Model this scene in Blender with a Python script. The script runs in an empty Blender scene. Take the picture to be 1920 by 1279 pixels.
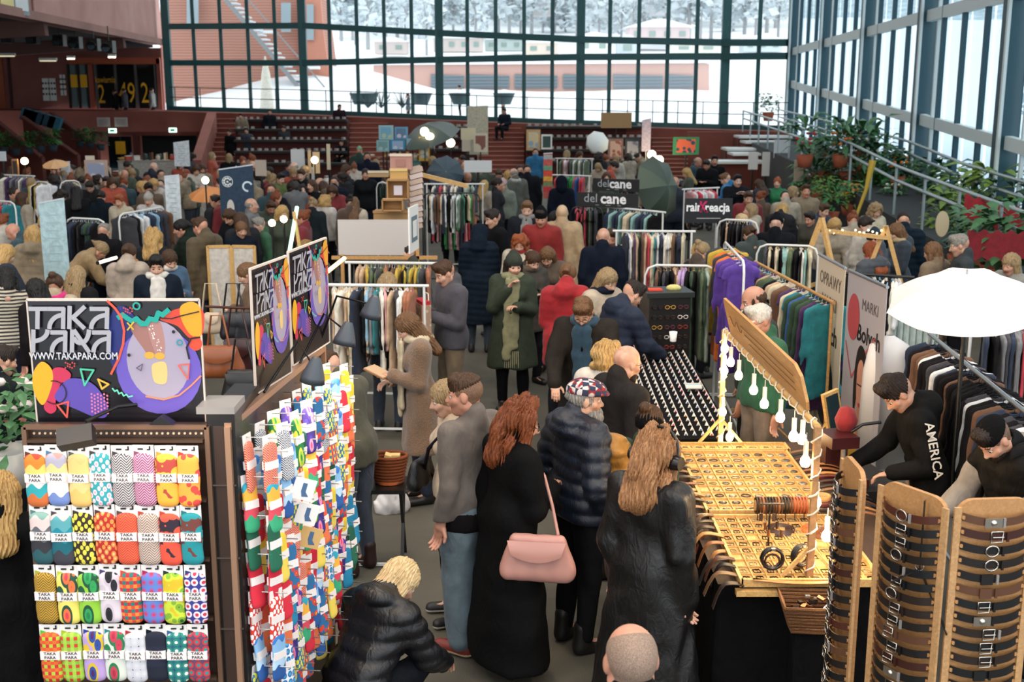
import bpy, math, random
import numpy as np
from mathutils import Vector, Matrix
S = bpy.context.scene
C = S.collection
R = math.radians
PI = math.pi
rnd = random.Random(7)
# ---------------------------------------------------------------- camera
H, PITCH, F = 3.55, R(12.1), 2200.0
cam_d = bpy.data.cameras.new('camera'); cam = bpy.data.objects.new('camera', cam_d); C.objects.link(cam)
cam.location = (0, 0, H); cam.rotation_euler = (PI/2 - PITCH, 0, 0)
cam_d.sensor_width = 36; cam_d.lens = 36*F/1920; cam_d.clip_start = .05; cam_d.clip_end = 900
S.camera = cam
cam_d.dof.use_dof = True; cam_d.dof.focus_distance = 6.6; cam_d.dof.aperture_fstop = 4.0
# ---------------------------------------------------------------- sky, sun, exposure
wd = bpy.data.worlds.new('overcast_sky'); S.world = wd; wd.use_nodes = True
wn = wd.node_tree.nodes; wl = wd.node_tree.links
bg = wn['Background']
tc = wn.new('ShaderNodeTexCoord'); sp = wn.new('ShaderNodeSeparateXYZ'); cr = wn.new('ShaderNodeValToRGB')
wl.new(tc.outputs['Generated'], sp.inputs[0]); wl.new(sp.outputs['Z'], cr.inputs[0]); wl.new(cr.outputs[0], bg.inputs[0])
cr.color_ramp.elements[0].position = 0.0; cr.color_ramp.elements[0].color = (.86, .93, 1, 1)
cr.color_ramp.elements[1].position = .6; cr.color_ramp.elements[1].color = (.96, .98, 1, 1)
bg.inputs[1].default_value = 1.9
S.view_settings.view_transform = 'Standard'; S.view_settings.look = 'None'
S.view_settings.gamma = 1; S.view_settings.use_curve_mapping = False
S.view_settings.exposure = 0.27
S.cycles.use_denoising = True
S.cycles.max_bounces = 6; S.cycles.diffuse_bounces = 3; S.cycles.glossy_bounces = 2; S.cycles.transparent_max_bounces = 12
S.cycles.transmission_bounces = 3; S.cycles.sample_clamp_indirect = 4; S.cycles.caustics_reflective = False; S.cycles.caustics_refractive = False
# ---------------------------------------------------------------- picture-to-place helpers
def ray(px, py):
    dx, dy = px - 960, 639.5 - py
    c, s = math.cos(PITCH), math.sin(PITCH)
    return Vector((dx, F*c + dy*s, dy*c - F*s))
def W(px, py, z=0.0):
    d = ray(px, py); return Vector((0, 0, H)) + d*((z - H)/d.z)
def V(px, py, Y):
    d = ray(px, py); return Vector((0, 0, H)) + d*(Y/d.y)
# ---------------------------------------------------------------- materials
def lin(c):
    if isinstance(c, str):
        c = c.lstrip('#'); c = [int(c[i:i+2], 16)/255 for i in (0, 2, 4)]
    return tuple(x/12.92 if x <= .04045 else ((x + .055)/1.055)**2.4 for x in c[:3])
_mats = {}
def newmat(name):
    m = bpy.data.materials.new(name); m.use_nodes = True
    return m, m.node_tree.nodes, m.node_tree.links, m.node_tree.nodes['Principled BSDF']
def mat(col, kind='plain', rough=.7, metal=0.0, col2=None, scale=1.0, emit=0.0):
    key = (col, kind, rough, metal, col2, scale, emit)
    if key in _mats: return _mats[key]
    m, n, l, b = newmat(kind + '_' + str(col).strip('#'))
    c = lin(col)
    b.inputs['Roughness'].default_value = rough; b.inputs['Metallic'].default_value = metal
    b.inputs['Base Color'].default_value = (*c, 1)
    if emit:
        b.inputs['Emission Color'].default_value = (*c, 1); b.inputs['Emission Strength'].default_value = emit
    if kind in ('plain', 'metal', 'glow'):
        _mats[key] = m; return m
    t = n.new('ShaderNodeTexCoord'); mp = n.new('ShaderNodeMapping'); l.new(t.outputs['Object'], mp.inputs[0])
    c2 = lin(col2) if col2 else tuple(x*.62 for x in c)
    mx = n.new('ShaderNodeMix'); mx.data_type = 'RGBA'
    mx.inputs['A'].default_value = (*c, 1); mx.inputs['B'].default_value = (*c2, 1)
    l.new(mx.outputs['Result'], b.inputs['Base Color'])
    bp = n.new('ShaderNodeBump'); l.new(bp.outputs[0], b.inputs['Normal'])
    def noise(sc, det=2, dist=0.0):
        x = n.new('ShaderNodeTexNoise'); x.inputs['Scale'].default_value = sc*scale; x.inputs['Detail'].default_value = det
        x.inputs['Distortion'].default_value = dist; l.new(mp.outputs[0], x.inputs['Vector']); return x.outputs['Fac']
    def ramp(src, a, bb):
        x = n.new('ShaderNodeMapRange'); x.inputs[1].default_value = a; x.inputs[2].default_value = bb
        l.new(src, x.inputs[0]); return x.outputs[0]
    if kind == 'fabric':
        f = noise(14); l.new(ramp(f, .35, .85), mx.inputs['Factor']); l.new(noise(230, 1), bp.inputs['Height'])
        bp.inputs['Strength'].default_value = .25; bp.inputs['Distance'].default_value = .004
        b.inputs['Sheen Weight'].default_value = .1 if max(c) > .05 else 0
        if max(c) < .03 and rough > .5: b.inputs['Specular IOR Level'].default_value = .12
        w2 = n.new('ShaderNodeTexNoise'); w2.inputs['Scale'].default_value = 9; w2.inputs['Detail'].default_value = 2; w2.inputs['Distortion'].default_value = 1.6; mp2 = n.new('ShaderNodeMapping'); mp2.inputs['Scale'].default_value = (1.6, 1.6, .8); l.new(t.outputs['Object'], mp2.inputs[0]); l.new(mp2.outputs[0], w2.inputs['Vector'])
        b2 = n.new('ShaderNodeBump'); b2.inputs['Strength'].default_value = .28; b2.inputs['Distance'].default_value = .03; l.new(w2.outputs['Fac'], b2.inputs['Height']); l.new(bp.outputs[0], b2.inputs['Normal']); l.new(b2.outputs[0], b.inputs['Normal'])
    elif kind == 'fluffy':
        f = noise(90, 3); l.new(ramp(f, .3, .8), mx.inputs['Factor']); l.new(f, bp.inputs['Height'])
        bp.inputs['Strength'].default_value = .9; bp.inputs['Distance'].default_value = .012; b.inputs['Sheen Weight'].default_value = .4
    elif kind == 'hair':
        mp.inputs['Scale'].default_value = (1, 1, .07)
        f = noise(170, 3, .6); l.new(ramp(f, .35, .7), mx.inputs['Factor']); l.new(f, bp.inputs['Height'])
        bp.inputs['Strength'].default_value = .8; bp.inputs['Distance'].default_value = .006; b.inputs['Specular IOR Level'].default_value = .35
    elif kind == 'skin':
        f = noise(16); l.new(ramp(f, .4, .8), mx.inputs['Factor']); b.inputs['Subsurface Weight'].default_value = 0
        l.new(noise(160), bp.inputs['Height']); bp.inputs['Strength'].default_value = .06
    elif kind == 'stubble':
        f = noise(420, 2); l.new(ramp(f, .42, .58), mx.inputs['Factor']); l.new(f, bp.inputs['Height']); bp.inputs['Strength'].default_value = .2
        bp.inputs['Distance'].default_value = .002
    elif kind == 'wood':
        mp.inputs['Scale'].default_value = (9, 1.2, 9)
        f = noise(6, 5, 1.2); l.new(ramp(f, .3, .75), mx.inputs['Factor']); l.new(f, bp.inputs['Height']); bp.inputs['Strength'].default_value = .1
    elif kind == 'concrete':
        f = noise(.6, 5, .3); l.new(ramp(f, .3, .75), mx.inputs['Factor']); l.new(noise(25, 3), bp.inputs['Height']); bp.inputs['Strength'].default_value = .15
    elif kind == 'floor':
        f = noise(1.1, 6, .4); l.new(ramp(f, .3, .75), mx.inputs['Factor']); l.new(noise(60, 3), bp.inputs['Height']); bp.inputs['Strength'].default_value = .25
        bp.inputs['Distance'].default_value = .01
    elif kind == 'stripe':
        w = n.new('ShaderNodeTexWave'); w.bands_direction = 'Z'; w.inputs['Scale'].default_value = 9*scale; w.inputs['Distortion'].default_value = 1.2
        l.new(mp.outputs[0], w.inputs[0]); l.new(ramp(w.outputs['Fac'], .45, .6), mx.inputs['Factor'])
    elif kind == 'plaid':
        k = n.new('ShaderNodeTexChecker'); k.inputs['Scale'].default_value = 26*scale; l.new(mp.outputs[0], k.inputs[0])
        f2 = noise(22, 1); m2 = n.new('ShaderNodeMix'); m2.data_type = 'RGBA'
        m2.inputs['A'].default_value = (*lin('#8c1f22'), 1); m2.inputs['B'].default_value = (*lin('#cfc6c0'), 1)
        l.new(ramp(f2, .45, .55), m2.inputs['Factor']); l.new(m2.outputs['Result'], mx.inputs['B']); l.new(k.outputs['Fac'], mx.inputs['Factor'])
    elif kind == 'speck':
        v = n.new('ShaderNodeTexVoronoi'); v.inputs['Scale'].default_value = 40*scale; l.new(mp.outputs[0], v.inputs['Vector'])
        l.new(ramp(v.outputs['Distance'], .3, .35), mx.inputs['Factor'])
    elif kind == 'weave':
        w = n.new('ShaderNodeTexWave'); w.bands_direction = 'Z'; w.inputs['Scale'].default_value = 26*scale; w.inputs['Distortion'].default_value = 3
        w.inputs['Detail Scale'].default_value = 4
        l.new(mp.outputs[0], w.inputs[0]); l.new(w.outputs['Fac'], mx.inputs['Factor']); l.new(w.outputs['Fac'], bp.inputs['Height'])
        bp.inputs['Strength'].default_value = .8; bp.inputs['Distance'].default_value = .01
    elif kind == 'foliage':
        f = noise(30, 3); l.new(ramp(f, .3, .7), mx.inputs['Factor'])
    _mats[key] = m; return m
def glassmat(name, tint, gloss=.06):
    m = bpy.data.materials.new(name); m.use_nodes = True; n = m.node_tree.nodes; l = m.node_tree.links; n.clear()
    o = n.new('ShaderNodeOutputMaterial'); mx = n.new('ShaderNodeMixShader'); t = n.new('ShaderNodeBsdfTransparent'); g = n.new('ShaderNodeBsdfGlossy')
    t.inputs[0].default_value = (*tint, 1); g.inputs['Roughness'].default_value = .02; mx.inputs[0].default_value = gloss
    l.new(t.outputs[0], mx.inputs[1]); l.new(g.outputs[0], mx.inputs[2]); l.new(mx.outputs[0], o.inputs[0]); return m
# ---------------------------------------------------------------- object helpers
def tag(o, label=None, cat=None, group=None, kind=None):
    if label: o['label'] = label
    if cat: o['category'] = cat
    if group: o['group'] = group
    if kind: o['kind'] = kind
    return o
def link(name, me, parent=None, loc=None, rot=None):
    o = bpy.data.objects.new(name, me); C.objects.link(o)
    if parent is not None: o.parent = parent
    if loc is not None: o.location = loc
    if rot is not None: o.rotation_euler = rot
    return o
def empty(name, loc=(0, 0, 0), rz=0.0, label=None, cat=None, group=None, kind=None):
    o = link(name, None, None, loc, (0, 0, rz)); o.empty_display_size = .1
    return tag(o, label, cat, group, kind)
def copytree(o, parent=None, seen=None):
    c = o.copy(); C.objects.link(c)
    if parent is not None: c.parent = parent
    for ch in o.children: copytree(ch, c)
    return c
def rot_to(d):
    return Vector((0, 0, 1)).rotation_difference(Vector(d)).to_matrix()
class M:
    """collects geometry for one mesh"""
    def __init__(s): s.v = []; s.f = []; s.mi = []; s.m = 0; s.sm = []
    def add(s, vs, fs, smooth=False):
        b = len(s.v); s.v += [tuple(v) for v in vs]
        for f in fs: s.f.append(tuple(b + i for i in f)); s.mi.append(s.m); s.sm.append(smooth)
        return s
    def box(s, c, d, rz=0.0, rot=None, taper=1.0):
        x, y, z = (q/2 for q in d); c = Vector(c)
        vs = [Vector((sx*x*(taper if sz > 0 else 1), sy*y*(taper if sz > 0 else 1), sz*z)) for sz in (-1, 1) for sx, sy in ((-1, -1), (1, -1), (1, 1), (-1, 1))]
        if rot is not None: vs = [rot @ v for v in vs]
        elif rz: m = Matrix.Rotation(rz, 3, 'Z'); vs = [m @ v for v in vs]
        return s.add([c + v for v in vs], [(3, 2, 1, 0), (4, 5, 6, 7), (0, 1, 5, 4), (1, 2, 6, 5), (2, 3, 7, 6), (3, 0, 4, 7)])
    def bar(s, a, b, w, d=None, up=(0, 0, 1)):
        a, b = Vector(a), Vector(b); d = d or w; t = b - a; L = t.length; t.normalize(); u = Vector(up)
        if abs(t.dot(u)) > .98: u = Vector((1, 0, 0))
        x = t.cross(u).normalized(); y = x.cross(t).normalized(); m = Matrix((x, y, t)).transposed()
        return s.box((a + b)/2, (w, d, L), rot=m)
    def cyl(s, a, b, r, r2=None, n=10, smooth=True, cap=True):
        a, b = Vector(a), Vector(b); r2 = r if r2 is None else r2; m = rot_to(b - a)
        vs = []
        for p, q in ((a, r), (b, r2)):
            for i in range(n): t = 2*PI*i/n; vs.append(p + m @ Vector((q*math.cos(t), q*math.sin(t), 0)))
        s.add(vs, [(i, (i + 1) % n, n + (i + 1) % n, n + i) for i in range(n)], smooth)
        if cap: s.add(vs, [tuple(range(n - 1, -1, -1)), tuple(range(n, 2*n))])
        return s
    def tube(s, pts, r, n=6, closed=False):
        pts = [Vector(p) for p in pts]; k = len(pts); vs = []; x = None
        rr = r if isinstance(r, (list, tuple)) else [r]*k
        for i, p in enumerate(pts):
            if closed: t = pts[(i + 1) % k] - pts[i - 1]
            else: t = pts[min(i + 1, k - 1)] - pts[max(i - 1, 0)]
            t.normalize()
            if x is None: x = t.orthogonal().normalized()
            x = (x - t*x.dot(t)).normalized(); y = t.cross(x)
            for j in range(n): a = 2*PI*j/n; vs.append(p + (x*math.cos(a) + y*math.sin(a))*rr[i])
        fs = []
        for i in range(k if closed else k - 1):
            i2 = (i + 1) % k
            for j in range(n): j2 = (j + 1) % n; fs.append((i*n + j, i*n + j2, i2*n + j2, i2*n + j))
        s.add(vs, fs, True)
        if not closed: s.add(vs, [tuple(range(n - 1, -1, -1)), tuple(range((k-1)*n, k*n))])
        return s
    def lathe(s, prof, c=(0, 0, 0), n=16, sx=1, sy=1, rot=None):
        vs = []
        for r, z in prof:
            for i in range(n): t = 2*PI*i/n; p = Vector((sx*r*math.cos(t), sy*r*math.sin(t), z)); vs.append(Vector(c) + (rot @ p if rot is not None else p))
        k = len(prof)
        return s.add(vs, [(a*n + i, a*n + (i + 1) % n, (a + 1)*n + (i + 1) % n, (a + 1)*n + i) for a in range(k - 1) for i in range(n)], True)
    def prism(s, pts, h, o=(0, 0, 0), ex=(1, 0, 0), ey=(0, 0, 1)):
        """2-D outline in plane (ex, ey) at o, thickened by h along ey x ex"""
        ex, ey, o = Vector(ex), Vector(ey), Vector(o); nn = ex.cross(ey).normalized()
        n = len(pts); vs = [o + ex*p[0] + ey*p[1] for p in pts]; vs += [v - nn*h for v in vs]
        ar = sum(pts[i][0]*pts[(i+1) % n][1] - pts[(i+1) % n][0]*pts[i][1] for i in range(n))
        f1, f2 = tuple(range(n)), tuple(range(2*n - 1, n - 1, -1)); sd = [(i, n + i, n + (i + 1) % n, (i + 1) % n) for i in range(n)]
        if ar < 0: f1, f2 = f1[::-1], f2[::-1]; sd = [q[::-1] for q in sd]
        return s.add(vs, [f1, f2] + sd)
    def sheet(s, fn, nu, nv, th=0.0, smooth=True):
        """surface grid; fn(u, v) -> point; th gives thickness along -normal approx"""
        P = [[Vector(fn(i/nu, j/nv)) for j in range(nv + 1)] for i in range(nu + 1)]
        vs = [p for r_ in P for p in r_]; k = nv + 1
        fs = [(i*k + j, (i + 1)*k + j, (i + 1)*k + j + 1, i*k + j + 1) for i in range(nu) for j in range(nv)]
        s.add(vs, fs, smooth)
        if th:
            ws = []
            for i in range(nu + 1):
                for j in range(nv + 1):
                    a = P[min(i + 1, nu)][j] - P[max(i - 1, 0)][j]; b = P[i][min(j + 1, nv)] - P[i][max(j - 1, 0)]
                    nn = a.cross(b); nn = nn.normalized() if nn.length > 1e-9 else Vector((0, 0, 1)); ws.append(P[i][j] - nn*th)
            s.add(ws, [f[::-1] for f in fs], smooth)
            rim = [i*k for i in range(nu + 1)] + [nu*k + j for j in range(1, nv + 1)] + [i*k + nv for i in range(nu - 1, -1, -1)] + [j for j in range(nv - 1, 0, -1)]
            nvv = len(vs); allv = vs + ws; q = len(rim)
            s.add(allv, [(rim[a], nvv + rim[a], nvv + rim[(a + 1) % q], rim[(a + 1) % q]) for a in range(q)], False)
        return s
    def ball(s, c, r, n=8, sc=(1, 1, 1)):
        c = Vector(c); prof = [(max(1e-4, math.sin(PI*i/n)), -math.cos(PI*i/n)) for i in range(n + 1)]
        k = n*2 if n < 8 else 14
        vs = [c + Vector((sc[0]*r*a*math.cos(2*PI*j/k), sc[1]*r*a*math.sin(2*PI*j/k), sc[2]*r*z)) for a, z in prof for j in range(k)]
        return s.add(vs, [(i*k + j, i*k + (j + 1) % k, (i + 1)*k + (j + 1) % k, (i + 1)*k + j) for i in range(n) for j in range(k)], True)
    def mesh(s, name, mats):
        me = bpy.data.meshes.new(name); me.from_pydata(s.v, [], s.f)
        for m in (mats if isinstance(mats, (list, tuple)) else [mats]): me.materials.append(m)
        if any(s.mi): me.polygons.foreach_set('material_index', s.mi)
        me.polygons.foreach_set('use_smooth', s.sm); me.update(); return me
    def obj(s, name, mats, parent=None, loc=None, rot=None, **k):
        return tag(link(name, s.mesh(name, mats), parent, loc, rot), **k)
def ordn(i):
    a = 'zeroth first second third fourth fifth sixth seventh eighth ninth tenth eleventh twelfth thirteenth fourteenth fifteenth sixteenth seventeenth eighteenth nineteenth twentieth'.split()
    if i <= 20: return a[i]
    return {2: 'twenty', 3: 'thirty', 4: 'forty'}[i//10] + ' ' + a[i % 10] if i % 10 else {3: 'thirtieth', 4: 'fortieth'}[i//10]
def struct(name, m, mats, parent=None):
    o = m.obj(name, mats, parent)
    if parent is None: o['kind'] = 'structure'
    return o
def textmesh(txt, size, ext=.002, bold=0.0, sx=1.0):
    cu = bpy.data.curves.new('lettering', 'FONT'); cu.body = txt; cu.size = size; cu.extrude = ext; cu.offset = bold
    cu.align_x = 'CENTER'; cu.align_y = 'CENTER'; cu.resolution_u = 2
    o = bpy.data.objects.new('lettering', cu); me = bpy.data.meshes.new_from_object(o)
    bpy.data.objects.remove(o); bpy.data.curves.remove(cu)
    if sx != 1.0: me.transform(Matrix.Diagonal((sx, 1, 1, 1)))
    return me
def lettering(txt, size, m, parent, loc, rot, ext=.0015, bold=0.0, sx=1.0, name='lettering'):
    me = textmesh(txt, size, ext, bold, sx); me.materials.clear(); me.materials.append(m)
    return link(name, me, parent, loc, rot)
def recolor(o, m, slot=0):
    o.material_slots[slot].link = 'OBJECT'; o.material_slots[slot].material = m
# ---------------------------------------------------------------- implicit surfaces
def smin(a, b, k):
    h = np.clip(.5 + .5*(b - a)/k, 0, 1); return b + (a - b)*h - k*h*(1 - h)
def smax(a, b, k): return -smin(-a, -b, k)
def cap(p, q, r0, r1=None, fl=1.0, k=.03, op='u'):     # tapered capsule; fl<1 flattens along local y
    return ('c', np.array(p, float), np.array(q, float), r0, r0 if r1 is None else r1, fl, k, op)
def ell(c, r, k=.02, op='u', rot=None):
    return ('e', np.array(c, float), np.array(r, float), rot, 0, 0, k, op)
def half(p, n, k=.01):                                   # keeps the side the normal points away from
    return ('h', np.array(p, float), np.array(n, float)/np.linalg.norm(n), 0, 0, 0, k, 'x')
def evalprim(p, X, Y, Z):
    t = p[0]
    if t == 'c':
        a, b, r0, r1, fl = p[1:6]; d = b - a
        dd = np.array([d[0], d[1]/fl, d[2]]); L = max(1e-9, dd @ dd)
        x, y, z = X - a[0], (Y - a[1])/fl, Z - a[2]
        h = np.clip((x*dd[0] + y*dd[1] + z*dd[2])/L, 0, 1)
        q = np.sqrt((x - dd[0]*h)**2 + (y - dd[1]*h)**2 + (z - dd[2]*h)**2) - (r0 + (r1 - r0)*h)
        return q*min(1, fl**.5)
    if t == 'e':
        c, r, rot = p[1:4]; x, y, z = X - c[0], Y - c[1], Z - c[2]
        if rot is not None:
            m = rot; x, y, z = (m[0][0]*x + m[1][0]*y + m[2][0]*z, m[0][1]*x + m[1][1]*y + m[2][1]*z, m[0][2]*x + m[1][2]*y + m[2][2]*z)
        q = np.sqrt((x/r[0])**2 + (y/r[1])**2 + (z/r[2])**2); return (q - 1)*float(min(r))*1.0
    n = p[2]; return (X - p[1][0])*n[0] + (Y - p[1][1])*n[1] + (Z - p[1][2])*n[2]
def bounds(prims):
    lo, hi = np.full(3, 9.), np.full(3, -9.)
    for p in prims:
        if p[7] != 'u': continue
        if p[0] == 'c': r = max(p[3], p[4]); l_ = np.minimum(p[1], p[2]) - r; h_ = np.maximum(p[1], p[2]) + r
        else:
            rr = np.full(3, p[2].max()) if p[3] is not None else p[2]; l_, h_ = p[1] - rr, p[1] + rr
        lo = np.minimum(lo, l_); hi = np.maximum(hi, h_)
    return lo, hi
def sdf(prims, res, disp=None):
    lo, hi = bounds(prims); lo = lo - 2.5*res - .012; hi = hi + 2.5*res + .012
    ax = [np.arange(lo[i], hi[i] + res, res) for i in range(3)]
    D = np.full([len(a) for a in ax], .5, dtype=np.float32)
    for p in prims:
        if p[7] == 'x':
            d = evalprim(p, ax[0][:, None, None], ax[1][None, :, None], ax[2][None, None, :]); D = smax(D, d, p[6]).astype(np.float32); continue
        pl, ph = bounds([p[:7] + ('u',)]); pad = p[6] + 2*res + .02
        s = [slice(max(0, int(np.searchsorted(ax[i], pl[i] - pad)) - 1), int(np.searchsorted(ax[i], ph[i] + pad)) + 1) for i in range(3)]
        d = evalprim(p, ax[0][s[0]][:, None, None], ax[1][s[1]][None, :, None], ax[2][s[2]][None, None, :])
        t = D[s[0], s[1], s[2]]
        D[s[0], s[1], s[2]] = smin(t, d, p[6]) if p[7] == 'u' else smax(t, -d, p[6])
    if disp is not None: D = D + disp(ax[0][:, None, None], ax[1][None, :, None], ax[2][None, None, :])
    return nets(D, ax)
_E = [(0, 1), (2, 3), (4, 5), (6, 7), (0, 2), (1, 3), (4, 6), (5, 7), (0, 4), (1, 5), (2, 6), (3, 7)]
def nets(D, ax):
    D[0] = D[-1] = .1; D[:, 0] = D[:, -1] = .1; D[:, :, 0] = D[:, :, -1] = .1
    s = D < 0; nx, ny, nz = D.shape
    cnt = np.zeros((nx-1, ny-1, nz-1), np.int8)
    for i in (0, 1):
        for j in (0, 1):
            for k in (0, 1): cnt += s[i:nx-1+i, j:ny-1+j, k:nz-1+k]
    I, J, K = np.nonzero((cnt > 0) & (cnt < 8)); N = len(I)
    idx = np.full(cnt.shape, -1, np.int64); idx[I, J, K] = np.arange(N)
    c = np.stack([D[I + (q >> 2 & 1), J + (q >> 1 & 1), K + (q & 1)] for q in range(8)], 1)
    off = np.array([[(q >> 2) & 1, (q >> 1) & 1, q & 1] for q in range(8)], float)
    acc = np.zeros((N, 3)); n = np.zeros(N)
    for a, b in _E:
        da, db = c[:, a], c[:, b]; m = (da < 0) != (db < 0); t = np.where(m, da/np.where(m, da - db, 1), 0)
        acc += np.where(m[:, None], off[a] + (off[b] - off[a])*t[:, None], 0); n += m
    acc /= n[:, None]
    vs = np.stack([a_[i_] + acc[:, q]*(a_[1] - a_[0]) for q, (a_, i_) in enumerate(zip(ax, (I, J, K)))], 1)
    fs = []
    for d in range(3):
        sl0 = [slice(None)]*3; sl1 = [slice(None)]*3; sl0[d] = slice(0, -1); sl1[d] = slice(1, None)
        a, b = s[tuple(sl0)], s[tuple(sl1)]; P = np.stack(np.nonzero(a != b), 1)
        u, w = (d + 1) % 3, (d + 2) % 3
        P = P[(P[:, u] > 0) & (P[:, w] > 0)]
        def ci(du, dw):
            q = P.copy(); q[:, u] += du; q[:, w] += dw; return idx[q[:, 0], q[:, 1], q[:, 2]]
        quad = np.stack([ci(-1, -1), ci(0, -1), ci(0, 0), ci(-1, 0)], 1)
        fl = a[P[:, 0], P[:, 1], P[:, 2]]
        quad = np.where(fl[:, None], quad, quad[:, ::-1]); fs.append(quad)
    f = np.concatenate(fs) if fs else np.zeros((0, 4), int)
    return vs, f[(f >= 0).all(1)]
def npmesh(name, parts, mats):
    """parts: list of (verts, quads, material index or array)"""
    vs = np.concatenate([p[0] for p in parts]); o = 0; fs = []; mi = []
    for p in parts:
        fs.append(p[1] + o); o += len(p[0]); mi.append(np.full(len(p[1]), p[2]) if np.isscalar(p[2]) else p[2])
    fs = np.concatenate(fs); mi = np.concatenate(mi); nf = len(fs)
    me = bpy.data.meshes.new(name); me.vertices.add(len(vs)); me.vertices.foreach_set('co', vs.astype(np.float32).ravel())
    me.loops.add(nf*4); me.loops.foreach_set('vertex_index', fs.ravel().astype(np.int32))
    me.polygons.add(nf); me.polygons.foreach_set('loop_start', np.arange(0, nf*4, 4, dtype=np.int32))
    me.polygons.foreach_set('material_index', mi.astype(np.int32)); me.polygons.foreach_set('use_smooth', np.ones(nf, bool))
    for m in mats: me.materials.append(m)
    me.update(calc_edges=True); return me
# ================================================================ the hall
BRICK = mat('#8f4f41', 'concrete', .85, col2='#6f3a30'); BRICKD = mat('#6d3228', 'concrete', .85, col2='#522419')
PINK = mat('#c39a92', 'concrete', .85, col2='#ad8078'); TEAL = mat('#123f4c', 'plain', .45); TEALD = mat('#1c4a4c', 'plain', .5)
PALE = mat('#c9d6d6', 'plain', .5); DARK = mat('#0b1012', 'plain', .6); FRAME = mat('#2c5c5e', 'plain', .5)
WHITE = mat('#e8e6e1', 'plain', .6); SNOW = mat('#f4f8fc', 'plain', .9); GLASS = glassmat('window_glass', (.74, .79, .79), .05); GLASS2 = glassmat('blue_window_glass', (.48, .60, .66), .05)
BLACK = mat('#0a0a0b', 'plain', .6); WOODL = mat('#c99a5e', 'wood', .55, col2='#a87a42'); STEEL = mat('#b9bcbc', 'metal', .3, .9)
WHM = mat('#dfe0dc', 'plain', .4); BLM = mat('#141414', 'plain', .35); CARD = mat('#b68c5c', 'concrete', .85, col2='#a67c4e')
m = M(); m.sheet(lambda u, v: (-26 + 44*u, 60*v - 6, 0), 22, 30, smooth=False)
struct('floor', m, mat('#5b574b', 'floor', .75, col2='#454138'))
BWX = [-700, 320, 572, 825, 1087, 1355, 1480]; BWY = [58.5, 56, 54, 52, 50, 48.5, 46]
def bwY(px): return float(np.interp(px, BWX, BWY))
def sil(px): return float(np.interp(px, [0, 320, 576, 826, 1086, 1350, 1480], [203, 205, 212, 222, 232, 240, 243]))
def midy(px): return float(np.interp(px, [320, 576, 820, 1087, 1355, 1480], [118, 118, 112, 107, 106, 105]))
def topy(px): return float(np.interp(px, [320, 568, 823, 1087, 1360, 1480], [50, 48, 62, 74, 80, 80]))
def BWp(px, py, off=0.0): return V(px, py, bwY(px) + off)
# main posts, transoms and thin mullions of the glazed back wall, and its panes
cols = [320, 572, 825, 1087, 1355, 1478]
win = empty('window_1'); win['kind'] = 'structure'
def at_z(p, z): return Vector((p.x, p.y, z))
m = M()
for px in cols:
    b = BWp(px, sil(px)); m.bar(at_z(b, b.z - .3), at_z(b, 11.5), .24, .34)
m.obj('mullion_post', FRAME, win)
for nm, fy, w in (('transom', topy, .26), ('transom', midy, .26), ('sill_beam', sil, .3)):
    m = M()
    for a, b in zip(cols[:-1], cols[1:]): m.bar(BWp(a, fy(a)), BWp(b, fy(b)), .3, w)
    m.obj(nm, FRAME, win)
m = M(); m.bar(at_z(BWp(320, 50), 9.2), at_z(BWp(1478, 50), 9.2), .3, .3); m.obj('transom', FRAME, win)
thin = []
for a, b, n in ((320, 572, 5), (572, 825, 5), (825, 1087, 5), (1087, 1355, 5), (1355, 1478, 2)):
    xs = [a + (b - a)*i/n for i in range(n + 1)]
    thin.append(xs)
    for x in xs[1:-1]:
        p = BWp(x, sil(x)); M().bar(p, at_z(p, 11.5), .055, .16).obj('mullion', FRAME, win)
for xs in thin:
    for x0, x1 in zip(xs[:-1], xs[1:]):
        a0, a1 = BWp(x0, sil(x0)), BWp(x1, sil(x1)); d = (a1 - a0).normalized()*.03
        zs = [(BWp(x0, sil(x0)).z, BWp(x1, sil(x1)).z), (BWp(x0, midy(x0)).z, BWp(x1, midy(x1)).z), (BWp(x0, topy(x0)).z, BWp(x1, topy(x1)).z), (9.2, 9.2), (11.5, 11.5)]
        for (z0, z1), (z2, z3) in zip(zs[:-1], zs[1:]):
            M().add([at_z(a0 + d, z0 + .1), at_z(a1 - d, z1 + .1), at_z(a1 - d, z3 - .1), at_z(a0 + d, z2 - .1)], [(0, 1, 2, 3)]).obj('pane', GLASS, win)
# brick terrace in front of the glazing: slab and front wall
tx = [-120, 60, 320, 572, 825, 1087, 1355, 1478]
m = M()
for a, b in zip(tx[:-1], tx[1:]):
    pa, pb = BWp(a, sil(a) + 1, .3), BWp(b, sil(b) + 1, .3); qa, qb = BWp(a, sil(a) + 4, -1.3), BWp(b, sil(b) + 4, -1.3)
    m.add([pa, pb, qb, qa, at_z(pa, 0), at_z(pb, 0), at_z(qb, 0), at_z(qa, 0)], [(0, 3, 2, 1), (3, 7, 6, 2)])
struct('wall_back', m, BRICK)
m = M()
for a, b in zip(tx[2:-1], tx[3:]):
    for dz in (.55, 1.0): m.bar(BWp(a, sil(a), -1) + Vector((0, 0, dz)), BWp(b, sil(b), -1) + Vector((0, 0, dz)), .035)
x = 330
while x < 1478:
    p = BWp(x, sil(x), -1); m.bar(p, p + Vector((0, 0, 1.02)), .035); x += 47
tag(m.obj('terrace_railing', mat('#3b4648', 'metal', .4, .6)), 'thin dark railing along the terrace before the glazed back wall', 'railing')
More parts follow.
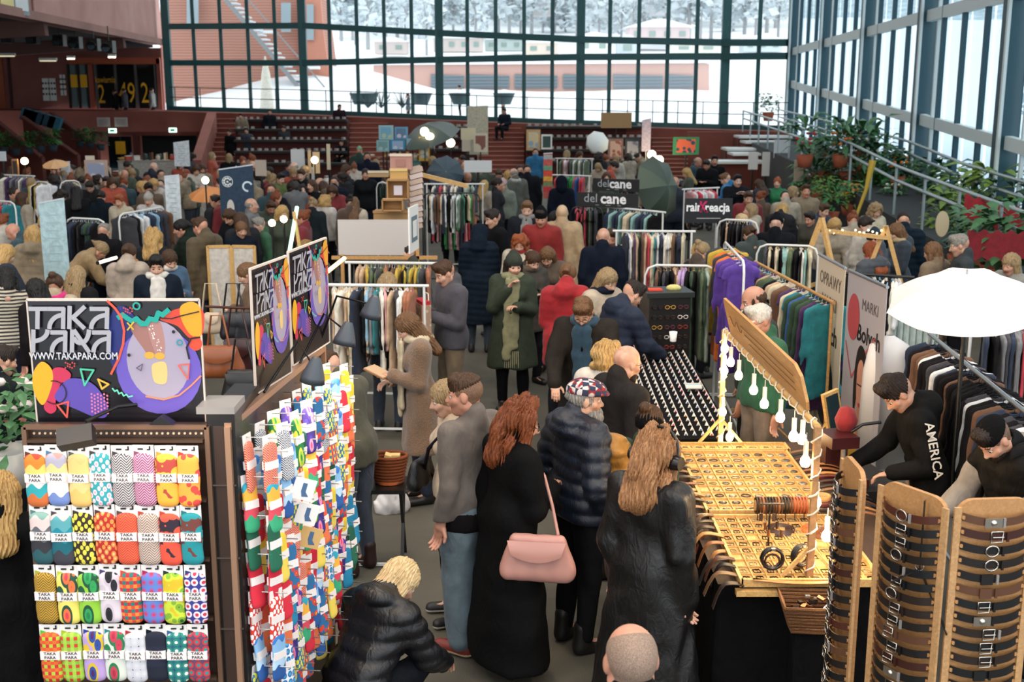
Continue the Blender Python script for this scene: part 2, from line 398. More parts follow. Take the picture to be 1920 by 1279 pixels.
# right glazed wall: deep columns, fins, panes, sloping beams
def RX(Y): return 8.5 + .05*Y
def Ru(px): return 8.5/((px - 960)/2250 - .05)
win2 = empty('window_2'); win2['kind'] = 'structure'
st = [46, 40.3, 34.6, 28.9, 23.2, 17.5, 11.8, 6.1]
def rz(Y, nm): return {'s': float(np.interp(Y, [6, 23.7, 28.6, 46], [.6, 1.16, 1.49, 1.9])), 'b': 2.52 + .0525*(Y - 22.6), 't': 5.32 - .0162*(Y - 23.7)}[nm]
for Y in st:
    M().box((RX(Y) - .12, Y - .2, 6), (.36, .4, 11.4)).obj('column', TEAL, win2)
    M().box((RX(Y) - .33, Y - .38, 6), (.06, .08, 11.4)).obj('column_edge', PALE, win2)
    M().box((RX(Y) - .2, Y - 1.2, 6), (.07, .07, 11.4)).obj('column_edge', PALE, win2)
for a, b in zip(st[:-1], st[1:]):
    for k in range(1, 4):
        Y = a + (b - a)*k/4 - .2
        M().box((RX(Y) - .15, Y, 6), (.11, .08, 11.4)).obj('fin', TEAL, win2)
    ys = [a - .5] + [a + (b - a)*k/4 - .2 for k in range(1, 4)] + [b]
    for y0, y1 in zip(ys[:-1], ys[1:]):
        for z0, z1, z2, z3 in ((rz(y0, 's'), rz(y1, 's'), rz(y0, 'b'), rz(y1, 'b')), (rz(y0, 'b'), rz(y1, 'b'), rz(y0, 't'), rz(y1, 't')), (rz(y0, 't'), rz(y1, 't'), 11.5, 11.5)):
            M().add([(RX(y0), y0 - .05, z0), (RX(y1), y1 + .05, z1), (RX(y1), y1 + .05, z3), (RX(y0), y0 - .05, z2)], [(0, 1, 2, 3)]).obj('pane', GLASS2, win2)
    for q in ('b', 't'):
        M().bar((RX(a) - .15, a - .4, rz(a, q)), (RX(b) - .15, b, rz(b, q)), .14, .26).obj('beam', PALE, win2)
    M().bar((RX(a) - .1, a, rz(a, 's') - .1), (RX(b) - .1, b, rz(b, 's') - .1), .2, .25).obj('sill_beam', FRAME, win2)
# ramp along the right glazing with its retaining wall
m = M()
for y0, y1 in zip(range(46, 4, -3), range(43, 3, -3)):
    z0, z1 = rz(y0, 's') - .15, rz(y1, 's') - .15
    A = [(RX(y0) + .2, y0, z0), (RX(y1) + .2, y1, z1), (RX(y1) - 2, y1, z1), (RX(y0) - 2, y0, z0)]
    m.add(A + [(p[0], p[1], 0) for p in A], [(0, 3, 2, 1), (3, 7, 6, 2)])
struct('wall_right', m, mat('#303335', 'concrete', .8, col2='#1f2224'))
m = M()
for dx, dz in ((-1.9, 1.0), (-1.9, .72), (-.55, 1.05), (-.55, .78)):
    m.tube([(RX(y) + dx, y, rz(y, 's') - .15 + dz) for y in range(46, 5, -2)], .035, 6)
for y in range(46, 6, -2):
    m.cyl((RX(y) - 1.9, y, rz(y, 's') - .2), (RX(y) - 1.9, y, rz(y, 's') + .85), .03, n=6)
tag(m.obj('ramp_railing', mat('#aab8ba', 'metal', .35, .5)), 'pale metal handrails following the ramp under the right glazed wall', 'railing')
# left: pale pink upper wall, dark soffit, cafe facade
LY = [(33, 5.6), (44, 5.6), (56, 5.6)]
def lx(Y): return -14.1 - .1*(Y - 33)
m = M(); m.add([(lx(20), 20, 5.6), (lx(57), 57, 5.6), (lx(57), 57, 12), (lx(20), 20, 12), (lx(20) - .5, 20, 5.6), (lx(57) - .5, 57, 5.6), (lx(57) - .5, 57, 12), (lx(20) - .5, 20, 12)],
             [(0, 1, 2, 3), (0, 4, 5, 1)])
struct('wall_left', m, PINK)
m = M(); m.bar((lx(20) + .1, 20, 5.7), (lx(57) + .1, 57, 5.7), .3, .25); m.bar((lx(36.5) + .08, 36.5, 5.6), (lx(36.5) + .08, 36.5, 12), .06); m.obj('trim_1', mat('#a97e74', 'concrete', .8), kind='structure')
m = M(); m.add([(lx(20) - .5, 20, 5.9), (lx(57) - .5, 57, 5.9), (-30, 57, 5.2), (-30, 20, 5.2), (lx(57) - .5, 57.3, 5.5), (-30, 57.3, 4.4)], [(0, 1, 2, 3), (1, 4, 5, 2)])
struct('ceiling', m, mat('#17191b', 'plain', .9))  # near-black colour stands in for the missing light under the overhang
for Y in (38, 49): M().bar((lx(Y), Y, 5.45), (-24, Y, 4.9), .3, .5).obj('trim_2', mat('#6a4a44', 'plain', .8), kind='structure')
# left side wall; unseen roof beams with open gaps, added to set hall brightness
m = M(); m.box((-27, 23.5, 5.8), (.3, 73, 11.6)); struct('wall_side', m, mat('#6a4038', 'plain', .9))
m = M()
for k in range(15): m.box((-8, 5.2 + 3.6*k, 12.4), (38, 1.9, .5))
for k in range(4): m.box((-22 + 9*k, 36, 13), (.4, 44, .7))
struct('ceiling_beams_added', m, mat('#4a4e50', 'plain', .9))
# facade under the soffit
FY = 57.0
def fp(x, y): return V(x, y, FY)
def fplate(name, x0, y0, x1, y1, mm, parent, off=0.0, th=.06):
    a, b = V(x0, y0, FY - off), V(x1, y1, FY - off)
    return M().box(((a.x + b.x)/2, FY - off, (a.z + b.z)/2), (abs(b.x - a.x), th, abs(b.z - a.z))).obj(name, mm, parent)
fac = empty('wall_cafe'); fac['kind'] = 'structure'
fplate('facade', -160, 90, 310, 210, mat('#9d6257', 'concrete', .85, col2='#84504a'), fac, th=.2)
fplate('lintel', 128, 108, 300, 120, mat('#b4593a', 'plain', .7), fac, .2, .2)
fplate('jamb', 165, 118, 180, 206, mat('#a3503a', 'plain', .7), fac, .2, .2)
fplate('jamb', 293, 110, 306, 206, mat('#8f4a3a', 'plain', .7), fac, .2, .2)
fplate('side_door', -20, 104, 12, 203, mat('#a2522c', 'plain', .6), fac, .15)
fplate('jamb', 12, 104, 25, 203, mat('#3a1a14', 'plain', .6), fac, .17)
dn = M(); 
for x0, x1 in ((182, 217), (219, 255), (257, 292)): fplate('pane', x0, 121, x1, 203, mat('#0d1316', 'plain', .08), fac, .2)
for x in (181, 218, 256, 292): fplate('mullion', x - 1.2, 121, x + 1.2, 204, mat('#55605e', 'metal', .4, .5), fac, .26)
d3 = empty('door_1'); d3['kind'] = 'structure'
fplate('pane', 131, 122, 147, 202, mat('#6a7d80', 'plain', .1), d3, .2); fplate('pane', 149, 122, 165, 202, mat('#6a7d80', 'plain', .1), d3, .2)
fplate('frame', 129, 120, 131, 203, DARK, d3, .25); fplate('frame', 147, 120, 149, 203, DARK, d3, .25); fplate('frame', 164, 120, 166, 203, DARK, d3, .25)
YEL = mat('#f2b21c', 'plain', .6)
for x0, nm in ((131, 'left'), (149, 'right')):
    o = fplate('poster', x0 + .5, 140, x0 + 15, 164, YEL, None, .3, .02); tag(o, 'yellow poster on the %s leaf of the cafe door' % nm, 'poster')
for t, x, y, s in (('kawiarnia', 202, 150, .42), ('2', 195, 178, 1.25), ('49', 243, 176, 1.35), ('2', 276, 176, 1.35)):
    lettering(t, s, YEL, fac, fp(x, y) - Vector((0, .35, 0)), (PI/2, 0, 0), sx=.6)
for (x0, y0, x1, y1, lb) in ((80, 147, 110, 189, 'large notice of black marks'), (113, 140, 128, 179, 'narrow notice sheet')):
    o = empty('notice_board', fp((x0 + x1)/2, (y0 + y1)/2) - Vector((0, .16, 0)), 0, 'white ' + lb + ' on the brown wall left of the cafe', 'notice')
    a, b = fp(x0, y0), fp(x1, y1); w, h_ = b.x - a.x, a.z - b.z
    for i in (0, 1): M().box(((i - .5)*w/2, 0, 0), (w/2 - .04, .03, h_)).obj('sheet', WHITE, o)
    mm = M()
    for i in range(5):
        for j in range(3): mm.box((-w/2 + w*(i + .5)/5, -.03, h_*(.28 - .24*j)), (w/9, .02, h_/12))
    mm.obj('print', DARK, o)
# lamps and black boxes under the soffit
for i, (x, y) in enumerate(((14, 70), (62, 72), (112, 76), (142, 80), (176, 84), (204, 88))):
    p = V(x, y, 47 - i); o = empty('spotlight', p, 0, 'black stage spotlight hanging under the soffit, ' + ('leftmost', 'second from the left', 'third from the left', 'fourth from the left', 'fifth from the left', 'rightmost')[i], 'spotlight', 'stage spotlights under the soffit')
    M().cyl((0, 0, .7), (0, 0, .15), .02, n=5).obj('hanger', BLM, o); M().box((0, 0, 0), (.38, .4, .42)).cyl((0, -.2, 0), (0, -.32, -.05), .15, .18).obj('housing', BLM, o)
    M().cyl((0, -.325, -.05), (0, -.33, -.05), .14).obj('lens', mat('#3d4850', 'plain', .1), o)
for i, (x, y, on) in enumerate(((12, 102, 0), (90, 111, 0), (133, 107, 1), (210, 104, 1))):
    o = empty('tube_light', V(x, y, 48), 0, ('pale tube light at the far left under the soffit', 'pale tube light above the notice sheets', 'lit lamp above the cafe door', 'lit lamp above the cafe windows')[i], 'lamp')
    w = .7 if not on else .3
    M().box((0, 0, 0), (w, .12, .1)).obj('housing', WHM, o); M().box((0, -.02, -.07), (w*.9, .1, .04)).obj('diffuser', mat('#fff2c8', 'glow', emit=6.0 if on else .6), o)
# board on the pink wall, exit signs
o = empty('wall_board', V(36, 12, 34) + Vector((.15, 0, 0)), R(-84), 'framed board of white and yellow sheets high on the pink wall', 'board')
o.location = (lx(34.5) + .12, 34.5, 6.15); o.rotation_euler = (0, 0, R(84))
M().box((0, 0, .1), (1.7, .05, 1.2)).obj('frame', mat('#8fa0a0', 'plain', .5), o)
for i, c in enumerate(('#e2e6e2', '#c9d8d4', '#e6dd9a', '#dfe6e6')): M().box((-.4 + .8*(i % 2), -.04, .32 - .5*(i//2)), (.7, .02, .42)).obj('sheet', mat(c, 'plain', .7), o)
for x, y, lb in ((211, 245, 'glowing exit sign below the two wall plaques'), (324, 244, 'glowing exit sign above the black opening at left')):
    o = empty('exit_sign', V(x, y, 53.9), 0, lb, 'sign'); M().box((0, 0, 0), (.34, .1, .2)).obj('housing', mat('#d8fff0', 'glow', emit=1.6), o)
    M().box((0, -.06, 0), (.2, .01, .1)).obj('print', mat('#128a56', 'glow', emit=.6), o)
for x, lb in ((194, 'left'), (227, 'right')):
    o = empty('wall_plaque', V(x, 229, 54.3), 0, 'pale grey wall plaque, the %s one of two, on the brick terrace front' % lb, 'sign'); M().box((0, 0, 0), (.58, .04, .42)).obj('plate', mat('#b9aaa6', 'plain', .6), o)
    mm = M(); [mm.box((0, -.03, .1 - .07*k), (.42, .01, .015)) for k in range(4)]; mm.obj('print', mat('#6e605e', 'plain'), o)
# openings under the terrace
dd = empty('door_2'); dd['kind'] = 'structure'
def plate(name, x0, y0, x1, y1, Y, mm, parent=None, th=.08, **k):
    a, b = V(x0, y0, Y), V(x1, y1, Y)
    return tag(M().box(((a.x + b.x)/2, Y, (a.z + b.z)/2), (abs(b.x - a.x), th, abs(b.z - a.z))).obj(name, mm, parent), **k)
plate('pane', 202, 256, 250, 325, 54.2, mat('#101c20', 'plain', .1), dd); plate('frame', 226, 256, 229, 325, 54.1, DARK, dd)
plate('frame', 250, 250, 265, 325, 54.15, mat('#55231b', 'plain', .7), dd, .3); plate('opening', 266, 252, 372, 330, 54.2, mat('#050607', 'plain', .9), dd)
plate('lintel', 165, 247, 372, 254, 54.1, BRICKD, dd, .3)
o = plate('poster', 216, 265, 236, 289, 54.0, YEL, None, .02); tag(o, 'yellow poster on the glass door under the terrace', 'poster')
# stair parapets at left and the long parapet beside the brick stair
for i, (x0, y0, x1, y1, Y) in enumerate(((-40, 200, 78, 296, 47), (42, 220, 145, 292, 49), (96, 212, 182, 272, 51), (-140, 190, 20, 300, 45))):
    a, b = V(x0, y0, Y), V(x1, y1, Y)
    m = M(); m.prism([(a.x, 0), (b.x, 0), (b.x, b.z), (a.x, a.z)], .35, o=(0, Y, 0)); m.bar(a + Vector((0, -.02, .03)), b + Vector((0, -.02, .03)), .42, .07)
    struct('trim_%d' % (3 + i), m, BRICKD)
for i in range(16):
    x = 46 + i*4.2; y = 214 + i*1.2
    M().box(V(x, y, 50.2), (.22, .3, .5), rot=Matrix.Rotation(.4, 3, 'Y')).obj('stacked_chair', mat(['#2f6c80', '#274b5c', '#3b8193'][i % 3], 'plain', .7), None, label=ordn(i + 1) + ' from the left of the folded blue-green chairs on the left stairs', cat='chair', group='folded chairs on the left stairs')
a, b = V(388, 211, 52), V(358, 300, 46)
m = M(); m.add([(a.x, a.y, 0), (b.x, b.y, 0), (b.x, b.y, b.z), (a.x, a.y, a.z), (a.x + .4, a.y, 0), (b.x + .4, b.y, 0), (b.x + .4, b.y, b.z), (a.x + .4, a.y, a.z)], [(0, 3, 2, 1), (4, 5, 6, 7), (3, 7, 6, 2), (1, 2, 6, 5), (0, 4, 7, 3)])
struct('trim_8', m, mat('#a4665a', 'concrete', .8))
# brick stairs between the benches
def stair(x0, x1, ytop, ybot, Yt, Yb, nm, n=11):
    o = empty(nm); o['kind'] = 'structure'
    for i in range(n):
        t0, t1 = i/n, (i + 1)/n; Y = Yt + (Yb - Yt)*t1
        yy = ytop + (ybot - ytop)*t1; z = H - (yy - 168)*Y/2250
        if z < .1: break
        a, b = V(x0, yy, Y), V(x1, yy, Y)
        M().box(((a.x + b.x)/2, Y + .25, z/2), (b.x - a.x, .5, z)).obj('step', BRICK, o)
        M().box(((a.x + b.x)/2, Y + .03, z + .02), (b.x - a.x, .12, .03)).obj('nosing', mat('#b07a66', 'plain', .7), o)
    return o
stair(392, 440, 214, 320, 54, 47, 'stair_1', 12); stair(655, 728, 222, 330, 52, 45.5, 'stair_2', 12); stair(894, 983, 232, 335, 50, 44.6, 'stair_3', 12); stair(1222, 1290, 243, 330, 48.4, 43.5, 'stair_4', 11)
# bench tiers
def tier(x0, x1, ys, Y0, dY, label):
    o = empty('bench_tier', (V((x0 + x1)/2, 300, Y0).x, Y0, 0), 0, label, 'bench')
    for i, y in enumerate(ys):
        Y = Y0 - dY*i; z = H - (y - 168)*Y/2250; a, b = V(x0, y, Y), V(x1, y, Y); L = b.x - a.x
        def loc(v): return (v[0] - o.location.x, v[1] - o.location.y, v[2])
        M().box(loc(((a.x + b.x)/2, Y + .4, z/2)), (L, 1.0, z)).obj('riser', mat('#55261f', 'plain', .8), o)
        M().box(loc(((a.x + b.x)/2, Y - .12, z + .03)), (L, .5, .09)).obj('bench_seat', mat('#1d1a1a', 'plain', .6), o)
        m = M(); n = int(L/.28)
        for k in range(n):
            if rnd.random() < .85: m.box(loc((a.x + (k + .5)*L/n, Y - .1 + rnd.uniform(-.05, .05), z + .13)), (.11, .14, .09), rz=rnd.uniform(0, 3))
        m.obj('seat_tag', mat('#b5aca4', 'plain', .7), o, kind='stuff')
    return o
tier(442, 652, [226, 244, 264, 285, 307], 51, 1.0, 'brown tiered benches with pale seat tags left of the second brick stair')
tier(790, 892, [240, 260, 281, 303], 49.3, 1.0, 'brown tiered benches behind the cream banner')
tier(986, 1218, [239, 260, 282, 304], 48.3, 1.0, 'brown tiered benches behind the white softbox')
o = empty('bench_terrace', (V(1425, 300, 40).x, 40, 0), 0, 'white topped stepped seats in the right corner of the hall', 'bench')
for i, (x0, x1, y) in enumerate(((1380, 1478, 258), (1392, 1470, 268), (1356, 1455, 281), (1368, 1450, 290), (1330, 1440, 305))):
    Y = 44.6 - 1.1*i; a, b = V(x0, y, Y), V(x1, y, Y)
    M().box(((a.x + b.x)/2 - o.location.x, Y - 40, a.z/2), (b.x - a.x, 1.1, a.z)).obj('riser', BRICKD, o)
    M().box(((a.x + b.x)/2 - o.location.x, Y - 40.1, a.z + .04), (b.x - a.x, 1.2, .08)).obj('bench_seat', mat('#d9dcd8', 'plain', .6), o)
# hall fittings hidden behind: brick band under the glazing at right
plate('trim_9', 1290, 247, 1400, 330, 45.6, BRICK, None, .3, kind='structure')
# ================================================================ outside
m = M()
def gz(x, y):
    z = 1.6 + max(0, y - 66)*.045
    if y > 110: z += (y - 110)*.05
    z += 3.2*math.exp(-((x + 13)/7)**2 - ((y - 82)/9)**2) + 2.4*math.exp(-((x - 22)/6)**2 - ((y - 75)/9)**2)
    return z + .25*math.sin(x*.35)*math.sin(y*.21)
m.sheet(lambda u, v: ((u - .5)*(150 + 260*v), 59 + 250*v*v, gz((u - .5)*(150 + 260*v), 59 + 250*v*v)), 70, 60)
m.sheet(lambda u, v: (10.7 + 60*u, 6 + 55*v, .4 + 1.2*v + 5*u*u), 14, 14)
struct('ground_snow', m, SNOW)
# rust red tower with outside stair, its red paled to carry haze
RUST = mat('#b98878', 'stripe', .8, col2='#a57263', scale=.2)
b = empty('tower_building', V(450, 200, 78) , 0, 'rust red building with a slanted corner and outside stair behind the left panes', 'building')
def q3(name, pts, mm, par, Y0, th=.4):
    ps = [V(x, y, Y0) for x, y in pts]; mm_ = M(); mm_.prism([(p.x, p.z) for p in ps], th, o=(0, Y0, 0)); o = mm_.obj(name, mm, par)
    if par is not None: o.location = -par.location
    return o
q3('wall', [(300, 215), (610, 215), (605, 110), (590, 0), (596, -60), (300, -60)], RUST, b, 78, 6)
q3('panel', [(560, 215), (628, 215), (606, 60), (596, -60), (560, -60)], mat('#c98873', 'plain', .8), b, 77.5)
for (x0, y0, x1, y1) in ((350, -20, 372, 45), (527, 5, 545, 60), (575, 8, 588, 75)): q3('window', [(x0, y1), (x1, y1), (x1, y0), (x0, y0)], mat('#9fb0b8', 'plain', .2), b, 77.3, .1)
st_ = empty('outside_stair', V(500, 120, 76), 0, 'snowy metal stair climbing the rust red building outside', 'stair')
for k in range(26):
    x, y = 418 + k*7.0, -18 + k*8.4; p = V(x, y, 76) - st_.location
    M().box(p, (.55, 1.3, .1)).obj('tread', mat('#dfe6ea', 'plain', .8), st_)
m = M(); m.bar(V(405, -22, 75.3) - st_.location, V(600, 212, 75.3) - st_.location, .12, .25); m.bar(V(440, -30, 75.2) - st_.location, V(610, 165, 75.2) - st_.location, .08); m.obj('stringer', mat('#8a8f92', 'plain', .5), st_)
for x, y, lb in ((500, 60, 'upper'), (583, 127, 'lower')):
    o = empty('wall_lamp', V(x, y, 77), 0, 'snow covered %s ledge lamp on the rust red building' % lb, 'lamp'); M().box((0, 0, 0), (1.1, .6, .18)).ball((-.4, 0, .3), .25).obj('ledge', SNOW, o)
o = empty('folded_parasol', V(500, 178, 70) , 0, 'tall closed white parasol standing on the snowy terrace', 'parasol')
M().lathe([(.05, 2.1), (.25, 1.2), (.45, -.9), (.3, -1.1)], n=10).obj('canopy', mat('#e8e4d6', 'fabric', .8), o); M().cyl((0, 0, -1.6), (0, 0, 2.2), .05).obj('pole', WHM, o)
# terracotta pavilion with dark shutters, both paled so the colour holds haze
b = empty('pavilion', V(1050, 160, 108), 0, 'long low terracotta pavilion with haze-paled dark shutters and a snowy roof', 'building')
TER = mat('#cfa79c', 'plain', .85)
q3('wall', [(700, 176), (1330, 172), (1330, 120), (1300, 118), (740, 116), (700, 118)], TER, b, 108, 5)
for x0, x1 in ((808, 870), (878, 955), (965, 1045), (1056, 1140), (1150, 1243), (1252, 1300)):
    q3('shutter', [(x0, 166), (x1, 165), (x1, 142), (x0, 139)], mat('#75828a', 'plain', .7), b, 107.8, .15)
    for k in range(4): q3('slat', [(x0, 161 - 6*k), (x1, 160.5 - 6*k), (x1, 159.5 - 6*k), (x0, 160 - 6*k)], mat('#8a979e', 'plain', .7), b, 107.6, .05)
q3('roof_snow', [(690, 122), (1340, 118), (1330, 106), (1080, 104), (690, 110)], SNOW, b, 107.6, 7)
# houses on the slope behind
def house(x, y, w, h_, Y, wall, lb, roofh=9, nwin=2):
    o = empty('house', V(x, y, Y), 0, lb, 'building'); s = Y/2250; W_, H_ = w*s, h_*s
    M().box((0, 0, H_/2), (W_, W_*.7, H_)).obj('wall', mat(wall, 'plain', .9), o)
    M().prism([(-W_*.58, H_), (W_*.58, H_), (W_*.1, H_ + roofh*s), (-W_*.1, H_ + roofh*s)], W_*.8, o=(0, -W_*.4, 0)).obj('roof', SNOW, o)
    for k in range(nwin): M().box((-W_/2 + W_*(k + .5)/nwin, -W_*.36, H_*.55), (W_/nwin*.4, .1, H_*.35)).obj('window', mat('#8fa39c', 'plain', .3), o)
house(735, 102, 60, 22, 150, '#d9c9c4', 'small pinkish house with snowy roof behind the left slope')
house(860, 98, 90, 24, 150, '#cfc2bd', 'wide low house left of the middle post', 12, 4)
house(945, 96, 70, 20, 155, '#bccac8', 'grey green house behind the middle of the glazing', 9, 3)
house(1015, 104, 60, 22, 150, '#e3d3c6', 'cream house beside the dark fir trees', 9, 2)
house(1112, 105, 62, 34, 148, '#e9ebe6', 'white house with two green windows right of the fourth post', 8, 2)
house(1175, 108, 40, 32, 150, '#c3cdd2', 'narrow blue grey house next to the white one', 8, 1)
house(1232, 80, 110, 26, 165, '#d8c3c3', 'broad pink house under a curved snowy roof', 14, 4)
house(1300, 100, 90, 16, 150, '#dfe0d0', 'low cream shed near the right corner of the glazing', 6, 2)
house(1425, 98, 70, 22, 150, '#cad3d8', 'pale house behind the last bay of the back glazing', 9, 3)
house(1010, 30, 50, 22, 200, '#d6d0d0', 'upper pale house high on the hill among trees', 9, 2)
house(1250, 30, 60, 26, 200, '#c8c8cc', 'upper grey house high on the hill at right', 9, 2)
# frosted trees; crowns and trunks paled to put haze into their colour
FR = [mat('#e2eaee', 'foliage', 1, col2='#c2ced3', scale=.05), mat('#ecf2f5', 'foliage', 1, col2='#ccd7dc', scale=.05), mat('#d6e0e4', 'foliage', 1, col2='#b2c0c6', scale=.05)]
def crown(kind, seed):
    r_ = random.Random(seed); m = M()
    n = 260
    for i in range(n):
        t = r_.random()
        if kind == 'fir': z = 1.2 + 8.8*t; rad = 2.3*(1 - t)**.8*r_.uniform(.3, 1)
        else: z = 2 + 7*t; rad = 3.2*math.sin(PI*min(1, t*.9 + .1))**.6*r_.uniform(.2, 1)
        a = r_.uniform(0, 2*PI); c = Vector((rad*math.cos(a), rad*math.sin(a), z)); s = r_.uniform(.3, .75)
        u = Vector((r_.gauss(0, 1), r_.gauss(0, 1), r_.gauss(0, .5))).normalized()*s; w = Vector((r_.gauss(0, 1), r_.gauss(0, 1), r_.gauss(0, .6))).normalized()*s
        m.add([c - u, c + w*.7, c + u, c - w*.7], [(0, 1, 2, 3)])
    return m
crm = [crown(k, i).mesh('crown', FR[i % 3]) for i, k in enumerate(('fir', 'round', 'fir', 'round', 'round'))]
trm = M().cyl((0, 0, -.5), (0, 0, 4), .22, .1, n=6)
for i in range(5):
    a = i*1.3; trm.cyl((0, 0, 2 + i*.5), (1.4*math.cos(a), 1.4*math.sin(a), 5 + i*.6), .08, .03, n=4)
trm = trm.mesh('trunk', mat('#a8a8aa', 'plain', .9))
r_ = random.Random(3)
spots = [(x, r_.uniform(60, 98), r_.uniform(125, 150)) for x in (640, 668, 690, 705, 760, 800)] + [(x, r_.uniform(45, 82), r_.uniform(170, 215)) for x in range(640, 1480, 21)] + [(x, r_.uniform(10, 50), r_.uniform(220, 270)) for x in range(600, 1490, 19)] + [(x, r_.uniform(-20, 10), r_.uniform(250, 300)) for x in range(930, 1490, 22)]
for i, (x, y, Y) in enumerate(spots):
    p = V(x, y, Y); k = r_.randrange(5)
    if x < 900 and y < 20: continue
    o = empty('hazy_frosted_tree', p, r_.uniform(0, 6), 'snow dusted, haze-paled tree on the hill outside the back glazing', 'tree', 'snow dusted, haze-paled trees on the hill')
    s = r_.uniform(.8, 1.5)*Y/160; o.scale = (s, s, s); link('crown', crm[k], o); link('trunk', trm, o)
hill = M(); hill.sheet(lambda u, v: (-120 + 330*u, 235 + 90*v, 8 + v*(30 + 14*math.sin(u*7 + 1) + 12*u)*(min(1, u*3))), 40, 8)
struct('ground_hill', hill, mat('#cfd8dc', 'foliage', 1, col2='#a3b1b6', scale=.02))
for i in range(14):
    Y = 12 + i*3.5; o = empty('hazy_frosted_tree', (24 + r_.uniform(0, 22), Y, 1.5), i, 'snow dusted, haze-paled tree outside the right glazed wall', 'tree', 'snow dusted, haze-paled trees outside the right wall'); s = r_.uniform(.7, 1.1); o.scale = (s, s, s)
    link('crown', crm[i % 5], o); link('trunk', trm, o)
# garden tables and shrubs on the snowy terrace
for i, (x, lb) in enumerate(((676, 'leftmost'), (690, 'second from left'), (790, 'beside the bare shrubs'), (862, 'left of the standing figure'), (945, 'behind the right of the banner'))):
    o = empty('planter', V(x, 196, 64), 0, 'round dark planter outside on the snow, ' + lb, 'planter'); M().lathe([(.35, 0), (.6, .6), (.55, .6), (.3, .1)], n=10).obj('bowl', mat('#3c5257', 'plain'), o); M().lathe([(.5, .6), (.25, .75), (0.01, .8)], n=8).obj('snow_cap', SNOW, o)
for i, x in enumerate((690, 715, 755)):
    o = empty('bare_shrub', V(x, 202, 62), 0, ('left', 'middle', 'right')[i] + ' of three dark bare shrubs outside on the terrace', 'shrub'); m = M()
    for k in range(16): a = r_.uniform(0, 6.3); m.cyl((0, 0, 0), (.5*math.cos(a), .5*math.sin(a), r_.uniform(.4, 1)), .03, .01, n=4)
    m.obj('branches', mat('#3a4c52', 'plain'), o)
# added warm fill lamps, unseen above the near stalls, to brighten the foreground
for i, (x, y) in enumerate(((-3.5, 3), (2.5, 3.5), (-1, 9), (-8, 10), (5, 11))):
    o = empty('added_fill_lamp', (x, y, 8.2), 0, 'large warm fill lamp added unseen above the near stalls, %s of five' % ordn(i + 1), 'lamp', 'fill lamps added above the near stalls')
    M().lathe([(.05, .35), (.2, .3), (.5, .02), (.48, .02)], n=20).obj('shade', BLM, o); M().cyl((0, 0, .35), (0, 0, 4), .02).obj('cord', BLM, o); M().cyl((0, 0, .06), (0, 0, .08), .4, n=20).obj('diffuser', mat('#ffe3bd', 'glow', emit=4), o)
    ld = bpy.data.lights.new('lamp_light', 'AREA'); ld.shape = 'DISK'; ld.size = .9; ld.energy = 130; ld.color = (1, .78, .55); link('lamp_light', ld, o, (0, 0, 0))
# ================================================================ people: templates
A = np.array
def rotm(ax, deg):
    a = R(deg); c, s = math.cos(a), math.sin(a)
    return A([[1, 0, 0], [0, c, -s], [0, s, c]]) if ax == 'x' else A([[c, 0, s], [0, 1, 0], [-s, 0, c]]) if ax == 'y' else A([[c, -s, 0], [s, c, 0], [0, 0, 1]])
_c = {}
def cached(key, fn):
    if key not in _c: _c[key] = fn()
    return _c[key]
def head_np(fem, res):
    def go():
        j = .92 if fem else 1.0
        P = [ell((0, -.012, .028), (.077*j, .096, .09), .02), ell((0, .022, -.035), (.06*j, .07, .08), .025), cap((0, .045, -.085), (0, .06, -.09), .026*j, k=.03),
             cap((-.05*j, -.005, -.06), (.05*j, -.005, -.06), .022, k=.03), cap((0, .086, .012), (0, .108, -.024), .008, .0135, k=.012), cap((-.011, .098, -.028), (.011, .098, -.028), .0075, k=.008),
             cap((-.042*j, .074, .024), (.042*j, .074, .024), .010, k=.014), cap((-.05*j, .055, -.02), (-.03, .075, -.03), .018, k=.02), cap((.05*j, .055, -.02), (.03, .075, -.03), .018, k=.02),
             ell((-.032, .094, .006), (.014, .014, .009), .01, 's'), ell((.032, .094, .006), (.014, .014, .009), .01, 's'),
             cap((-.017, .085, -.054), (.017, .085, -.054), .0065, k=.004), cap((-.014, .083, -.064), (.014, .083, -.064), .0075, k=.004),
             ell((-.077*j, -.004, -.004), (.011, .02, .032), .006), ell((.077*j, -.004, -.004), (.011, .02, .032), .006),
             cap((0, -.022, -.07), (0, -.035, -.2), .051*j if not fem else .043, .056 if not fem else .048, k=.03)]
        vs, fs = sdf(P, res); ctr = vs[fs].mean(1); mi = np.zeros(len(fs), int)
        mi[(abs(ctr[:, 0]) < .026) & (ctr[:, 2] < -.049) & (ctr[:, 2] > -.072) & (ctr[:, 1] > .079)] = 1
        for sx in (-1, 1):
            mi[(abs(ctr[:, 0] - sx*.034) < .019) & (abs(ctr[:, 2] - .031) < .0045) & (ctr[:, 1] > .07)] = 3
        parts = [(vs, fs, mi)]
        for sx in (-1, 1):
            b = M().ball((sx*.031, .0775, .005), .012, 6); q = A(b.v); f = A([t for t in b.f]); c = q[f].mean(1)
            parts.append((q, f, np.where((c[:, 1] > .0845), 3, 2)))
        return parts
    return cached(('head', fem, res), go)
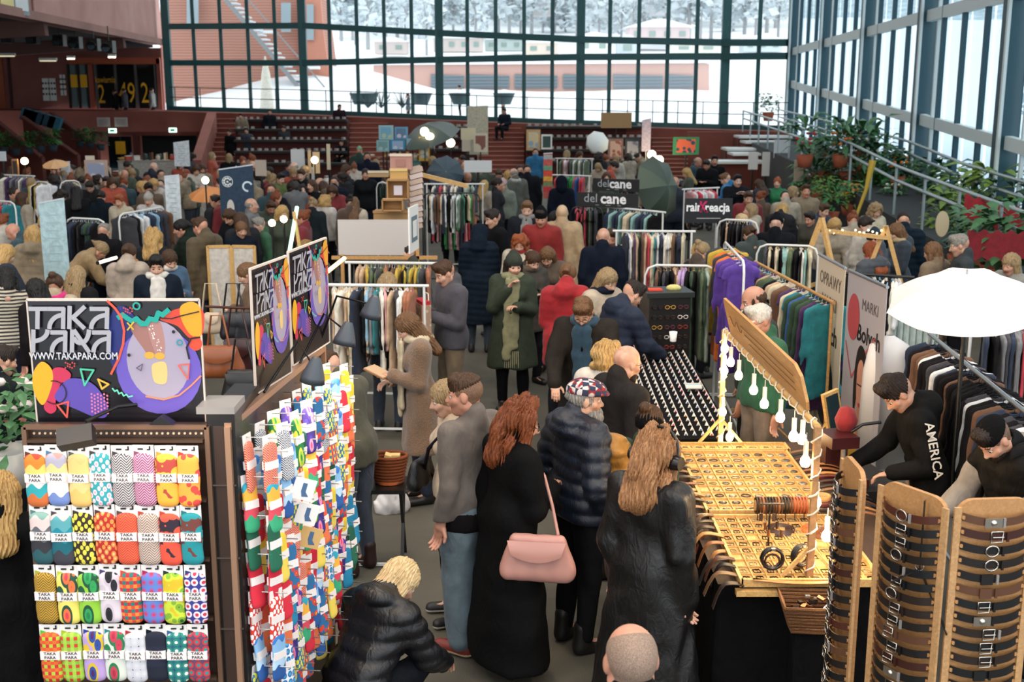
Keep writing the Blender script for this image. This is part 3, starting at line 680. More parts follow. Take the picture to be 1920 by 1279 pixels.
def hand_np(kind, res):
    """right-hand local: wrist at origin, fingers to +y, palm facing -z, thumb on -x side"""
    def go():
        P = [ell((0, .045, 0), (.04, .052, .015), .012), cap((0, -.03, 0), (0, .01, 0), .025, .028, fl=1, k=.02)]
        bend = {'relax': (18, 28, 22), 'curl': (45, 62, 45), 'flat': (4, 8, 6)}[kind]
        for i, (x, ln) in enumerate(((-.029, .072), (-.010, .082), (.010, .076), (.028, .06))):
            p = A([x, .088 - abs(x)*.2, 0.]); a = 0
            for q, fr in zip(bend, (.45, .31, .24)):
                a += q; d = A([x*.15, math.cos(R(a)), -math.sin(R(a))])*ln*fr; P.append(cap(p, p + d, .0088 - .001*i*.3, .0078, k=.004)); p = p + d
        p = A([-.03, .015, -.004]); q = A([-.06, .045, -.014]); r_ = q + (A([-.008, .028, -.01]) if kind != 'curl' else A([.022, .024, -.022]))
        P += [cap(p, q, .013, .011, k=.01), cap(q, r_, .010, .0085, k=.004)]
        return [(*sdf(P, res), 0)]
    return cached(('hand', kind, res), go)
def xf(parts, m, t, flipx=False):
    out = []
    for v, f, mi in parts:
        v = v*A([-1, 1, 1]) if flipx else v
        out.append((v @ m.T + t, f[:, ::-1] if flipx else f, mi))
    return out
ARMS = {  # elbow, wrist offsets relative to the shoulder for the right arm (x outward), in torso frame
 'down': ((.05, -.03, -.29), (.055, .03, -.53)), 'fwd': ((.05, .02, -.28), (-.05, .24, -.30)), 'hold': ((.04, .04, -.28), (-.10, .24, -.22)),
 'up': ((.05, .10, -.24), (-.09, .24, -.06)), 'chin': ((.03, .10, -.25), (-.13, .17, -.03)), 'reach': ((.05, .17, -.23), (-.02, .40, -.30)), 'pocket': ((.09, -.05, -.27), (.03, .09, -.46)),
 'table': ((.06, .12, -.26), (-.0, .34, -.40)), 'cross': ((.07, .04, -.27), (-.20, .17, -.24)), 'far': ((.08, .24, -.16), (.05, .48, -.22)), 'strap': ((.04, .02, -.28), (-.04, .16, -.12))}
def J(lean=0, head=(0, 0, 0), aR='down', aL='down', legs='stand', fem=0):
    j = {}; hipz = .93; seat = legs in ('sit', 'crouch')
    if legs == 'sit': hipz = .50
    if legs == 'crouch': hipz = .38
    pel = A([0, 0, hipz]); Rt = rotm('x', -lean); T = lambda x, y, z: pel + Rt @ A([x, y, z])
    sw = .165 if fem else .19
    j['pel'] = pel; j['waist'] = T(0, 0, .17); j['chest'] = T(0, .005, .36); j['neck'] = T(0, -.02, .52); j['R'] = Rt; j['T'] = T
    hc = T(0, .012, .66 if not lean > 25 else .655); hr = Rt @ rotm('z', head[1]) @ rotm('x', -head[0]) @ rotm('y', head[2]); nb = T(0, -.01, .545)
    j['hr'] = hr; j['hc'] = nb + hr @ A([0, .022, .107])
    for s, k, a in ((1, 'R', aR), (-1, 'L', aL)):
        sh = T(s*sw, -.01, .455); e, w = ARMS[a]; up = rotm('x', lean*.0)
        mx = Rt if a in ('reach', 'up', 'chin', 'hold', 'fwd', 'cross', 'strap', 'far') else rotm('x', -lean*.35)
        if lean > 15 and a in ('down', 'table'): mx = np.eye(3)
        j['sh' + k] = sh; j['el' + k] = sh + mx @ A([s*e[0], e[1], e[2]]); j['wr' + k] = sh + mx @ A([s*w[0], w[1], w[2]])
        hx = s*.09
        j['hip' + k] = pel + A([hx, 0, -.04])
        if legs == 'stand': j['kn' + k] = A([s*.105, .015, .49]); j['an' + k] = A([s*.115, -.02, .085]); j['ft' + k] = 0
        elif legs == 'walk': j['kn' + k] = A([s*.09, .08*s + .06, .50]); j['an' + k] = A([s*.08, .2*s - .02, .09 if s > 0 else .13]); j['ft' + k] = 0
        elif legs == 'sit': j['kn' + k] = A([s*.13, .42, .50]); j['an' + k] = A([s*.13, .40, .085]); j['ft' + k] = 0
        elif legs == 'crouch': j['kn' + k] = A([s*.17, .36, .44 if s > 0 else .30]); j['an' + k] = A([s*.12, .08 if s > 0 else -.06, .09]); j['ft' + k] = 0
    return j
POSES = {
 'clutchR': dict(lean=4, head=(14, -30, 0), aR='hold', aL='down'), 'pocketR': dict(aR='pocket', aL='pocket', head=(8, -24, 0)), 'backL': dict(head=(8, 32, 0)),
 'stand': dict(), 'look': dict(head=(18, 0, 0)), 'lookL': dict(head=(10, 35, 0)), 'lookR': dict(head=(10, -35, 0)), 'hold': dict(head=(28, 0, 0), aR='hold', aL='hold'), 'hold1': dict(head=(22, 0, 0), aR='hold'),
 'read': dict(head=(30, 0, 0), aR='fwd', aL='hold', lean=4), 'chin': dict(head=(12, 20, 0), aR='chin', aL='hold'), 'pocket': dict(aR='pocket', aL='pocket', head=(8, 0, 0)),
 'table': dict(lean=14, head=(26, 0, 0), aR='table', aL='table'), 'lean': dict(lean=26, head=(14, 0, 0), aR='table', aL='reach'), 'bend': dict(lean=52, head=(4, 0, 0), aR='table', aL='table'),
 'reach': dict(lean=14, head=(22, 0, 0), aR='reach', aL='down'), 'walk': dict(legs='walk', head=(4, 0, 0)), 'cross': dict(aR='cross', aL='cross', head=(6, 0, 0)), 'phone': dict(head=(6, 0, 0), aR='up', aL='up'),
 'sit': dict(legs='sit', head=(10, 0, 0), aR='fwd', aL='fwd'), 'crouch': dict(legs='crouch', lean=34, head=(22, -22, 0), aR='table', aL='table'), 'clutch': dict(lean=5, head=(20, 0, 0), aR='hold', aL='down'),
 'work': dict(lean=16, head=(34, 10, 0), aR='table', aL='fwd'), 'strap': dict(head=(10, -8, 0), aR='hold', aL='down'), 'walkhold': dict(legs='walk', head=(16, 0, 0), aR='hold')}
def arms(j, r0, r1, r2, cut=.0, k=.03):
    P = []
    for s in 'RL':
        w = j['el' + s] + (j['wr' + s] - j['el' + s])*(1 - cut)
        P += [cap(j['sh' + s], j['el' + s], r0, r1, k=k), cap(j['el' + s], w, r1, r2, k=.015)]
    return P
def torso(j, b, fem, low=-.02):
    T = j['T']; w = .92 if fem else 1
    return [cap(T(-.055*w, 0, .05), T(.055*w, 0, .05), .105*w + b, fl=.85, k=.05), cap(T(-.045*w, 0, .2), T(.045*w, 0, .2), .09*w + b, fl=.8, k=.07),
            cap(T(-.06*w, .005, .36), T(.06*w, .005, .36), .105*w + b, fl=.8, k=.07), cap(T(-.14*w, -.01, .45), T(.14*w, -.01, .45), .05 + b*.8, k=.06)] + \
           ([cap(T(-.07, .07, .34), T(.07, .07, .34), .055 + b*.6, k=.04)] if fem else [])
def folds(amp, f=1.0, quilt=0.0, seed=0):
    r_ = np.random.RandomState(seed); ks = r_.normal(0, 1, (4, 3))*A([16, 16, 7])*f; ph = r_.uniform(0, 6, 4)
    def go(X, Y, Z):
        d = 0
        for k_, p in zip(ks, ph): d = d + np.sin(X*k_[0] + Y*k_[1] + Z*k_[2] + p + 1.2*np.sin(Z*9*f + p))*amp/2.6
        if quilt: d = d - quilt*(np.abs(np.sin(Z*PI/.085 + .35*np.sin(X*9) + .2*np.sin(Y*11))) - .5)
        return d.astype(np.float32)
    return go
BULK = .013
GARM = {  # bulk, hem drop below hip, skirt flare, hood, collar, quilt, fold, collar-height
 'sweater': (.016, .02, 0, 0, .4, 0, .007), 'jacket': (.030, .06, 0, 0, 1, 0, .008), 'hoodie': (.026, .04, 0, 1, .5, 0, .008), 'puffer': (.042, .04, 0, 1, 1, .013, .006),
 'parka': (.040, .22, .01, 1, 1, .006, .008), 'coat': (.034, .42, .05, 0, 1, 0, .009), 'long': (.038, .80, .10, 0, 1, 0, .011), 'longpuffer': (.048, .50, .03, 1, 1, .013, .006), 'vest': (.034, .05, 0, 0, 1, .004, .006),
 'leather': (.036, .80, .11, 0, 1, 0, .012), 'tee': (.014, .03, 0, 0, .3, 0, .005), 'apron': (.02, .3, .01, 0, .3, 0, .006)}
def top_np(pose, g, fem, res, slv=.04):
    def go():
        j = J(**{**pose, 'fem': fem}); b, drop, flare, hood, col, quilt, fold = GARM[g]; b += BULK if not g in ('vest', 'tee', 'apron') else .024; T = j['T']
        P = torso(j, b, fem)
        sit = pose.get('legs') in ('sit', 'crouch')
        if not g in ('vest', 'tee', 'apron'): P += arms(j, .052 + b*.75, .044 + b*.6, .034 + b*.55, slv)
        elif g != 'apron': P += [cap(j['sh' + s], j['sh' + s] + (j['el' + s] - j['sh' + s])*.25, .055 + b*.6, k=.03) for s in 'RL']
        if col: P += [cap(T(0, -.03, .50), T(0, -.03, .55*1 if col < 1 else .565), .062 + b*.5, .058 + b*.4, k=.02)]
        if hood: P += [ell(T(0, -.105, .50), (.115, .075, .085), .03, rot=None), cap(T(-.08, -.05, .53), T(.08, -.05, .53), .035, k=.03)]
        if not sit:
            p = j['pel']; n = max(1, int(drop/.18))
            P += [cap(p + A([-.06, 0, .02]), p + A([-.06, 0, -drop]), .115 + b, .115 + b + flare, fl=.8, k=.06), cap(p + A([.06, 0, .02]), p + A([.06, 0, -drop]), .115 + b, .115 + b + flare, fl=.8, k=.06)]
            P += [half(p + A([0, 0, -drop - .03]), (0, 0, -1), .004)]
        else:
            if drop > .15: P += [cap(j['hip' + s], j['hip' + s] + (j['kn' + s] - j['hip' + s])*.7, .11 + b, k=.05) for s in 'RL']
        # neck opening
        P += [ell(T(0, .03, .60), (.055, .07, .075), .01, 's')]
        return [(*sdf(P, res, folds(fold, 1.3 if res < .016 else .8, quilt, sum(map(ord, g)) % 7)), 0)]
    return cached(('top', str(sorted(pose.items())), g, fem, res), go)
def legs_np(pose, fat, fem, res):
    def go():
        j = J(**{**pose, 'fem': fem}); P = [cap(j['pel'] + A([-.05, 0, 0]), j['pel'] + A([.05, 0, 0]), .115, fl=.85, k=.04)]
        for s in 'RL':
            P += [cap(j['hip' + s], j['kn' + s], .088 + fat, .056 + fat, k=.03), cap(j['kn' + s], j['an' + s] + A([0, 0, .03]), .056 + fat, .044 + fat, k=.02)]
        return [(*sdf(P, res, folds(.007, 1.6, 0, 3)), 0)]
    return cached(('legs', str(sorted(pose.items())), fat, fem, res), go)
def body_np(pose, fem, hres, cres, hands):
    def go():
        j = J(**{**pose, 'fem': fem}); P = torso(j, -.02, fem) + arms(j, .036, .032, .024) + [cap(j['T'](0, -.02, .42), j['T'](0, -.02, .55), .05, k=.03)]
        for s in 'RL': P += [cap(j['hip' + s], j['kn' + s], .07, .045), cap(j['kn' + s], j['an' + s], .045, .032), cap(j['an' + s], j['an' + s] + A([0, .14, -.05]), .03)]
        parts = [(*sdf(P, cres), 0)] + xf(head_np(fem, hres), j['hr'], j['hc'])
        for s, kd in zip('RL', hands):
            y = j['wr' + s] - j['el' + s]; y /= np.linalg.norm(y); up = A([0, 0, 1.]) if abs(y[2]) < .8 else A([1. if s == 'L' else -1., 0, 0])
            x = np.cross(y, up); x /= np.linalg.norm(x); z = np.cross(x, y); m_ = np.stack([x, y, z], 1)
            parts += xf(hand_np(kd, hres*.85 if hres < .01 else hres), m_, j['wr' + s], flipx=(s == 'L'))
        return parts
    return cached(('body', str(sorted(pose.items())), fem, hres, hands), go)
def hair_np(kind, res):
    def go():
        face = [ell((0, .118, -.03), (.062, .062, .085), .012, 's')]
        back = [ell((0, -.014, .034), (.086, .105, .097), .02)]
        r_ = random.Random(sum(map(ord, kind)))
        amp = .0035
        if kind == 'short': P = [ell((0, -.016, .038), (.083, .101, .096), .02), cap((-.03, .06, .105), (.035, .055, .108), .03, k=.03)] + face + [half((0, .0, -.035), (0, -.9, -1))] + [ell((0, .1, -.02), (.08, .075, .075), .01, 's')]
        elif kind == 'fade': P = [ell((0, -.012, .05), (.0795, .099, .082), .02), cap((-.03, .05, .102), (.03, .05, .102), .028, k=.03), half((0, -.0, .04), (0, -.35, -1), .02)] + [ell((0, .112, .0), (.08, .06, .062), .01, 's')]
        elif kind == 'quiff': P = [ell((0, -.016, .035), (.084, .103, .094), .02), cap((-.035, .05, .10), (.035, .055, .105), .036, k=.03), cap((-.03, -.02, .11), (.03, -.02, .112), .035, k=.03)] + [half((0, .0, -.05), (0, -.9, -1)), ell((0, .105, -.03), (.084, .075, .078), .01, 's')]
        elif kind == 'shaved': P = [ell((0, -.012, .028), (.0785*(1), .0975, .0915), .02), cap((0, -.03, -.05), (0, -.035, -.07), .055, k=.02), half((0, 0, .088), (0, .75, 1)), half((0, 0, -.075), (0, -.5, -1)), ell((0, .10, -.01), (.085, .085, .10), .01, 's'), ell((-.078, .012, -.012), (.014, .02, .03), .004, 's'), ell((.078, .012, -.012), (.014, .02, .03), .004, 's')]; amp = 0
        elif kind == 'sides': P = [ell((0, -.02, .01), (.084, .098, .08), .02), half((0, 0, .052), (0, .3, 1)), half((0, -.0, -.06), (0, -.5, -1)), ell((0, .09, .0), (.07, .085, .12), .01, 's')]
        elif kind == 'long':
            P = back + [cap((s*.062, -.02, .02), (s*.088, -.01, -.26), .038, .026, k=.03) for s in (-1, 1)] + [cap((0, -.07, 0), (0, -.095, -.30), .06, .05, fl=.7, k=.04), cap((-.05, -.06, 0), (-.06, -.08, -.30), .04, k=.04), cap((.05, -.06, 0), (.06, -.08, -.29), .04, k=.04)] + face; amp = .005
        elif kind == 'bob': P = back + [cap((s*.06, -.01, .0), (s*.075, .0, -.10), .04, .034, k=.03) for s in (-1, 1)] + [cap((0, -.06, 0), (0, -.07, -.10), .07, .065, fl=.8, k=.04)] + face; amp = .005
        elif kind == 'bun': P = back + [ell((0, -.10, .10), (.042, .04, .04), .012), half((0, 0, -.05), (0, -.5, -1))] + face
        elif kind == 'pony': P = back + [cap((0, -.1, .05), (0, -.15, -.02), .03, .035, k=.02), cap((0, -.15, -.02), (0, -.13, -.2), .035, .02, k=.02), half((0, 0.1, -.06), (0, -.2, -1))] + face
        elif kind in ('curly', 'wavy'):
            P = list(back); big = kind == 'curly'
            for i in range(70 if big else 60):
                a = r_.uniform(0, 2*PI); z = r_.uniform(-.09 if big else -.27, .12); rr = .095 if z > -.05 else .105
                s_ = math.sqrt(max(.05, 1 - max(0, (z - .02)/.11)**2)); q_ = r_.uniform(.02, .032); P.append(ell((rr*s_*math.cos(a), rr*1.1*s_*math.sin(a) - .02, z), (q_, q_, q_*(1 if big else 1.9)), .02))
            P += [cap((0, -.06, 0), (0, -.07, -.08 if big else -.24), .07, .075, fl=.9, k=.04)] + [ell((0, .125, -.04), (.095, .085, .12 if big else .2), .012, 's'), ell((0, .09, -.02), (.064, .05, .08), .01, 's')]; amp = .0045
        elif kind == 'beanie': P = [ell((0, -.014, .05), (.09, .109, .096), .02), cap((-.0, -.03, .12), (0, -.035, .135), .04, k=.03), half((0, .0, .028), (0, -.18, -1))]; amp = .0015
        elif kind == 'docker': P = [ell((0, -.02, .048), (.089, .106, .088), .02), half((0, .0, .035), (0, -.25, -1))]; amp = .001
        elif kind == 'cap': P = [ell((0, -.012, .052), (.09, .108, .075), .02), ell((0, .085, .05), (.075, .06, .014), .015), ell((0, .03, .075), (.088, .09, .045), .02), half((0, .0, .033), (0, 0, -1))]; amp = 0
        elif kind == 'hood': P = [ell((0, -.03, .025), (.115, .125, .125), .02), cap((0, -.06, -.03), (0, -.07, -.12), .10, .11, k=.04), ell((0, .13, .0), (.078, .12, .1), .012, 's')]; amp = .004
        elif kind == 'beard': P = [ell((0, .035, -.075), (.058, .062, .055), .02), cap((0, .07, -.10), (0, .075, -.12), .03, k=.02), ell((0, .06, .0), (.09, .09, .05), .01, 's'), cap((-.018, .1, -.058), (.018, .1, -.058), .009, k=.003, op='s'), half((0, 0, -.02), (0, .1, 1))]
        elif kind == 'bigbeard': P = [ell((0, .04, -.08), (.062, .066, .06), .02), cap((0, .075, -.11), (0, .085, -.20), .052, .028, k=.03), ell((0, .05, .01), (.09, .10, .055), .01, 's'), cap((-.016, .105, -.056), (.016, .105, -.056), .008, k=.003, op='s'), half((0, 0, -.03), (0, .1, 1))]; amp = .006
        def dsp(X, Y, Z):
            th = np.arctan2(X, -Y + .0); return (amp*np.sin(th*34 + 3*np.sin(Z*30)) * np.ones_like(Z) + amp*.6*np.sin(th*61 + Z*40 + 1)).astype(np.float32)
        return [(*sdf(P, res, dsp if amp else None), 0)]
    return cached(('hair', kind, res), go)
def shoe_np(kind, res):
    def go():
        P = [cap((0, -.06, .035), (0, .13, .03), .042, .04, k=.02), ell((0, -.04, .08), (.042, .055, .07), .03), half((0, 0, .004), (0, 0, -1), .003)]
        if kind == 'boot': P += [cap((0, -.045, .06), (0, -.045, .17), .05, .052, k=.02)]
        v, f = sdf(P, res); c = v[f].mean(1); return [(v, f, (c[:, 2] < .026).astype(int))]
    return cached(('shoe', kind, res), go)
def scarf_np(pose, fem, res, ln=.5):
    def go():
        j = J(**{**pose, 'fem': fem}); T = j['T']; P = []
        n = 10
        for i in range(n):
            a, b = 2*PI*i/n, 2*PI*(i + 1)/n
            P.append(cap(T(.085*math.cos(a), .085*math.sin(a) - .01, .53 + .015*math.sin(a)), T(.085*math.cos(b), .085*math.sin(b) - .01, .53 + .015*math.sin(b)), .04, k=.015))
        if ln: P += [cap(T(.04, .14, .5), T(.05, .185, .5 - ln), .04, .048, fl=.5, k=.02), cap(T(-.04, .14, .5), T(-.03, .18, .5 - ln*.86), .04, .048, fl=.5, k=.02)]
        return [(*sdf(P, res, folds(.008, 2.2, 0, 5)), 0)]
    return cached(('scarf', str(sorted(pose.items())), fem, res, ln), go)
SK = {'fair': '#cda087', 'pale': '#d6b09a', 'tan': '#b0805f', 'rosy': '#c48e76'}
def skinmats(k, brow='#4a3526', extra='skin'):
    c = SK[k]; return [mat(c, 'skin', .5, col2='#b27a60'), mat('#9c5248', 'plain', .5), mat('#d8d2ca', 'plain', .3), mat(brow, 'plain', .6)]
def me_cached(name, key, fn, mats):
    k = ('me', name, key)
    if k not in _c: _c[k] = npmesh(name, fn(), mats)
    return _c[k]
def addp(name, key, parts_fn, mats, root, label=None):
    """part object with shared mesh, own materials"""
    me = me_cached(name, key, parts_fn, mats); o = link(name, me, root)
    for i, mt in enumerate(mats):
        if me.materials[i] is not mt: recolor(o, mt, i)
    if label: o['label'] = label
    return o
HAIRC = {'blond': ('#c9a468', '#8d6a3c'), 'ash': ('#a98f68', '#6f5a3e'), 'lbrown': ('#7d5a3a', '#4a3220'), 'brown': ('#50351f', '#2a1a10'), 'dark': ('#2a1d16', '#120c09'), 'black': ('#15110f', '#070606'), 'grey': ('#9a958c', '#625d56'),
         'white': ('#d8d3c8', '#a59f94'), 'auburn': ('#8a4a26', '#4c2412'), 'red': ('#a5562c', '#6a3216'), 'strawb': ('#a87a50', '#6a4428'), 'platin': ('#e2cb9c', '#a8865a')}
def person(px, py, h, face, pose, garm, col, legc='#1a1b20', hair='short', hc='dark', fem=0, skin='fair', label='', tier=None, group=None, shoe='#17130f', hat=None, scarf=None, beard=None, glasses=False, kind='fabric', hands=('relax', 'relax'), col2=None, fat=.014, ln=.45, sole='#1a1816', shoek='shoe', z0=0.0, beardc=None, slen=None, hoodc=None, loc=None, rough=.8):
    ps = POSES[pose] if isinstance(pose, str) else pose
    j = J(**{**ps, 'fem': fem}); s = h/1.708 if ps.get('legs') not in ('sit', 'crouch') else h/1.7
    top = j['hc'] + j['hr'] @ A([0, -.012, .118]); zt = max(top[2], j['hc'][2] + .1)*s
    if tier != 0 and loc is None: s *= 1.05; zt *= 1.05
    a = R(face); ca, sa = math.cos(a), math.sin(a)
    if loc is None:
        w = W(px, py, z0 + zt); loc = Vector((w.x - (ca*top[0] - sa*top[1])*s, w.y - (sa*top[0] + ca*top[1])*s, z0))
    if tier is None: tier = 0 if loc.y < 10.2 else 1 if loc.y < 17 else 2
    hr, tr, cr_ = ((.0062, .0125, .03), (.0095, .02, .045), (.015, .03, .06))[tier]
    root = empty('person', loc, a, label, 'person', group); root.scale = (s, s, s)
    key = (str(sorted(ps.items())), fem, tier)
    hd = hands if tier < 2 else ('relax', 'relax')
    brow = HAIRC.get(hc, ('#4a3526',))[0] if hc != 'platin' else '#8d6a3c'
    addp('body', key + (hd,), lambda: body_np(ps, fem, hr, cr_, hd), skinmats(skin, brow if hair != 'none' else '#5a4636'), root)
    addp(garm if garm not in ('long', 'leather', 'longpuffer') else 'coat', key + (garm,), lambda: top_np(ps, garm, fem, tr), [mat(col, kind, rough, col2=col2)], root)
    addp('trousers', key + (fat,), lambda: legs_np(ps, fat, fem, tr), [mat(legc, 'fabric', .85)], root)
    for s_ in 'RL':
        me = me_cached('shoe', (shoek, tier), lambda: shoe_np(shoek, tr*.8), [mat(shoe), mat(sole)])
        o = link('shoe', me, root, tuple(j['an' + s_] + A([0, .03, -.08])), (0, 0, -.15 if s_ == 'R' else .15))
        for i, mt in enumerate((mat(shoe, 'plain', .5), mat(sole, 'plain', .6))): recolor(o, mt, i)
    hm = Matrix([list(r_) for r_ in j['hr']]).to_4x4(); hm.translation = Vector(j['hc'])
    def headpart(name, kd, mm):
        me = me_cached(name, (kd, tier), lambda: hair_np(kd, hr if tier else .0055), [mm]); o = link(name, me, root); o.matrix_local = hm
        if me.materials[0] is not mm: recolor(o, mm)
        return o
    if hair not in ('none', 'stubble'):
        c1, c2 = HAIRC[hc]; headpart('hair', hair, mat(c1, 'hair', .55, col2=c2))
    if hair == 'stubble': headpart('hair', 'shaved', mat('#a08573', 'stubble', .7, col2='#6a594c'))
    if hair == 'fade': headpart('shaved_sides', 'shaved', mat('#8a6a54', 'stubble', .7, col2=HAIRC[hc][0]))
    if hat: headpart({'beanie': 'beanie', 'docker': 'beanie', 'cap': 'flat_cap', 'hood': 'hood'}[hat[0]], hat[0], mat(hat[1], hat[2] if len(hat) > 2 else 'fabric', .9))
    if beard: c1, c2 = HAIRC[beardc or hc]; headpart('beard', beard, mat(c1, 'hair', .7, col2=c2))
    if scarf: addp('scarf', key + (slen,), lambda: scarf_np(ps, fem, tr*.85, .5 if slen is None else slen), [mat(scarf, 'fabric', .9)], root)
    if glasses:
        m = M()
        for sx in (-1, 1):
            m.tube([(sx*.033 + .024*math.cos(t), .106, .004 + .018*math.sin(t)) for t in [2*PI*i/10 for i in range(10)]], .0022, 4, True); m.cyl((sx*.057, .105, .008), (sx*.08, -.0, .008), .0018, n=4)
        m.cyl((-.009, .108, .008), (.009, .108, .008), .002, n=4); o = m.obj('glasses', mat('#151214', 'plain', .3), root); o.matrix_local = hm
    root['s'] = s
    return root, j, s
def wpt(root, p):
    """person-local point to world"""
    return root.matrix_basis @ Vector(p)
# ================================================================ flat print helper: 2-D shapes on a board, u to the right, v down (0..1)
class Print:
    def __init__(s, w, h): s.w, s.h, s.lay, s.d = w, h, 0, {}
    def P(s, u, v): return (s.w*(u - .5), s.h*(.5 - v))
    def put(s, col, pts):
        s.lay += 1; m = s.d.setdefault(col, M()); y = -.0015 - s.lay*.00012
        vs = [(x, y, z) for x, z in pts]; ar = sum(pts[i][0]*pts[(i+1) % len(pts)][1] - pts[(i+1) % len(pts)][0]*pts[i][1] for i in range(len(pts)))
        m.add(vs if ar > 0 else vs[::-1], [tuple(range(len(vs)))])
    def poly(s, col, pts): s.put(col, [s.P(*p) for p in pts])
    def blob(s, col, pts, n=5):
        k = len(pts); out = []
        for i in range(k):
            p0, p1, p2, p3 = (pts[(i + q) % k] for q in (-1, 0, 1, 2))
            for t in range(n):
                t /= n; out.append(tuple(.5*((2*p1[a]) + (-p0[a] + p2[a])*t + (2*p0[a] - 5*p1[a] + 4*p2[a] - p3[a])*t*t + (-p0[a] + 3*p1[a] - 3*p2[a] + p3[a])*t**3) for a in (0, 1)))
        s.put(col, [s.P(*p) for p in out])
    def oval(s, col, u, v, ru, rv, n=26): s.poly(col, [(u + ru*math.cos(2*PI*i/n), v + rv*math.sin(2*PI*i/n)) for i in range(n)])
    def line(s, col, pts, w, closed=False):
        q = [s.P(*p) for p in pts]; q = q + [q[0]] if closed else q
        s.lay += 1
        for a, b in zip(q[:-1], q[1:]):
            d = Vector((b[0] - a[0], b[1] - a[1])); L = d.length
            if L < 1e-7: continue
            d /= L; n = Vector((-d.y, d.x))*w/2; e = d*w*.3; s.lay -= .9
            s.put(col, [(a[0] + n.x - e.x, a[1] + n.y - e.y), (a[0] - n.x - e.x, a[1] - n.y - e.y), (b[0] - n.x + e.x, b[1] - n.y + e.y), (b[0] + n.x + e.x, b[1] + n.y + e.y)])
    def ring(s, col, u, v, r, w, a0=0, a1=360, n=22): s.line(col, [(u + r/s.w*math.cos(R(a0 + (a1 - a0)*i/n)), v + r/s.h*math.sin(R(a0 + (a1 - a0)*i/n))) for i in range(n + 1)], w)
    def done(s, parent, name='print'):
        for col, m in s.d.items(): m.obj(name, mat(col, 'plain', .45) if isinstance(col, str) else col, parent)
def zz(x, y): return ((x - 30 - (y - 65)*.105)/1430, (y - 60)/1140)
def taka_art(w, h):
    p = Print(w, h); Z = lambda L: [zz(*q) for q in L]
    k = w/1430
    p.oval('#1d2a70', *zz(850, 400), .10, .26); p.oval('#6a55b4', *zz(1150, 620), .25, .30); p.oval('#a89cae', *zz(1140, 535), .185, .275)
    p.blob('#d8432f', Z([(1140, 205), (1300, 125), (1490, 135), (1500, 330), (1400, 360), (1290, 265)])); p.blob('#e0a020', Z([(1310, 110), (1400, 75), (1475, 130), (1490, 340), (1400, 330), (1320, 210)]))
    p.oval('#df4b30', *zz(1445, 400), .04, .05)
    p.blob('#a06f66', Z([(895, 270), (1010, 225), (1110, 460), (1060, 500), (1020, 450)])); p.blob('#b08078', Z([(1035, 235), (1140, 225), (1190, 400), (1180, 500), (1115, 480)]))
    p.oval('#d9a63c', *zz(1065, 495), .03, .025); p.oval('#d9a63c', *zz(1152, 500), .03, .025); p.blob('#e3c079', Z([(1100, 560), (1205, 555), (1215, 710), (1120, 710), (1090, 620)]))
    r_ = random.Random(5)
    for i in range(26): t = r_.random(); p.oval('#f0e6dc', *zz(1060 + 90*t + r_.uniform(-20, 20), 270 + 180*t + r_.uniform(-20, 20)), .004, .005, 6)
    p.line('#18a090', Z([(800, 195), (835, 175), (870, 200), (915, 225), (950, 205), (990, 245), (1030, 245), (1060, 205), (1110, 215), (1130, 160), (1165, 175), (1210, 140)]), 42*k)
    p.line('#e0553a', Z([(705, 68), (770, 125), (820, 190), (850, 300), (845, 400), (810, 520), (750, 640)]), 20*k)
    p.line('#121016', Z([(1150, 200), (1240, 205), (1330, 180), (1465, 150)]), 10*k); p.line('#121016', Z([(1480, 350), (1410, 360), (1375, 430), (1400, 520)]), 14*k)
    p.line('#f08a5a', Z([(1505, 655), (1430, 730), (1330, 810), (1200, 845), (1050, 820)]), 13*k)
    p.blob('#c92f52', Z([(255, 610), (340, 590), (412, 640), (390, 700), (330, 720), (290, 850), (295, 930), (240, 957), (190, 900), (240, 760)]))
    p.blob('#e8a91e', Z([(95, 640), (165, 543), (250, 600), (258, 720), (185, 888), (108, 790)]))
    p.blob('#5c48a6', Z([(285, 800), (390, 682), (540, 690), (650, 765), (730, 900), (715, 985), (620, 985), (470, 925), (310, 860)]))
    for i in range(6):
        for j in range(6): p.oval('#e27a9c', *zz(590 + i*27 + j*2, 800 + j*28 + (i % 2)*12), .006, .008, 8)
    for L, c, wd in (([(497, 600), (607, 607), (533, 730)], '#4fc39a', 15), ([(645, 680), (735, 720), (680, 757)], '#f0b23c', 15), ([(305, 885), (400, 860), (390, 985)], '#ef5a4c', 15), ([(1315, 570), (1405, 560), (1400, 680)], '#f0604c', 11), ([(965, 590), (1015, 560), (1005, 612)], '#5f5568', 8)): p.line(c, Z(L), wd*k, True)
    p.ring('#141019', *zz(280, 785), 100*k, 9*k, -100, 130); p.ring('#20a596', *zz(950, 105), 27*k, 13*k); p.ring('#2c8fa0', *zz(1320, 390), 22*k, 12*k)
    for q in ((1265, 305), (900, 488)): p.oval('#15121a', *zz(*q), .010, .012, 12)
    p.line('#e5b02c', Z([(880, 235), (930, 285)]), 12*k); p.line('#e5b02c', Z([(930, 230), (882, 290)]), 12*k)
    p.line('#6fd6b4', Z([(770, 752), (790, 775), (810, 765), (825, 795), (850, 785), (865, 812), (890, 800), (905, 820), (940, 812)]), 12*k)
    for i in range(10):
        p.oval('#d8453e', *zz(372 + (i % 5)*19, 548 + (i//5)*26 + (i % 3)*7), .005, .006, 8); p.oval('#d8453e', *zz(845 + (i % 5)*18, 118 + (i//5)*26 + (i % 3)*7), .005, .006, 8)
    # lettering, drawn with strokes
    Wh = '#aaa7ad'; sw = 36*k
    def ltr(x, y, w_, h_, strokes):
        for L in strokes: p.line(Wh, [zz(x + q[0]*w_ + (y + q[1]*h_ - 110)*.0, y + q[1]*h_) for q in L], sw)
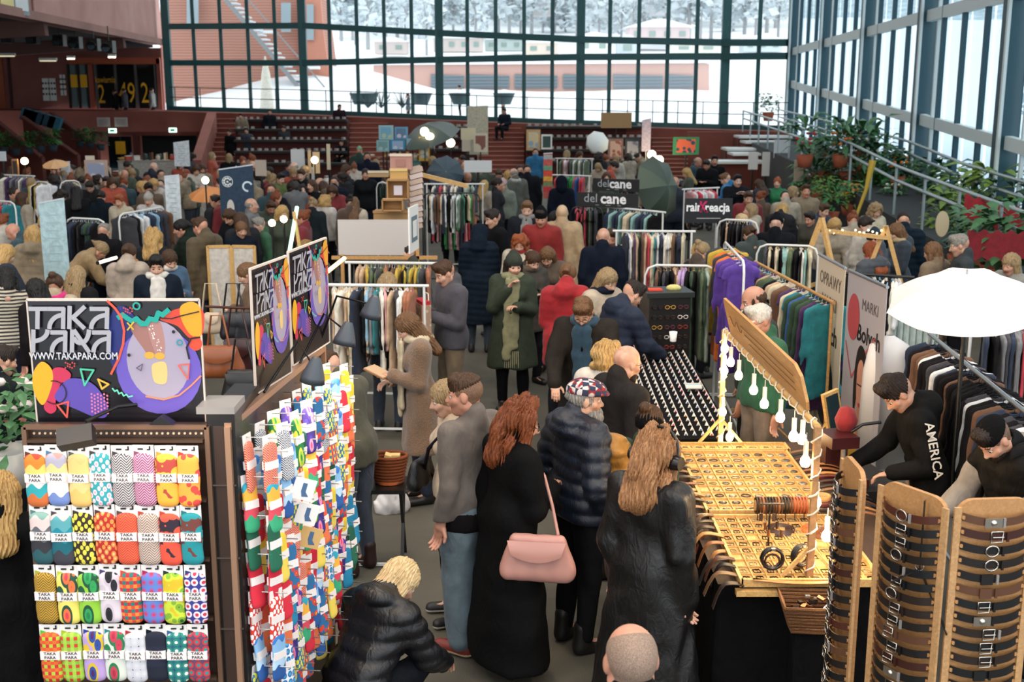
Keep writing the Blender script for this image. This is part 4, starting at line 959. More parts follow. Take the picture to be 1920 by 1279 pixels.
    arc = lambda cx, cy, rx, ry, a0, a1: [(cx + rx*math.cos(R(a0 + (a1 - a0)*i/10)), cy + ry*math.sin(R(a0 + (a1 - a0)*i/10))) for i in range(11)]
    a_ = [[(.1, .08), (.92, .08), (.92, 1)], arc(.92, 1, .78, .62, 180, 270)]
    T_ = [[(-.05, .08), (1.1, .08)], [(.5, .08), (.5, 1)]]; K_ = [[(.08, 0), (.08, 1)], [(1, 0), (.3, .5), (1.0, 1)]]
    ltr(75, 112, 120, 160, T_); ltr(215, 112, 145, 160, a_); ltr(390, 112, 130, 160, K_); ltr(560, 112, 165, 160, a_)
    Pm = [[(.1, 0), (.1, 1)], arc(.1, 0, .9, .5, 90, 0)]; Rm = [[(.08, 0), (.08, 1)], [(.2, 0), (1.0, 1)], arc(.55, .0, .45, .6, 0, 140)]
    ltr(90, 295, 130, 160, Pm); ltr(240, 295, 140, 160, a_); ltr(415, 295, 150, 160, Rm); ltr(585, 295, 160, 160, a_)
    return p
GREYP = mat('#3a3134', 'plain', .28)
def taka_sign(loc, rz, w, h, label):
    o = empty('display_sign', loc, rz, label, 'sign', 'printed signs above the sock stand')
    M().box((0, .008, 0), (w, .012, h)).obj('panel', mat('#19161b', 'plain', .25), o)
    M().bar((-w/2, .004, h/2), (w/2, .004, h/2), .012, .01).bar((w/2, .004, h/2), (w/2, .004, -h/2), .012, .006).bar((-w/2, .004, h/2), (-w/2, .004, -h/2), .012, .006).bar((-w/2, .004, -h/2), (w/2, .004, -h/2), .012, .006).obj('edge', mat('#d9c8bb', 'plain', .5), o)
    taka_art(w, h).done(o)
    x, y = zz(435, 500); lettering('WWW.TAKAPARA.COM', .044*w/.74, mat('#d8d6da', 'plain', .5), o, (w*(x - .5), -.0085, h*(.5 - y)), (PI/2, 0, 0),   .0003, .0006, .80, name='web_address')
    return o
# ---------------------------------------------------------------- sock materials
def sockmat(kind, *cols):
    key = ('sock', kind, cols)
    if key in _mats: return _mats[key]
    m, n, l, b = newmat('sock_' + kind); b.inputs['Roughness'].default_value = .85
    t = n.new('ShaderNodeTexCoord'); mp = n.new('ShaderNodeMapping'); l.new(t.outputs['Object'], mp.inputs[0])
    r = n.new('ShaderNodeValToRGB'); r.color_ramp.interpolation = 'CONSTANT'; l.new(r.outputs[0], b.inputs['Base Color'])
    cs = list(cols)
    while len(r.color_ramp.elements) < len(cs): r.color_ramp.elements.new(.5)
    for i, c in enumerate(cs): r.color_ramp.elements[i].position = i/len(cs); r.color_ramp.elements[i].color = (*lin(c), 1)
    def math_(op, a, b_=None):
        x = n.new('ShaderNodeMath'); x.operation = op
        for i, q in enumerate((a, b_)):
            if q is None: continue
            if isinstance(q, (int, float)): x.inputs[i].default_value = q
            else: l.new(q, x.inputs[i])
        return x.outputs[0]
    s = n.new('ShaderNodeSeparateXYZ'); l.new(mp.outputs[0], s.inputs[0])
    if kind == 'waves':
        w = math_('MULTIPLY', math_('SINE', math_('MULTIPLY', s.outputs[0], 110)), .010); z = math_('MULTIPLY', math_('ADD', s.outputs[2], w), -1/.23); l.new(z, r.inputs[0])
    elif kind == 'zig':
        tri = math_('PINGPONG', s.outputs[0], .0215); z = math_('ADD', s.outputs[2], tri); l.new(math_('FRACT', math_('MULTIPLY', z, 95)), r.inputs[0])
    elif kind == 'check':
        a = math_('FRACT', math_('MULTIPLY', s.outputs[0], 34)); c = math_('FRACT', math_('MULTIPLY', s.outputs[2], 34))
        l.new(math_('FRACT', math_('ADD', math_('MULTIPLY', math_('GREATER_THAN', a, .5), .5), math_('MULTIPLY', math_('GREATER_THAN', c, .5), .25))), r.inputs[0])
    elif kind == 'plain': l.new(math_('FRACT', math_('MULTIPLY', s.outputs[2], -3.9)), r.inputs[0])
    else:
        v = n.new('ShaderNodeTexVoronoi'); v.inputs['Randomness'].default_value = {'dots': .35, 'hex': .1, 'blob': .8, 'leaf': 1}[kind]
        v.inputs['Scale'].default_value = {'dots': 52, 'hex': 30, 'blob': 26, 'leaf': 22}[kind]
        if kind == 'dots': mp.inputs['Rotation'].default_value = (0, .6, 0); mp.inputs['Scale'].default_value = (1, 0, .72)
        elif kind == 'leaf': mp.inputs['Rotation'].default_value = (0, .7, 0); mp.inputs['Scale'].default_value = (1, 0, .5)
        else: mp.inputs['Scale'].default_value = (1, 0, 1)
        l.new(mp.outputs[0], v.inputs['Vector']); l.new(math_('MULTIPLY', v.outputs['Distance'], 1.15 if kind != 'leaf' else 1.5), r.inputs[0])
    _mats[key] = m; return m
PW = .086
def pack_meshes():
    """folded sock on a card: sock, card head, paper band"""
    rng = random.Random(1)
    P = [cap((-.022, 0, -.055), (-.022, 0, -.215), .022, fl=.55, k=.02), cap((.022, 0, -.055), (.022, 0, -.215), .022, fl=.55, k=.02), cap((0, -.002, -.06), (0, -.002, -.21), .026, fl=.5, k=.02)]
    v, f = sdf(P, .0045, folds(.0012, 3, 0, 2)); sock = npmesh('sock', [(v, f, 0)], [WHITE])
    card = M().box((0, .004, -.03), (PW, .003, .065)).mesh('hang_card', mat('#efe9e4', 'plain', .6))
    toe = M().prism([(-.04, -.05), (-.038, -.02), (-.018, -.026), (-.002, -.05)], .004, o=(0, -.0005, 0)).mesh('toe', WHITE)
    mark = M().box((-.01, -.001, -.012), (.022, .002, .006)).box((.028, -.001, -.008), (.006, .002, .016), rz=0).box((.022, -.001, -.014), (.012, .002, .005)).mesh('print', BLACK)
    band = M().box((0, 0, -.122), (PW - .005, .036, .034)).mesh('paper_band', mat('#efe6e2', 'plain', .6))
    hook = M().tube([(0, .05, -.008), (0, -.005, -.008), (0, -.012, -.002)], .002, 5).mesh('hook', STEEL)
    tm = textmesh('TAKA\nPARA', .017, .0004, .0003, 1.15); tm.materials.clear(); tm.materials.append(mat('#3b3236', 'plain'))
    return sock, card, toe, mark, band, hook, tm
SOCK, CARDM, TOE, MARK, BAND, HOOK, TXT = pack_meshes()
def pack(loc, rz, mm, label, group, full=True, toe=None, tilt=0.0):
    o = empty('sock_pack', loc, rz, label, 'socks', group); o.rotation_euler = (tilt, 0, rz)
    a = link('sock', SOCK, o); recolor(a, mm); link('hang_card', CARDM, o); b = link('paper_band', BAND, o)
    if full:
        c = link('toe', TOE, o); recolor(c, toe or mm); link('print', MARK, o)
        t = link('lettering', TXT, b, (0, -.0185, -.1215), (PI/2, 0, 0))
    return o
# ---------------------------------------------------------------- front stand
YF = 4.7
xl, xr = V(52, 1000, YF).x, V(392, 1000, YF).x; zt = V(200, 808, YF).z
st1 = empty('sock_stand', ((xl + xr)/2, YF + .06, 0), 0, 'black perforated sock stand facing the camera, filled with four rows of socks', 'display stand'); w1 = xr - xl
BRZ = mat('#3b2a22', 'plain', .35)
M().box((0, .05, zt/2), (w1, .05, zt)).obj('back_panel', BRZ, st1)
M().bar((-w1/2, -.0, zt), (w1/2, -.0, zt), .02).bar((-w1/2, 0, 0), (-w1/2, 0, zt), .02).bar((w1/2, 0, 0), (w1/2, 0, zt), .02).obj('frame', mat('#8a6a55', 'metal', .35, .6), st1)
m = M()
for i in range(31):
    for k in range(2): m.cyl((-w1/2 + .03 + i*(w1 - .06)/30, .024, zt - .035 - .036*k), (-w1/2 + .03 + i*(w1 - .06)/30, .02, zt - .035 - .036*k), .0055, n=6)
m.obj('hole', mat('#e8c9a8', 'plain', .5), st1, kind='stuff')
for k in range(5): M().box((0, -.0, V(200, 832 + 112*k, YF).z - .002), (w1 - .03, .05, .012)).obj('rail', mat('#5a4436', 'metal', .4, .5), st1)
sx = V(418, 1000, YF).x
M().box(((sx - st1.location.x) + .0, .26, (zt + .06)/2), (.115, .5, zt + .06)).obj('side_case', mat('#0c0b0b', 'plain', .35), st1)
for k in range(6): M().box((sx - st1.location.x, .003, .25 + k*.33), (.105, .01, .006)).obj('drawer_line', mat('#7a6a60', 'metal', .3, .8), st1)
M().box((sx - st1.location.x - .02, .1, zt + .07), (.16, .2, .03)).obj('shelf', mat('#8f8a86', 'plain', .4), st1)
rows = [
 [('waves', ('#c8452e', '#d9812f', '#f0c66a', '#efd9d4', '#2fa0a8', '#c96a34'), '#6d3a34', 'red, cream and teal waves'), ('waves', ('#d98f86', '#a9a6b8', '#e8c987', '#f0e8e2', '#f0e8e2', '#6f86c0'), '#4f88a8', 'pink, yellow and blue waves'), ('waves', ('#d8b878', '#e0bf78', '#e3c583', '#e0b86a'), '#5d6659', 'plain warm sand yellow'),
  ('dots', ('#e8a0b8', '#f0d0d8', '#2f9aa2', '#2f9aa2'), '#4a4348', 'pink pills on turquoise'), ('zig', ('#2d3438', '#cfc6c8'), '#4b4247', 'black and white herringbone'), ('zig', ('#7d2f5c', '#d9a8bf'), '#8a5570', 'plum and pink herringbone'), ('blob', ('#f0a83c', '#f0a83c', '#f0a83c', '#a8433a'), '#e8a04a', 'large amber spots on brick red'), ('blob', ('#d5453c', '#d5453c', '#f0a040', '#f0a040'), '#c84034', 'coral spots on orange')],
 [('waves', ('#7fa59a', '#d8c4c0', '#5d6068', '#2f2f36', '#24545a'), '#5d8a88', 'grey and dark teal waves'), ('waves', ('#d9c2bd', '#58a0a8', '#1c8296', '#14606e', '#3a3a44'), '#4a3f44', 'turquoise and charcoal waves'), ('dots', ('#e0d24a', '#e0d24a', '#2d241d', '#2d241d'), '#3a332a', 'yellow pills on dark brown'), ('dots', ('#f2c28a', '#f09048', '#b02c24', '#a8281f'), '#4a3634', 'orange pills on deep red'),
  ('zig', ('#c8402a', '#e0694a'), '#5d4a46', 'bright vermilion chevrons'), ('zig', ('#cfc2b4', '#8a6a60'), '#c84534', 'cream and brown chevrons'), ('blob', ('#e2523c', '#e2523c', '#e2523c', '#2d2230'), '#c84a34', 'vermilion spots on black'), ('blob', ('#1f8a92', '#1f8a92', '#1f8a92', '#6d3a34'), '#1f7f88', 'teal spots on maroon')],
 [('zig', ('#c79a2c', '#6a5326'), '#b8b83c', 'mustard and brown chevrons'), ('leaf', ('#d93a4c', '#f0703c', '#1f4a3c', '#e8d868'), '#d0d84a', 'jungle leaves in red and green'), ('leaf', ('#1f7a44', '#2d9a54', '#184f34', '#8fc43c'), '#20343c', 'green monstera leaves'), ('leaf', ('#16161b', '#22222a', '#c9bcc6', '#d8ccd4'), '#4a3f78', 'black monstera leaves on pale lilac'), ('check', ('#e04a2c', '#1f7a74', '#f08a3c', '#b82c3c'), '#e05a3a', 'orange and green checks'), ('hex', ('#c8405c', '#8a6ab8', '#5a86c8', '#5a86c8'), '#b82c5c', 'pink fish scales on blue'),
  ('blob', ('#2d5a2c', '#7fae34', '#c8d83c', '#d8b82c'), '#1c3434', 'avocado shapes on lime'), ('hex', ('#c8344c', '#e8d8e0', '#2c3a8a', '#5a2c74'), '#2c3f8a', 'hexagons in navy and red')],
 [('check', ('#a8c83c', '#e0502c', '#c82c2c', '#d8702c'), '#6ac83c', 'green and red fruit stripes'), ('check', ('#9ac83c', '#a8c850', '#c83c2c', '#8ab83c'), '#b8c83c', 'lime with little red bars'), ('leaf', ('#4a1f5a', '#2c4a9a', '#d8b82c', '#b89ad0'), '#20409a', 'purple leaves on blue'), ('leaf', ('#a82c44', '#c83c54', '#1f7a4a', '#d8dcd0'), '#2c8a94', 'toucan shapes on green'), ('hex', ('#d8d8dc', '#d0d0d6', '#c8c8d0', '#17171c'), '#b82c34', 'white spots on black'),
  ('plain', ('#171c30', '#1c2238', '#141a2c'), '#16202c', 'dark navy with thin diagonal lines'), ('hex', ('#e8ece8', '#2c8a74', '#1f6a78', '#1c2c44'), '#2c6a9a', 'teal and white hexagons'), ('hex', ('#2c8a8a', '#c83440', '#5a4460', '#a82c34'), '#3a3434', 'red and teal circles on grey')]]
for r_i, row in enumerate(rows):
    for c_i, (kd, cols_, toe, lb) in enumerate(row):
        x = xl + (c_i + .62)*(w1 - .03)/8.1 + rnd.uniform(-.003, .003); y0 = V(200, 836 + 112*r_i, YF).z
        pack((x, YF, y0 + rnd.uniform(-.004, .003)), rnd.uniform(-.05, .05), sockmat(kd, *cols_), 'packed socks, %s, %s row of the front stand' % (lb, ('top', 'second', 'third', 'bottom')[r_i]), 'sock packs on the front stand', True, mat(toe, 'fabric', .9)).scale = (1.04, 1, 1.1)
# TAKA PARA signs
a, b = V(48, 563, YF + .16), V(372, 563, YF + .16); zb = V(200, 832, YF + .16).z
taka_sign(((a.x + b.x)/2, YF + .17, (a.z + zb)/2), 0, b.x - a.x, a.z - zb, 'large front sign with TAKA PARA lettering above the eight column sock rows')
# ---------------------------------------------------------------- angled stand
pa, pb = W(427, 800, zt), W(606, 652, zt); dv = (pb - pa); L2 = dv.length; ang = math.atan2(dv.y, dv.x)
st2 = empty('sock_stand', (pa.x, pa.y, 0), ang, 'long black sock stand along the aisle covered with dense hanging packs', 'display stand')
M().box((L2/2, .04, zt/2), (L2, .05, zt)).obj('back_panel', BRZ, st2)
M().bar((0, 0, zt), (L2, 0, zt), .03).bar((0, 0, 0), (0, 0, zt), .025).bar((L2, 0, 0), (L2, 0, zt), .025).obj('frame', mat('#b08a70', 'metal', .35, .5), st2)
M().box((L2/2, .3, .2), (L2*.98, .5, .4)).obj('base', mat('#1a1513', 'plain', .6), st2)
for k in range(3): M().bar((L2 + .0, .0, .3 + .25*k), (L2 + .55 - .12*k, -.0, .3 + .25*k), .02).obj('rail', mat('#6a4a38', 'metal', .4, .5), st2)
pal = [(('zig', '#c8402a', '#f0a890'), 'red and cream chevron'), (('plain', '#e05a3a', '#e8764a'), 'bright orange'), (('dots', '#e8e24a', '#e8e24a', '#2a70a8', '#2a70a8'), 'yellow dotted blue'), (('waves', '#2fa0b8', '#f0b040', '#d84a5a', '#3aa878'), 'rainbow wave'), (('leaf', '#1f7a44', '#8fc43c', '#d8d048', '#1f7a44'), 'green leaf'), (('blob', '#f0a83c', '#d8402c', '#2a6a9a', '#2a6a9a'), 'amber spotted'),
       (('plain', '#1f78a0', '#2288b0'), 'sea blue'), (('check', '#e8503c', '#c02c5a', '#2a8a9a', '#f0c040'), 'red and teal checked'), (('hex', '#4aa8d0', '#2a70b0', '#e8ecf0', '#fafafa'), 'white and sky blue'), (('plain', '#c81f34', '#d82c40'), 'crimson'), (('zig', '#283038', '#e8e8ec'), 'black and white chevron'), (('leaf', '#e84a7a', '#f090a8', '#4a3a98', '#3a2a78'), 'pink and violet leaf'), (('dots', '#f8f8f8', '#f8f8f8', '#d83a2c', '#d83a2c'), 'white dotted red'), (('plain', '#e8c83c', '#f0d45a'), 'lemon yellow'), (('plain', '#1c5a44', '#20684e'), 'bottle green'), (('waves', '#3a78c0', '#88b8e0', '#b8d8f0', '#2a5aa0'), 'pale blue wave')]
NC, NR = 16, 8
hooks = M()
for c_i in range(NC):
    for r_i in range(NR):
        s_ = (c_i + .9)/(NC + .3)*L2; z = zt - .07 - r_i*.178 - (.09 if c_i % 2 else 0)
        if z < .35: continue
        hooks.tube([st2.matrix_basis @ Vector((s_, .02, z)) - Vector((pa.x, pa.y, 0)), st2.matrix_basis @ Vector((s_, -.20, z)) - Vector((pa.x, pa.y, 0))], .003, 4)
        kd, nm = pal[(c_i*5 + r_i*3 + (c_i*r_i) % 4) % 16] if rnd.random() < .8 else pal[rnd.randrange(16)]
        if c_i > 12: kd, nm = pal[(1, 9, 13, 6, 14, 6, 9, 13)[(r_i + c_i//2) % 8]]
        for k in range(2 if r_i < 6 else 1):
            p = st2.matrix_basis @ Vector((s_ + rnd.uniform(-.01, .01), -.05 - .1*k, z + .01)); 
            q = pack(p, ang - R(26) + rnd.uniform(-.3, .3), sockmat(*kd), '%s sock pack, %s hook from the near end, %s row, %s' % (nm, ordn(c_i + 1), ordn(r_i + 1), ('inner', 'outer')[k]), 'sock packs on the aisle side stand', False, tilt=rnd.uniform(-.12, .12)); q.scale = (.85, .75, 1.08)
o = hooks.obj('hook', STEEL, st2, kind='stuff'); o.rotation_euler = (0, 0, -ang)
for i, (x, y, t) in enumerate(((533, 862, .3), (537, 905, .2), (533, 953, .5))):
    q = W(x, y, zt - .3 - .12*i); o = empty('price_card', (pa.x + dv.x*.35 + .2, pa.y + dv.y*.35 - .25 + .06*i, zt - .38 - .14*i), R(-20), ('upper', 'middle', 'lower')[i] + ' of three tilted price cards hanging on the sock stand', 'card')
    o.rotation_euler = (0, R(20), R(20)); M().box((0, 0, 0), (.10, .003, .10)).obj('card', mat(('#f4f0ea', '#f4f0ea', '#d8b070')[i], 'plain', .6), o); M().prism([(-.01, .03), (.01, .03), (.012, -.01), (.03, -.03), (.0, -.035), (-.01, -.01)], .002, o=(0, -.003, 0)).obj('print', mat('#4a6a90', 'plain'), o)
def onb(s_, off, z): return st2.matrix_basis @ Vector((s_, off, z))
for i, (px0, py0, px1, py1, nm) in enumerate(((470, 505, 538, 480, 'nearer small'), (541, 473, 612, 446, 'farther small'))):
    za = zt + .60; q0, q1 = W(px0, py0, za), W(px1, py1, za); d = q1 - q0
    taka_sign(((q0.x + q1.x)/2, (q0.y + q1.y)/2, za - .29), math.atan2(d.y, d.x), d.length, .58, nm + ' angled sign with TAKA PARA lettering above the aisle sock stand')
# clip lamps over the socks
def cliplamp(pts, aim, label, power):
    o = empty('clip_lamp', pts[0], 0, label, 'lamp'); b = Vector(pts[0])
    M().tube([Vector(p) - b for p in pts], .007, 6).obj('arm', mat('#181818', 'metal', .3, .5), o)
    h_ = Vector(pts[-1]) - b; d = (Vector(aim) - Vector(pts[-1])).normalized(); rm = rot_to(d)
    m = M(); m.lathe([(.02, -.05), (.03, -.03), (.055, .04), (.06, .07), (.055, .065)], c=h_, n=14, rot=rm); m.obj('shade', mat('#454b52', 'plain', .45), o)
    M().cyl(h_ + d*.05, h_ + d*.052, .045).obj('bulb', mat('#fff0d8', 'glow', emit=12), o)
    ld = bpy.data.lights.new('lamp_light', 'SPOT'); ld.energy = power; ld.color = (1, .82, .62); ld.spot_size = R(115); ld.spot_blend = .8; ld.shadow_soft_size = .05
    lo = link('lamp_light', ld, o, tuple(h_ + d*.08)); lo.rotation_euler = d.to_track_quat('-Z', 'Y').to_euler()
cliplamp([onb(.5, .0, zt + .02), onb(.8, -.08, zt + .20), V(590, 690, 5.3)], onb(.55, 0, 1.2), 'grey shaded arm lamp nearest the camera over the sock stand', 11)
cliplamp([onb(1.1, .0, zt + .02), onb(1.3, -.08, zt + .24), V(650, 622, 5.9)], onb(1.0, 0, 1.2), 'grey shaded arm lamp in the middle over the sock stand', 11)
cliplamp([onb(1.5, .0, zt + .05), onb(1.5, -.1, zt + .3), V(700, 572, 6.2)], onb(1.5, 0, 1.3), 'small grey arm lamp at the far end over the sock stand', 6)
o = empty('flood_lamp', (V(150, 815, YF - .12).x, YF - .0, zt + .02), 0, 'black square flood lamp clipped above the front sock rows', 'lamp')
M().tube([(.16, .12, .06), (.1, .05, .07), (.02, -.1, .05)], .008, 6).obj('arm', BLM, o); M().box((0, -.16, .0), (.14, .06, .075), rot=Matrix.Rotation(R(-40), 3, 'X') @ Matrix.Rotation(R(-12), 3, 'Y')).obj('housing', mat('#201c1b', 'plain', .4), o)
ld = bpy.data.lights.new('flood_light', 'SPOT'); ld.energy = 3.4; ld.color = (1, .80, .60); ld.spot_size = R(130); ld.spot_blend = .9; ld.shadow_soft_size = .04; lo = link('flood_light', ld, o, (.0, -.42, .08)); lo.rotation_euler = (R(38), 0, 0)
o = empty('flood_lamp', (V(300, 815, YF).x, YF + .02, zt + .02), 0, 'low black lamp peeking over the right of the front sock stand', 'lamp')
M().prism([(-.05, 0), (.05, 0), (.0, .035)], .05).obj('housing', BLM, o)
ld = bpy.data.lights.new('flood_light', 'SPOT'); ld.energy = 4; ld.color = (1, .80, .60); ld.spot_size = R(140); ld.spot_blend = .9; ld.shadow_soft_size = .04; lo = link('flood_light', ld, o, (.1, -.34, .08)); lo.rotation_euler = (R(42), 0, 0)
# ================================================================ leather stall with bulb frame
CLOTH = mat('#0b0a0b', 'fabric', .9, col2='#050505'); LW = mat('#d9b273', 'wood', .5, col2='#b98a4c')
TZ = .92
tb = empty('stall_table', (1.72, 7.28, 0), 0, 'long leather stall table under a black cloth, lit by the bulb frame', 'table')
M().box((0, 0, TZ - .03), (1.2, 2.64, .05)).obj('tabletop', mat('#4a3524', 'wood', .6), tb)
m = M()
def skirt(u, v):
    per = [(-.6, 1.32), (-.6, -1.32), (.6, -1.32), (.6, 1.32)]; t = u*3; i = min(2, int(t)); f = t - i; a, b = per[i], per[i+1]
    x, y = a[0] + (b[0] - a[0])*f, a[1] + (b[1] - a[1])*f; w = .012*math.sin(u*90)*v
    return (x*(1 + .03*v) + w, y*(1 + .01*v) + w, (TZ - .02)*(1 - v) + .02)
m.sheet(skirt, 90, 5); m.obj('cloth', CLOTH, tb)
M().box((-.30, -1.36, TZ - .03), (.42, .05, .03)).obj('front_slat', LW, tb)
# trays
def tray(cx, cy, w, l, nx, ny, label, item, seed):
    o = empty('display_tray', (cx, cy, TZ), 0, label, 'tray'); r_ = random.Random(seed)
    M().box((0, 0, .012), (w, l, .02)).obj('base', LW, o)
    m = M()
    for s in (-1, 1): m.box((s*w/2, 0, .022), (.018, l + .018, .044)).box((0, s*l/2, .022), (w, .018, .044))
    for i in range(1, nx): m.box((-w/2 + w*i/nx, 0, .026), (.005, l, .016))
    for j in range(1, ny): m.box((0, -l/2 + l*j/ny, .026), (w, .005, .016))
    m.obj('divider', LW, o)
    for i in range(nx):
        for j in range(ny):
            x, y = cx - w/2 + w*(i + .5)/nx, cy - l/2 + l*(j + .5)/ny
            c = r_.choice(['#8f8a7c', '#6f6a60', '#a89a70', '#5a564e', '#b0a48a']); mm = mat(c, 'metal', .35, .8)
            if item == 'buckle' and r_.random() < .85:
                q = M(); a = r_.uniform(-.4, .4); rr = r_.uniform(.022, .031)
                if r_.random() < .7: q.lathe([(.001, .006), (rr*.6, .009), (rr, .004), (rr*1.05, 0)], n=12, sy=r_.uniform(.75, 1))
                else: q.tube([(rr*math.cos(t), rr*.8*math.sin(t), .004) for t in [2*PI*k/10 for k in range(10)]], .005, 4, True)
                tag(q.obj('belt_buckle', mm, None, (x, y, TZ + .024), (0, 0, a)), 'metal buckle in the large upper tray, %s column, %s row from the front' % (ordn(i + 1), ordn(j + 1)), 'buckle', group='oval buckles in the upper tray')
            elif item == 'frame' and r_.random() < .9:
                q = M(); s1, s2 = r_.uniform(.016, .022), r_.uniform(.02, .026); col = mat(r_.choice(['#4a443a', '#9a8f72', '#2d2a26', '#b8ab88']), 'metal', .35, .8)
                q.tube([(-s1, -s2, 0), (s1, -s2, 0), (s1, s2, 0), (-s1, s2, 0)], .0035, 4, True).cyl((0, -s2, .002), (0, s2, .004), .0022, n=4)
                tag(q.obj('frame_buckle', col, None, (x, y, TZ + .026), (0, 0, r_.uniform(-.2, .2))), 'small frame buckle in the %s tray, %s column, %s row from the front' % ('lower' if ny > 1 else 'far narrow', ordn(i + 1), ordn(j + 1)), 'buckle', group='frame buckles in the lower tray')
    return o
tray(1.62, 7.62, .78, 1.25, 9, 10, 'large light wooden tray of oval metal buckles', 'buckle', 1)
tray(1.62, 6.42, .76, .98, 10, 10, 'light wooden tray of small square frame buckles nearest the basket', 'frame', 2)
tray(1.64, 8.36, .8, .16, 8, 1, 'narrow tray of bracelets at the far end of the leather table', 'frame', 3)
BC = ['#2a1a12', '#5a3420', '#8a5530', '#3a2a22', '#1a1514', '#a8743f', '#6a2f22', '#7a5a3c', '#2d2420', '#b8864a']
# belts laid over the left edge of the table
for i in range(30):
    y = 5.92 + i*.088; c = BC[(i*7) % 10]; dz = .012*((i*5) % 4)
    q = M(); w_ = .022; ln_ = .17 + .03*math.sin(i*2.1)
    q.sheet(lambda u, v: (1.27 - ln_*u - .02, y + (v - .5)*2*w_ + .06*u*math.sin(i) - .05*u, TZ + .012 + dz - max(0, u - .6)**2*.7 + .02*math.sin(u*3)), 8, 1, th=.004)
    tag(q.obj('leather_belt', mat(c, 'plain', .45)), 'belt end over the aisle edge of the buckle table, %s from the front' % ordn(i + 1), 'belt', 'belts over the aisle edge of the table')
for i in range(16):
    y = 6.95 + i*.085; c = BC[(i*3 + 2) % 10]; q = M()
    q.sheet(lambda u, v: (2.03 + .30*u, y + (v - .5)*.036 - .10*math.sin(u*2.2), TZ + .03 + .05*math.sin(u*PI) + .004*(i % 3)), 8, 1, th=.004)
    tag(q.obj('leather_belt', mat(c, 'plain', .45)), 'leather belt fanned right of the large buckle tray, %s from the front' % ordn(i + 1), 'belt', 'belts fanned right of the buckle tray')
for i in range(6):
    q = M(); q.sheet(lambda u, v: (1.30 + .55*u, 5.99 - .02*i*.6 + (v - .5)*.034 - .05*math.sin(u*3), TZ + .014 + .006*i), 8, 1, th=.004)
    tag(q.obj('leather_belt', mat(BC[(i*3) % 10], 'plain', .45)), 'leather belt across the front edge of the buckle table, %s from below' % ordn(i + 1), 'belt', 'belts across the front edge of the table')
# bracelet roll, coils, rings, bowl
def at(px, py, z=TZ): return W(px, py, z)
o = empty('bracelet_holder', at(1465, 985), 0, 'cylinder stand packed with dark leather bracelets on the buckle table', 'stand'); M().cyl((-.17, 0, .13), (.22, 0, .13), .035).cyl((.2, 0, 0), (.2, 0, .12), .012).obj('roll', LW, o)
for i in range(17):
    x = -.16 + i*.019; q = M(); q.tube([(x, .045*math.cos(t), .13 + .05*math.sin(t)) for t in [2*PI*k/12 for k in range(12)]], .0075, 5, True)
    q.obj('bracelet', mat(BC[i % 5] if i < 12 else '#9a4a2a', 'plain', .4), o)
    if i % 3 == 0: M().cyl((x, -.045, .10), (x, -.05, .05), .003, n=4).obj('cord', BLM, o)
for k, (px, py, rr, c, lb) in enumerate(((1463, 1003, .085, '#3a241c', 'wide coiled dark brown belt on the buckle table'), (1519, 1003, .055, '#b8622c', 'coiled orange tan belt beside the post'), (1555, 1012, .10, '#7a4a2c', 'large coiled brown belt under the lowest bulb'))):
    o = empty('coiled_belt', at(px, py), 0, lb, 'belt'); q = M()
    for t in range(4): q.lathe([(rr - t*.012, 0), (rr - t*.012, .045), (rr - t*.012 - .005, .045), (rr - t*.012 - .005, 0)], n=20)
    q.obj('coil', mat(c, 'plain', .4), o); M().box((rr, 0, .03), (.006, .03, .035)).obj('buckle', STEEL, o)
for k, (px, py, lb) in enumerate(((1447, 1068, 'left black leather cuff standing on the lower tray'), (1502, 1062, 'right black leather cuff standing beside the post'))):
    o = empty('leather_cuff', at(px, py, TZ + .04), .4*k, lb, 'bracelet'); q = M()
    for t in range(3): q.tube([(.058*math.cos(a), .012*t - .012, .065 + .058*math.sin(a)) for a in [2*PI*n/16 for n in range(16)]], .009, 5, True)
    q.obj('strap', BLM, o); M().box((0, -.02, .125), (.02, .01, .014)).obj('buckle', STEEL, o)
    M().tube([(.04*math.cos(a), .0, .05 + .04*math.sin(a)) for a in [2*PI*n/12 for n in range(12)]], .006, 5, True).obj('inner_band', mat('#4a2a1c', 'plain', .4), o)
for k, (px, py, w_, lb) in enumerate(((1540, 965, .13, 'taller pile of rolled belts behind the post'), (1568, 985, .10, 'lower pile of rolled belts next to the edge stand'))):
    o = empty('rolled_belts', at(px, py), 0, lb, 'belt')
    for t in range(4): M().lathe([(.05, 0), (.055, .03), (.04, .03), (.035, 0)], c=(0, 0, .034*t), n=14).obj('roll', mat(BC[(t*3 + k) % 10], 'plain', .4), o)
o = empty('hanging_charms', at(1440, 1030, TZ), 0, 'cluster of dark leather charms hanging on cords by the cuffs', 'charms')
M().cyl((0, 0, 0), (0, 0, .28), .006).cyl((-.06, 0, .28), (.08, 0, .28), .006).obj('stand', BLM, o)
for t in range(6): M().box((-.05 + .024*t, -.012*(t % 2), .2 - .05*(t % 3)), (.02, .008, .045), rz=t).cyl((-.05 + .024*t, 0, .28), (-.05 + .024*t, -.006, .21), .0015, n=4).obj('charm', mat(BC[t % 4], 'plain', .4), o)
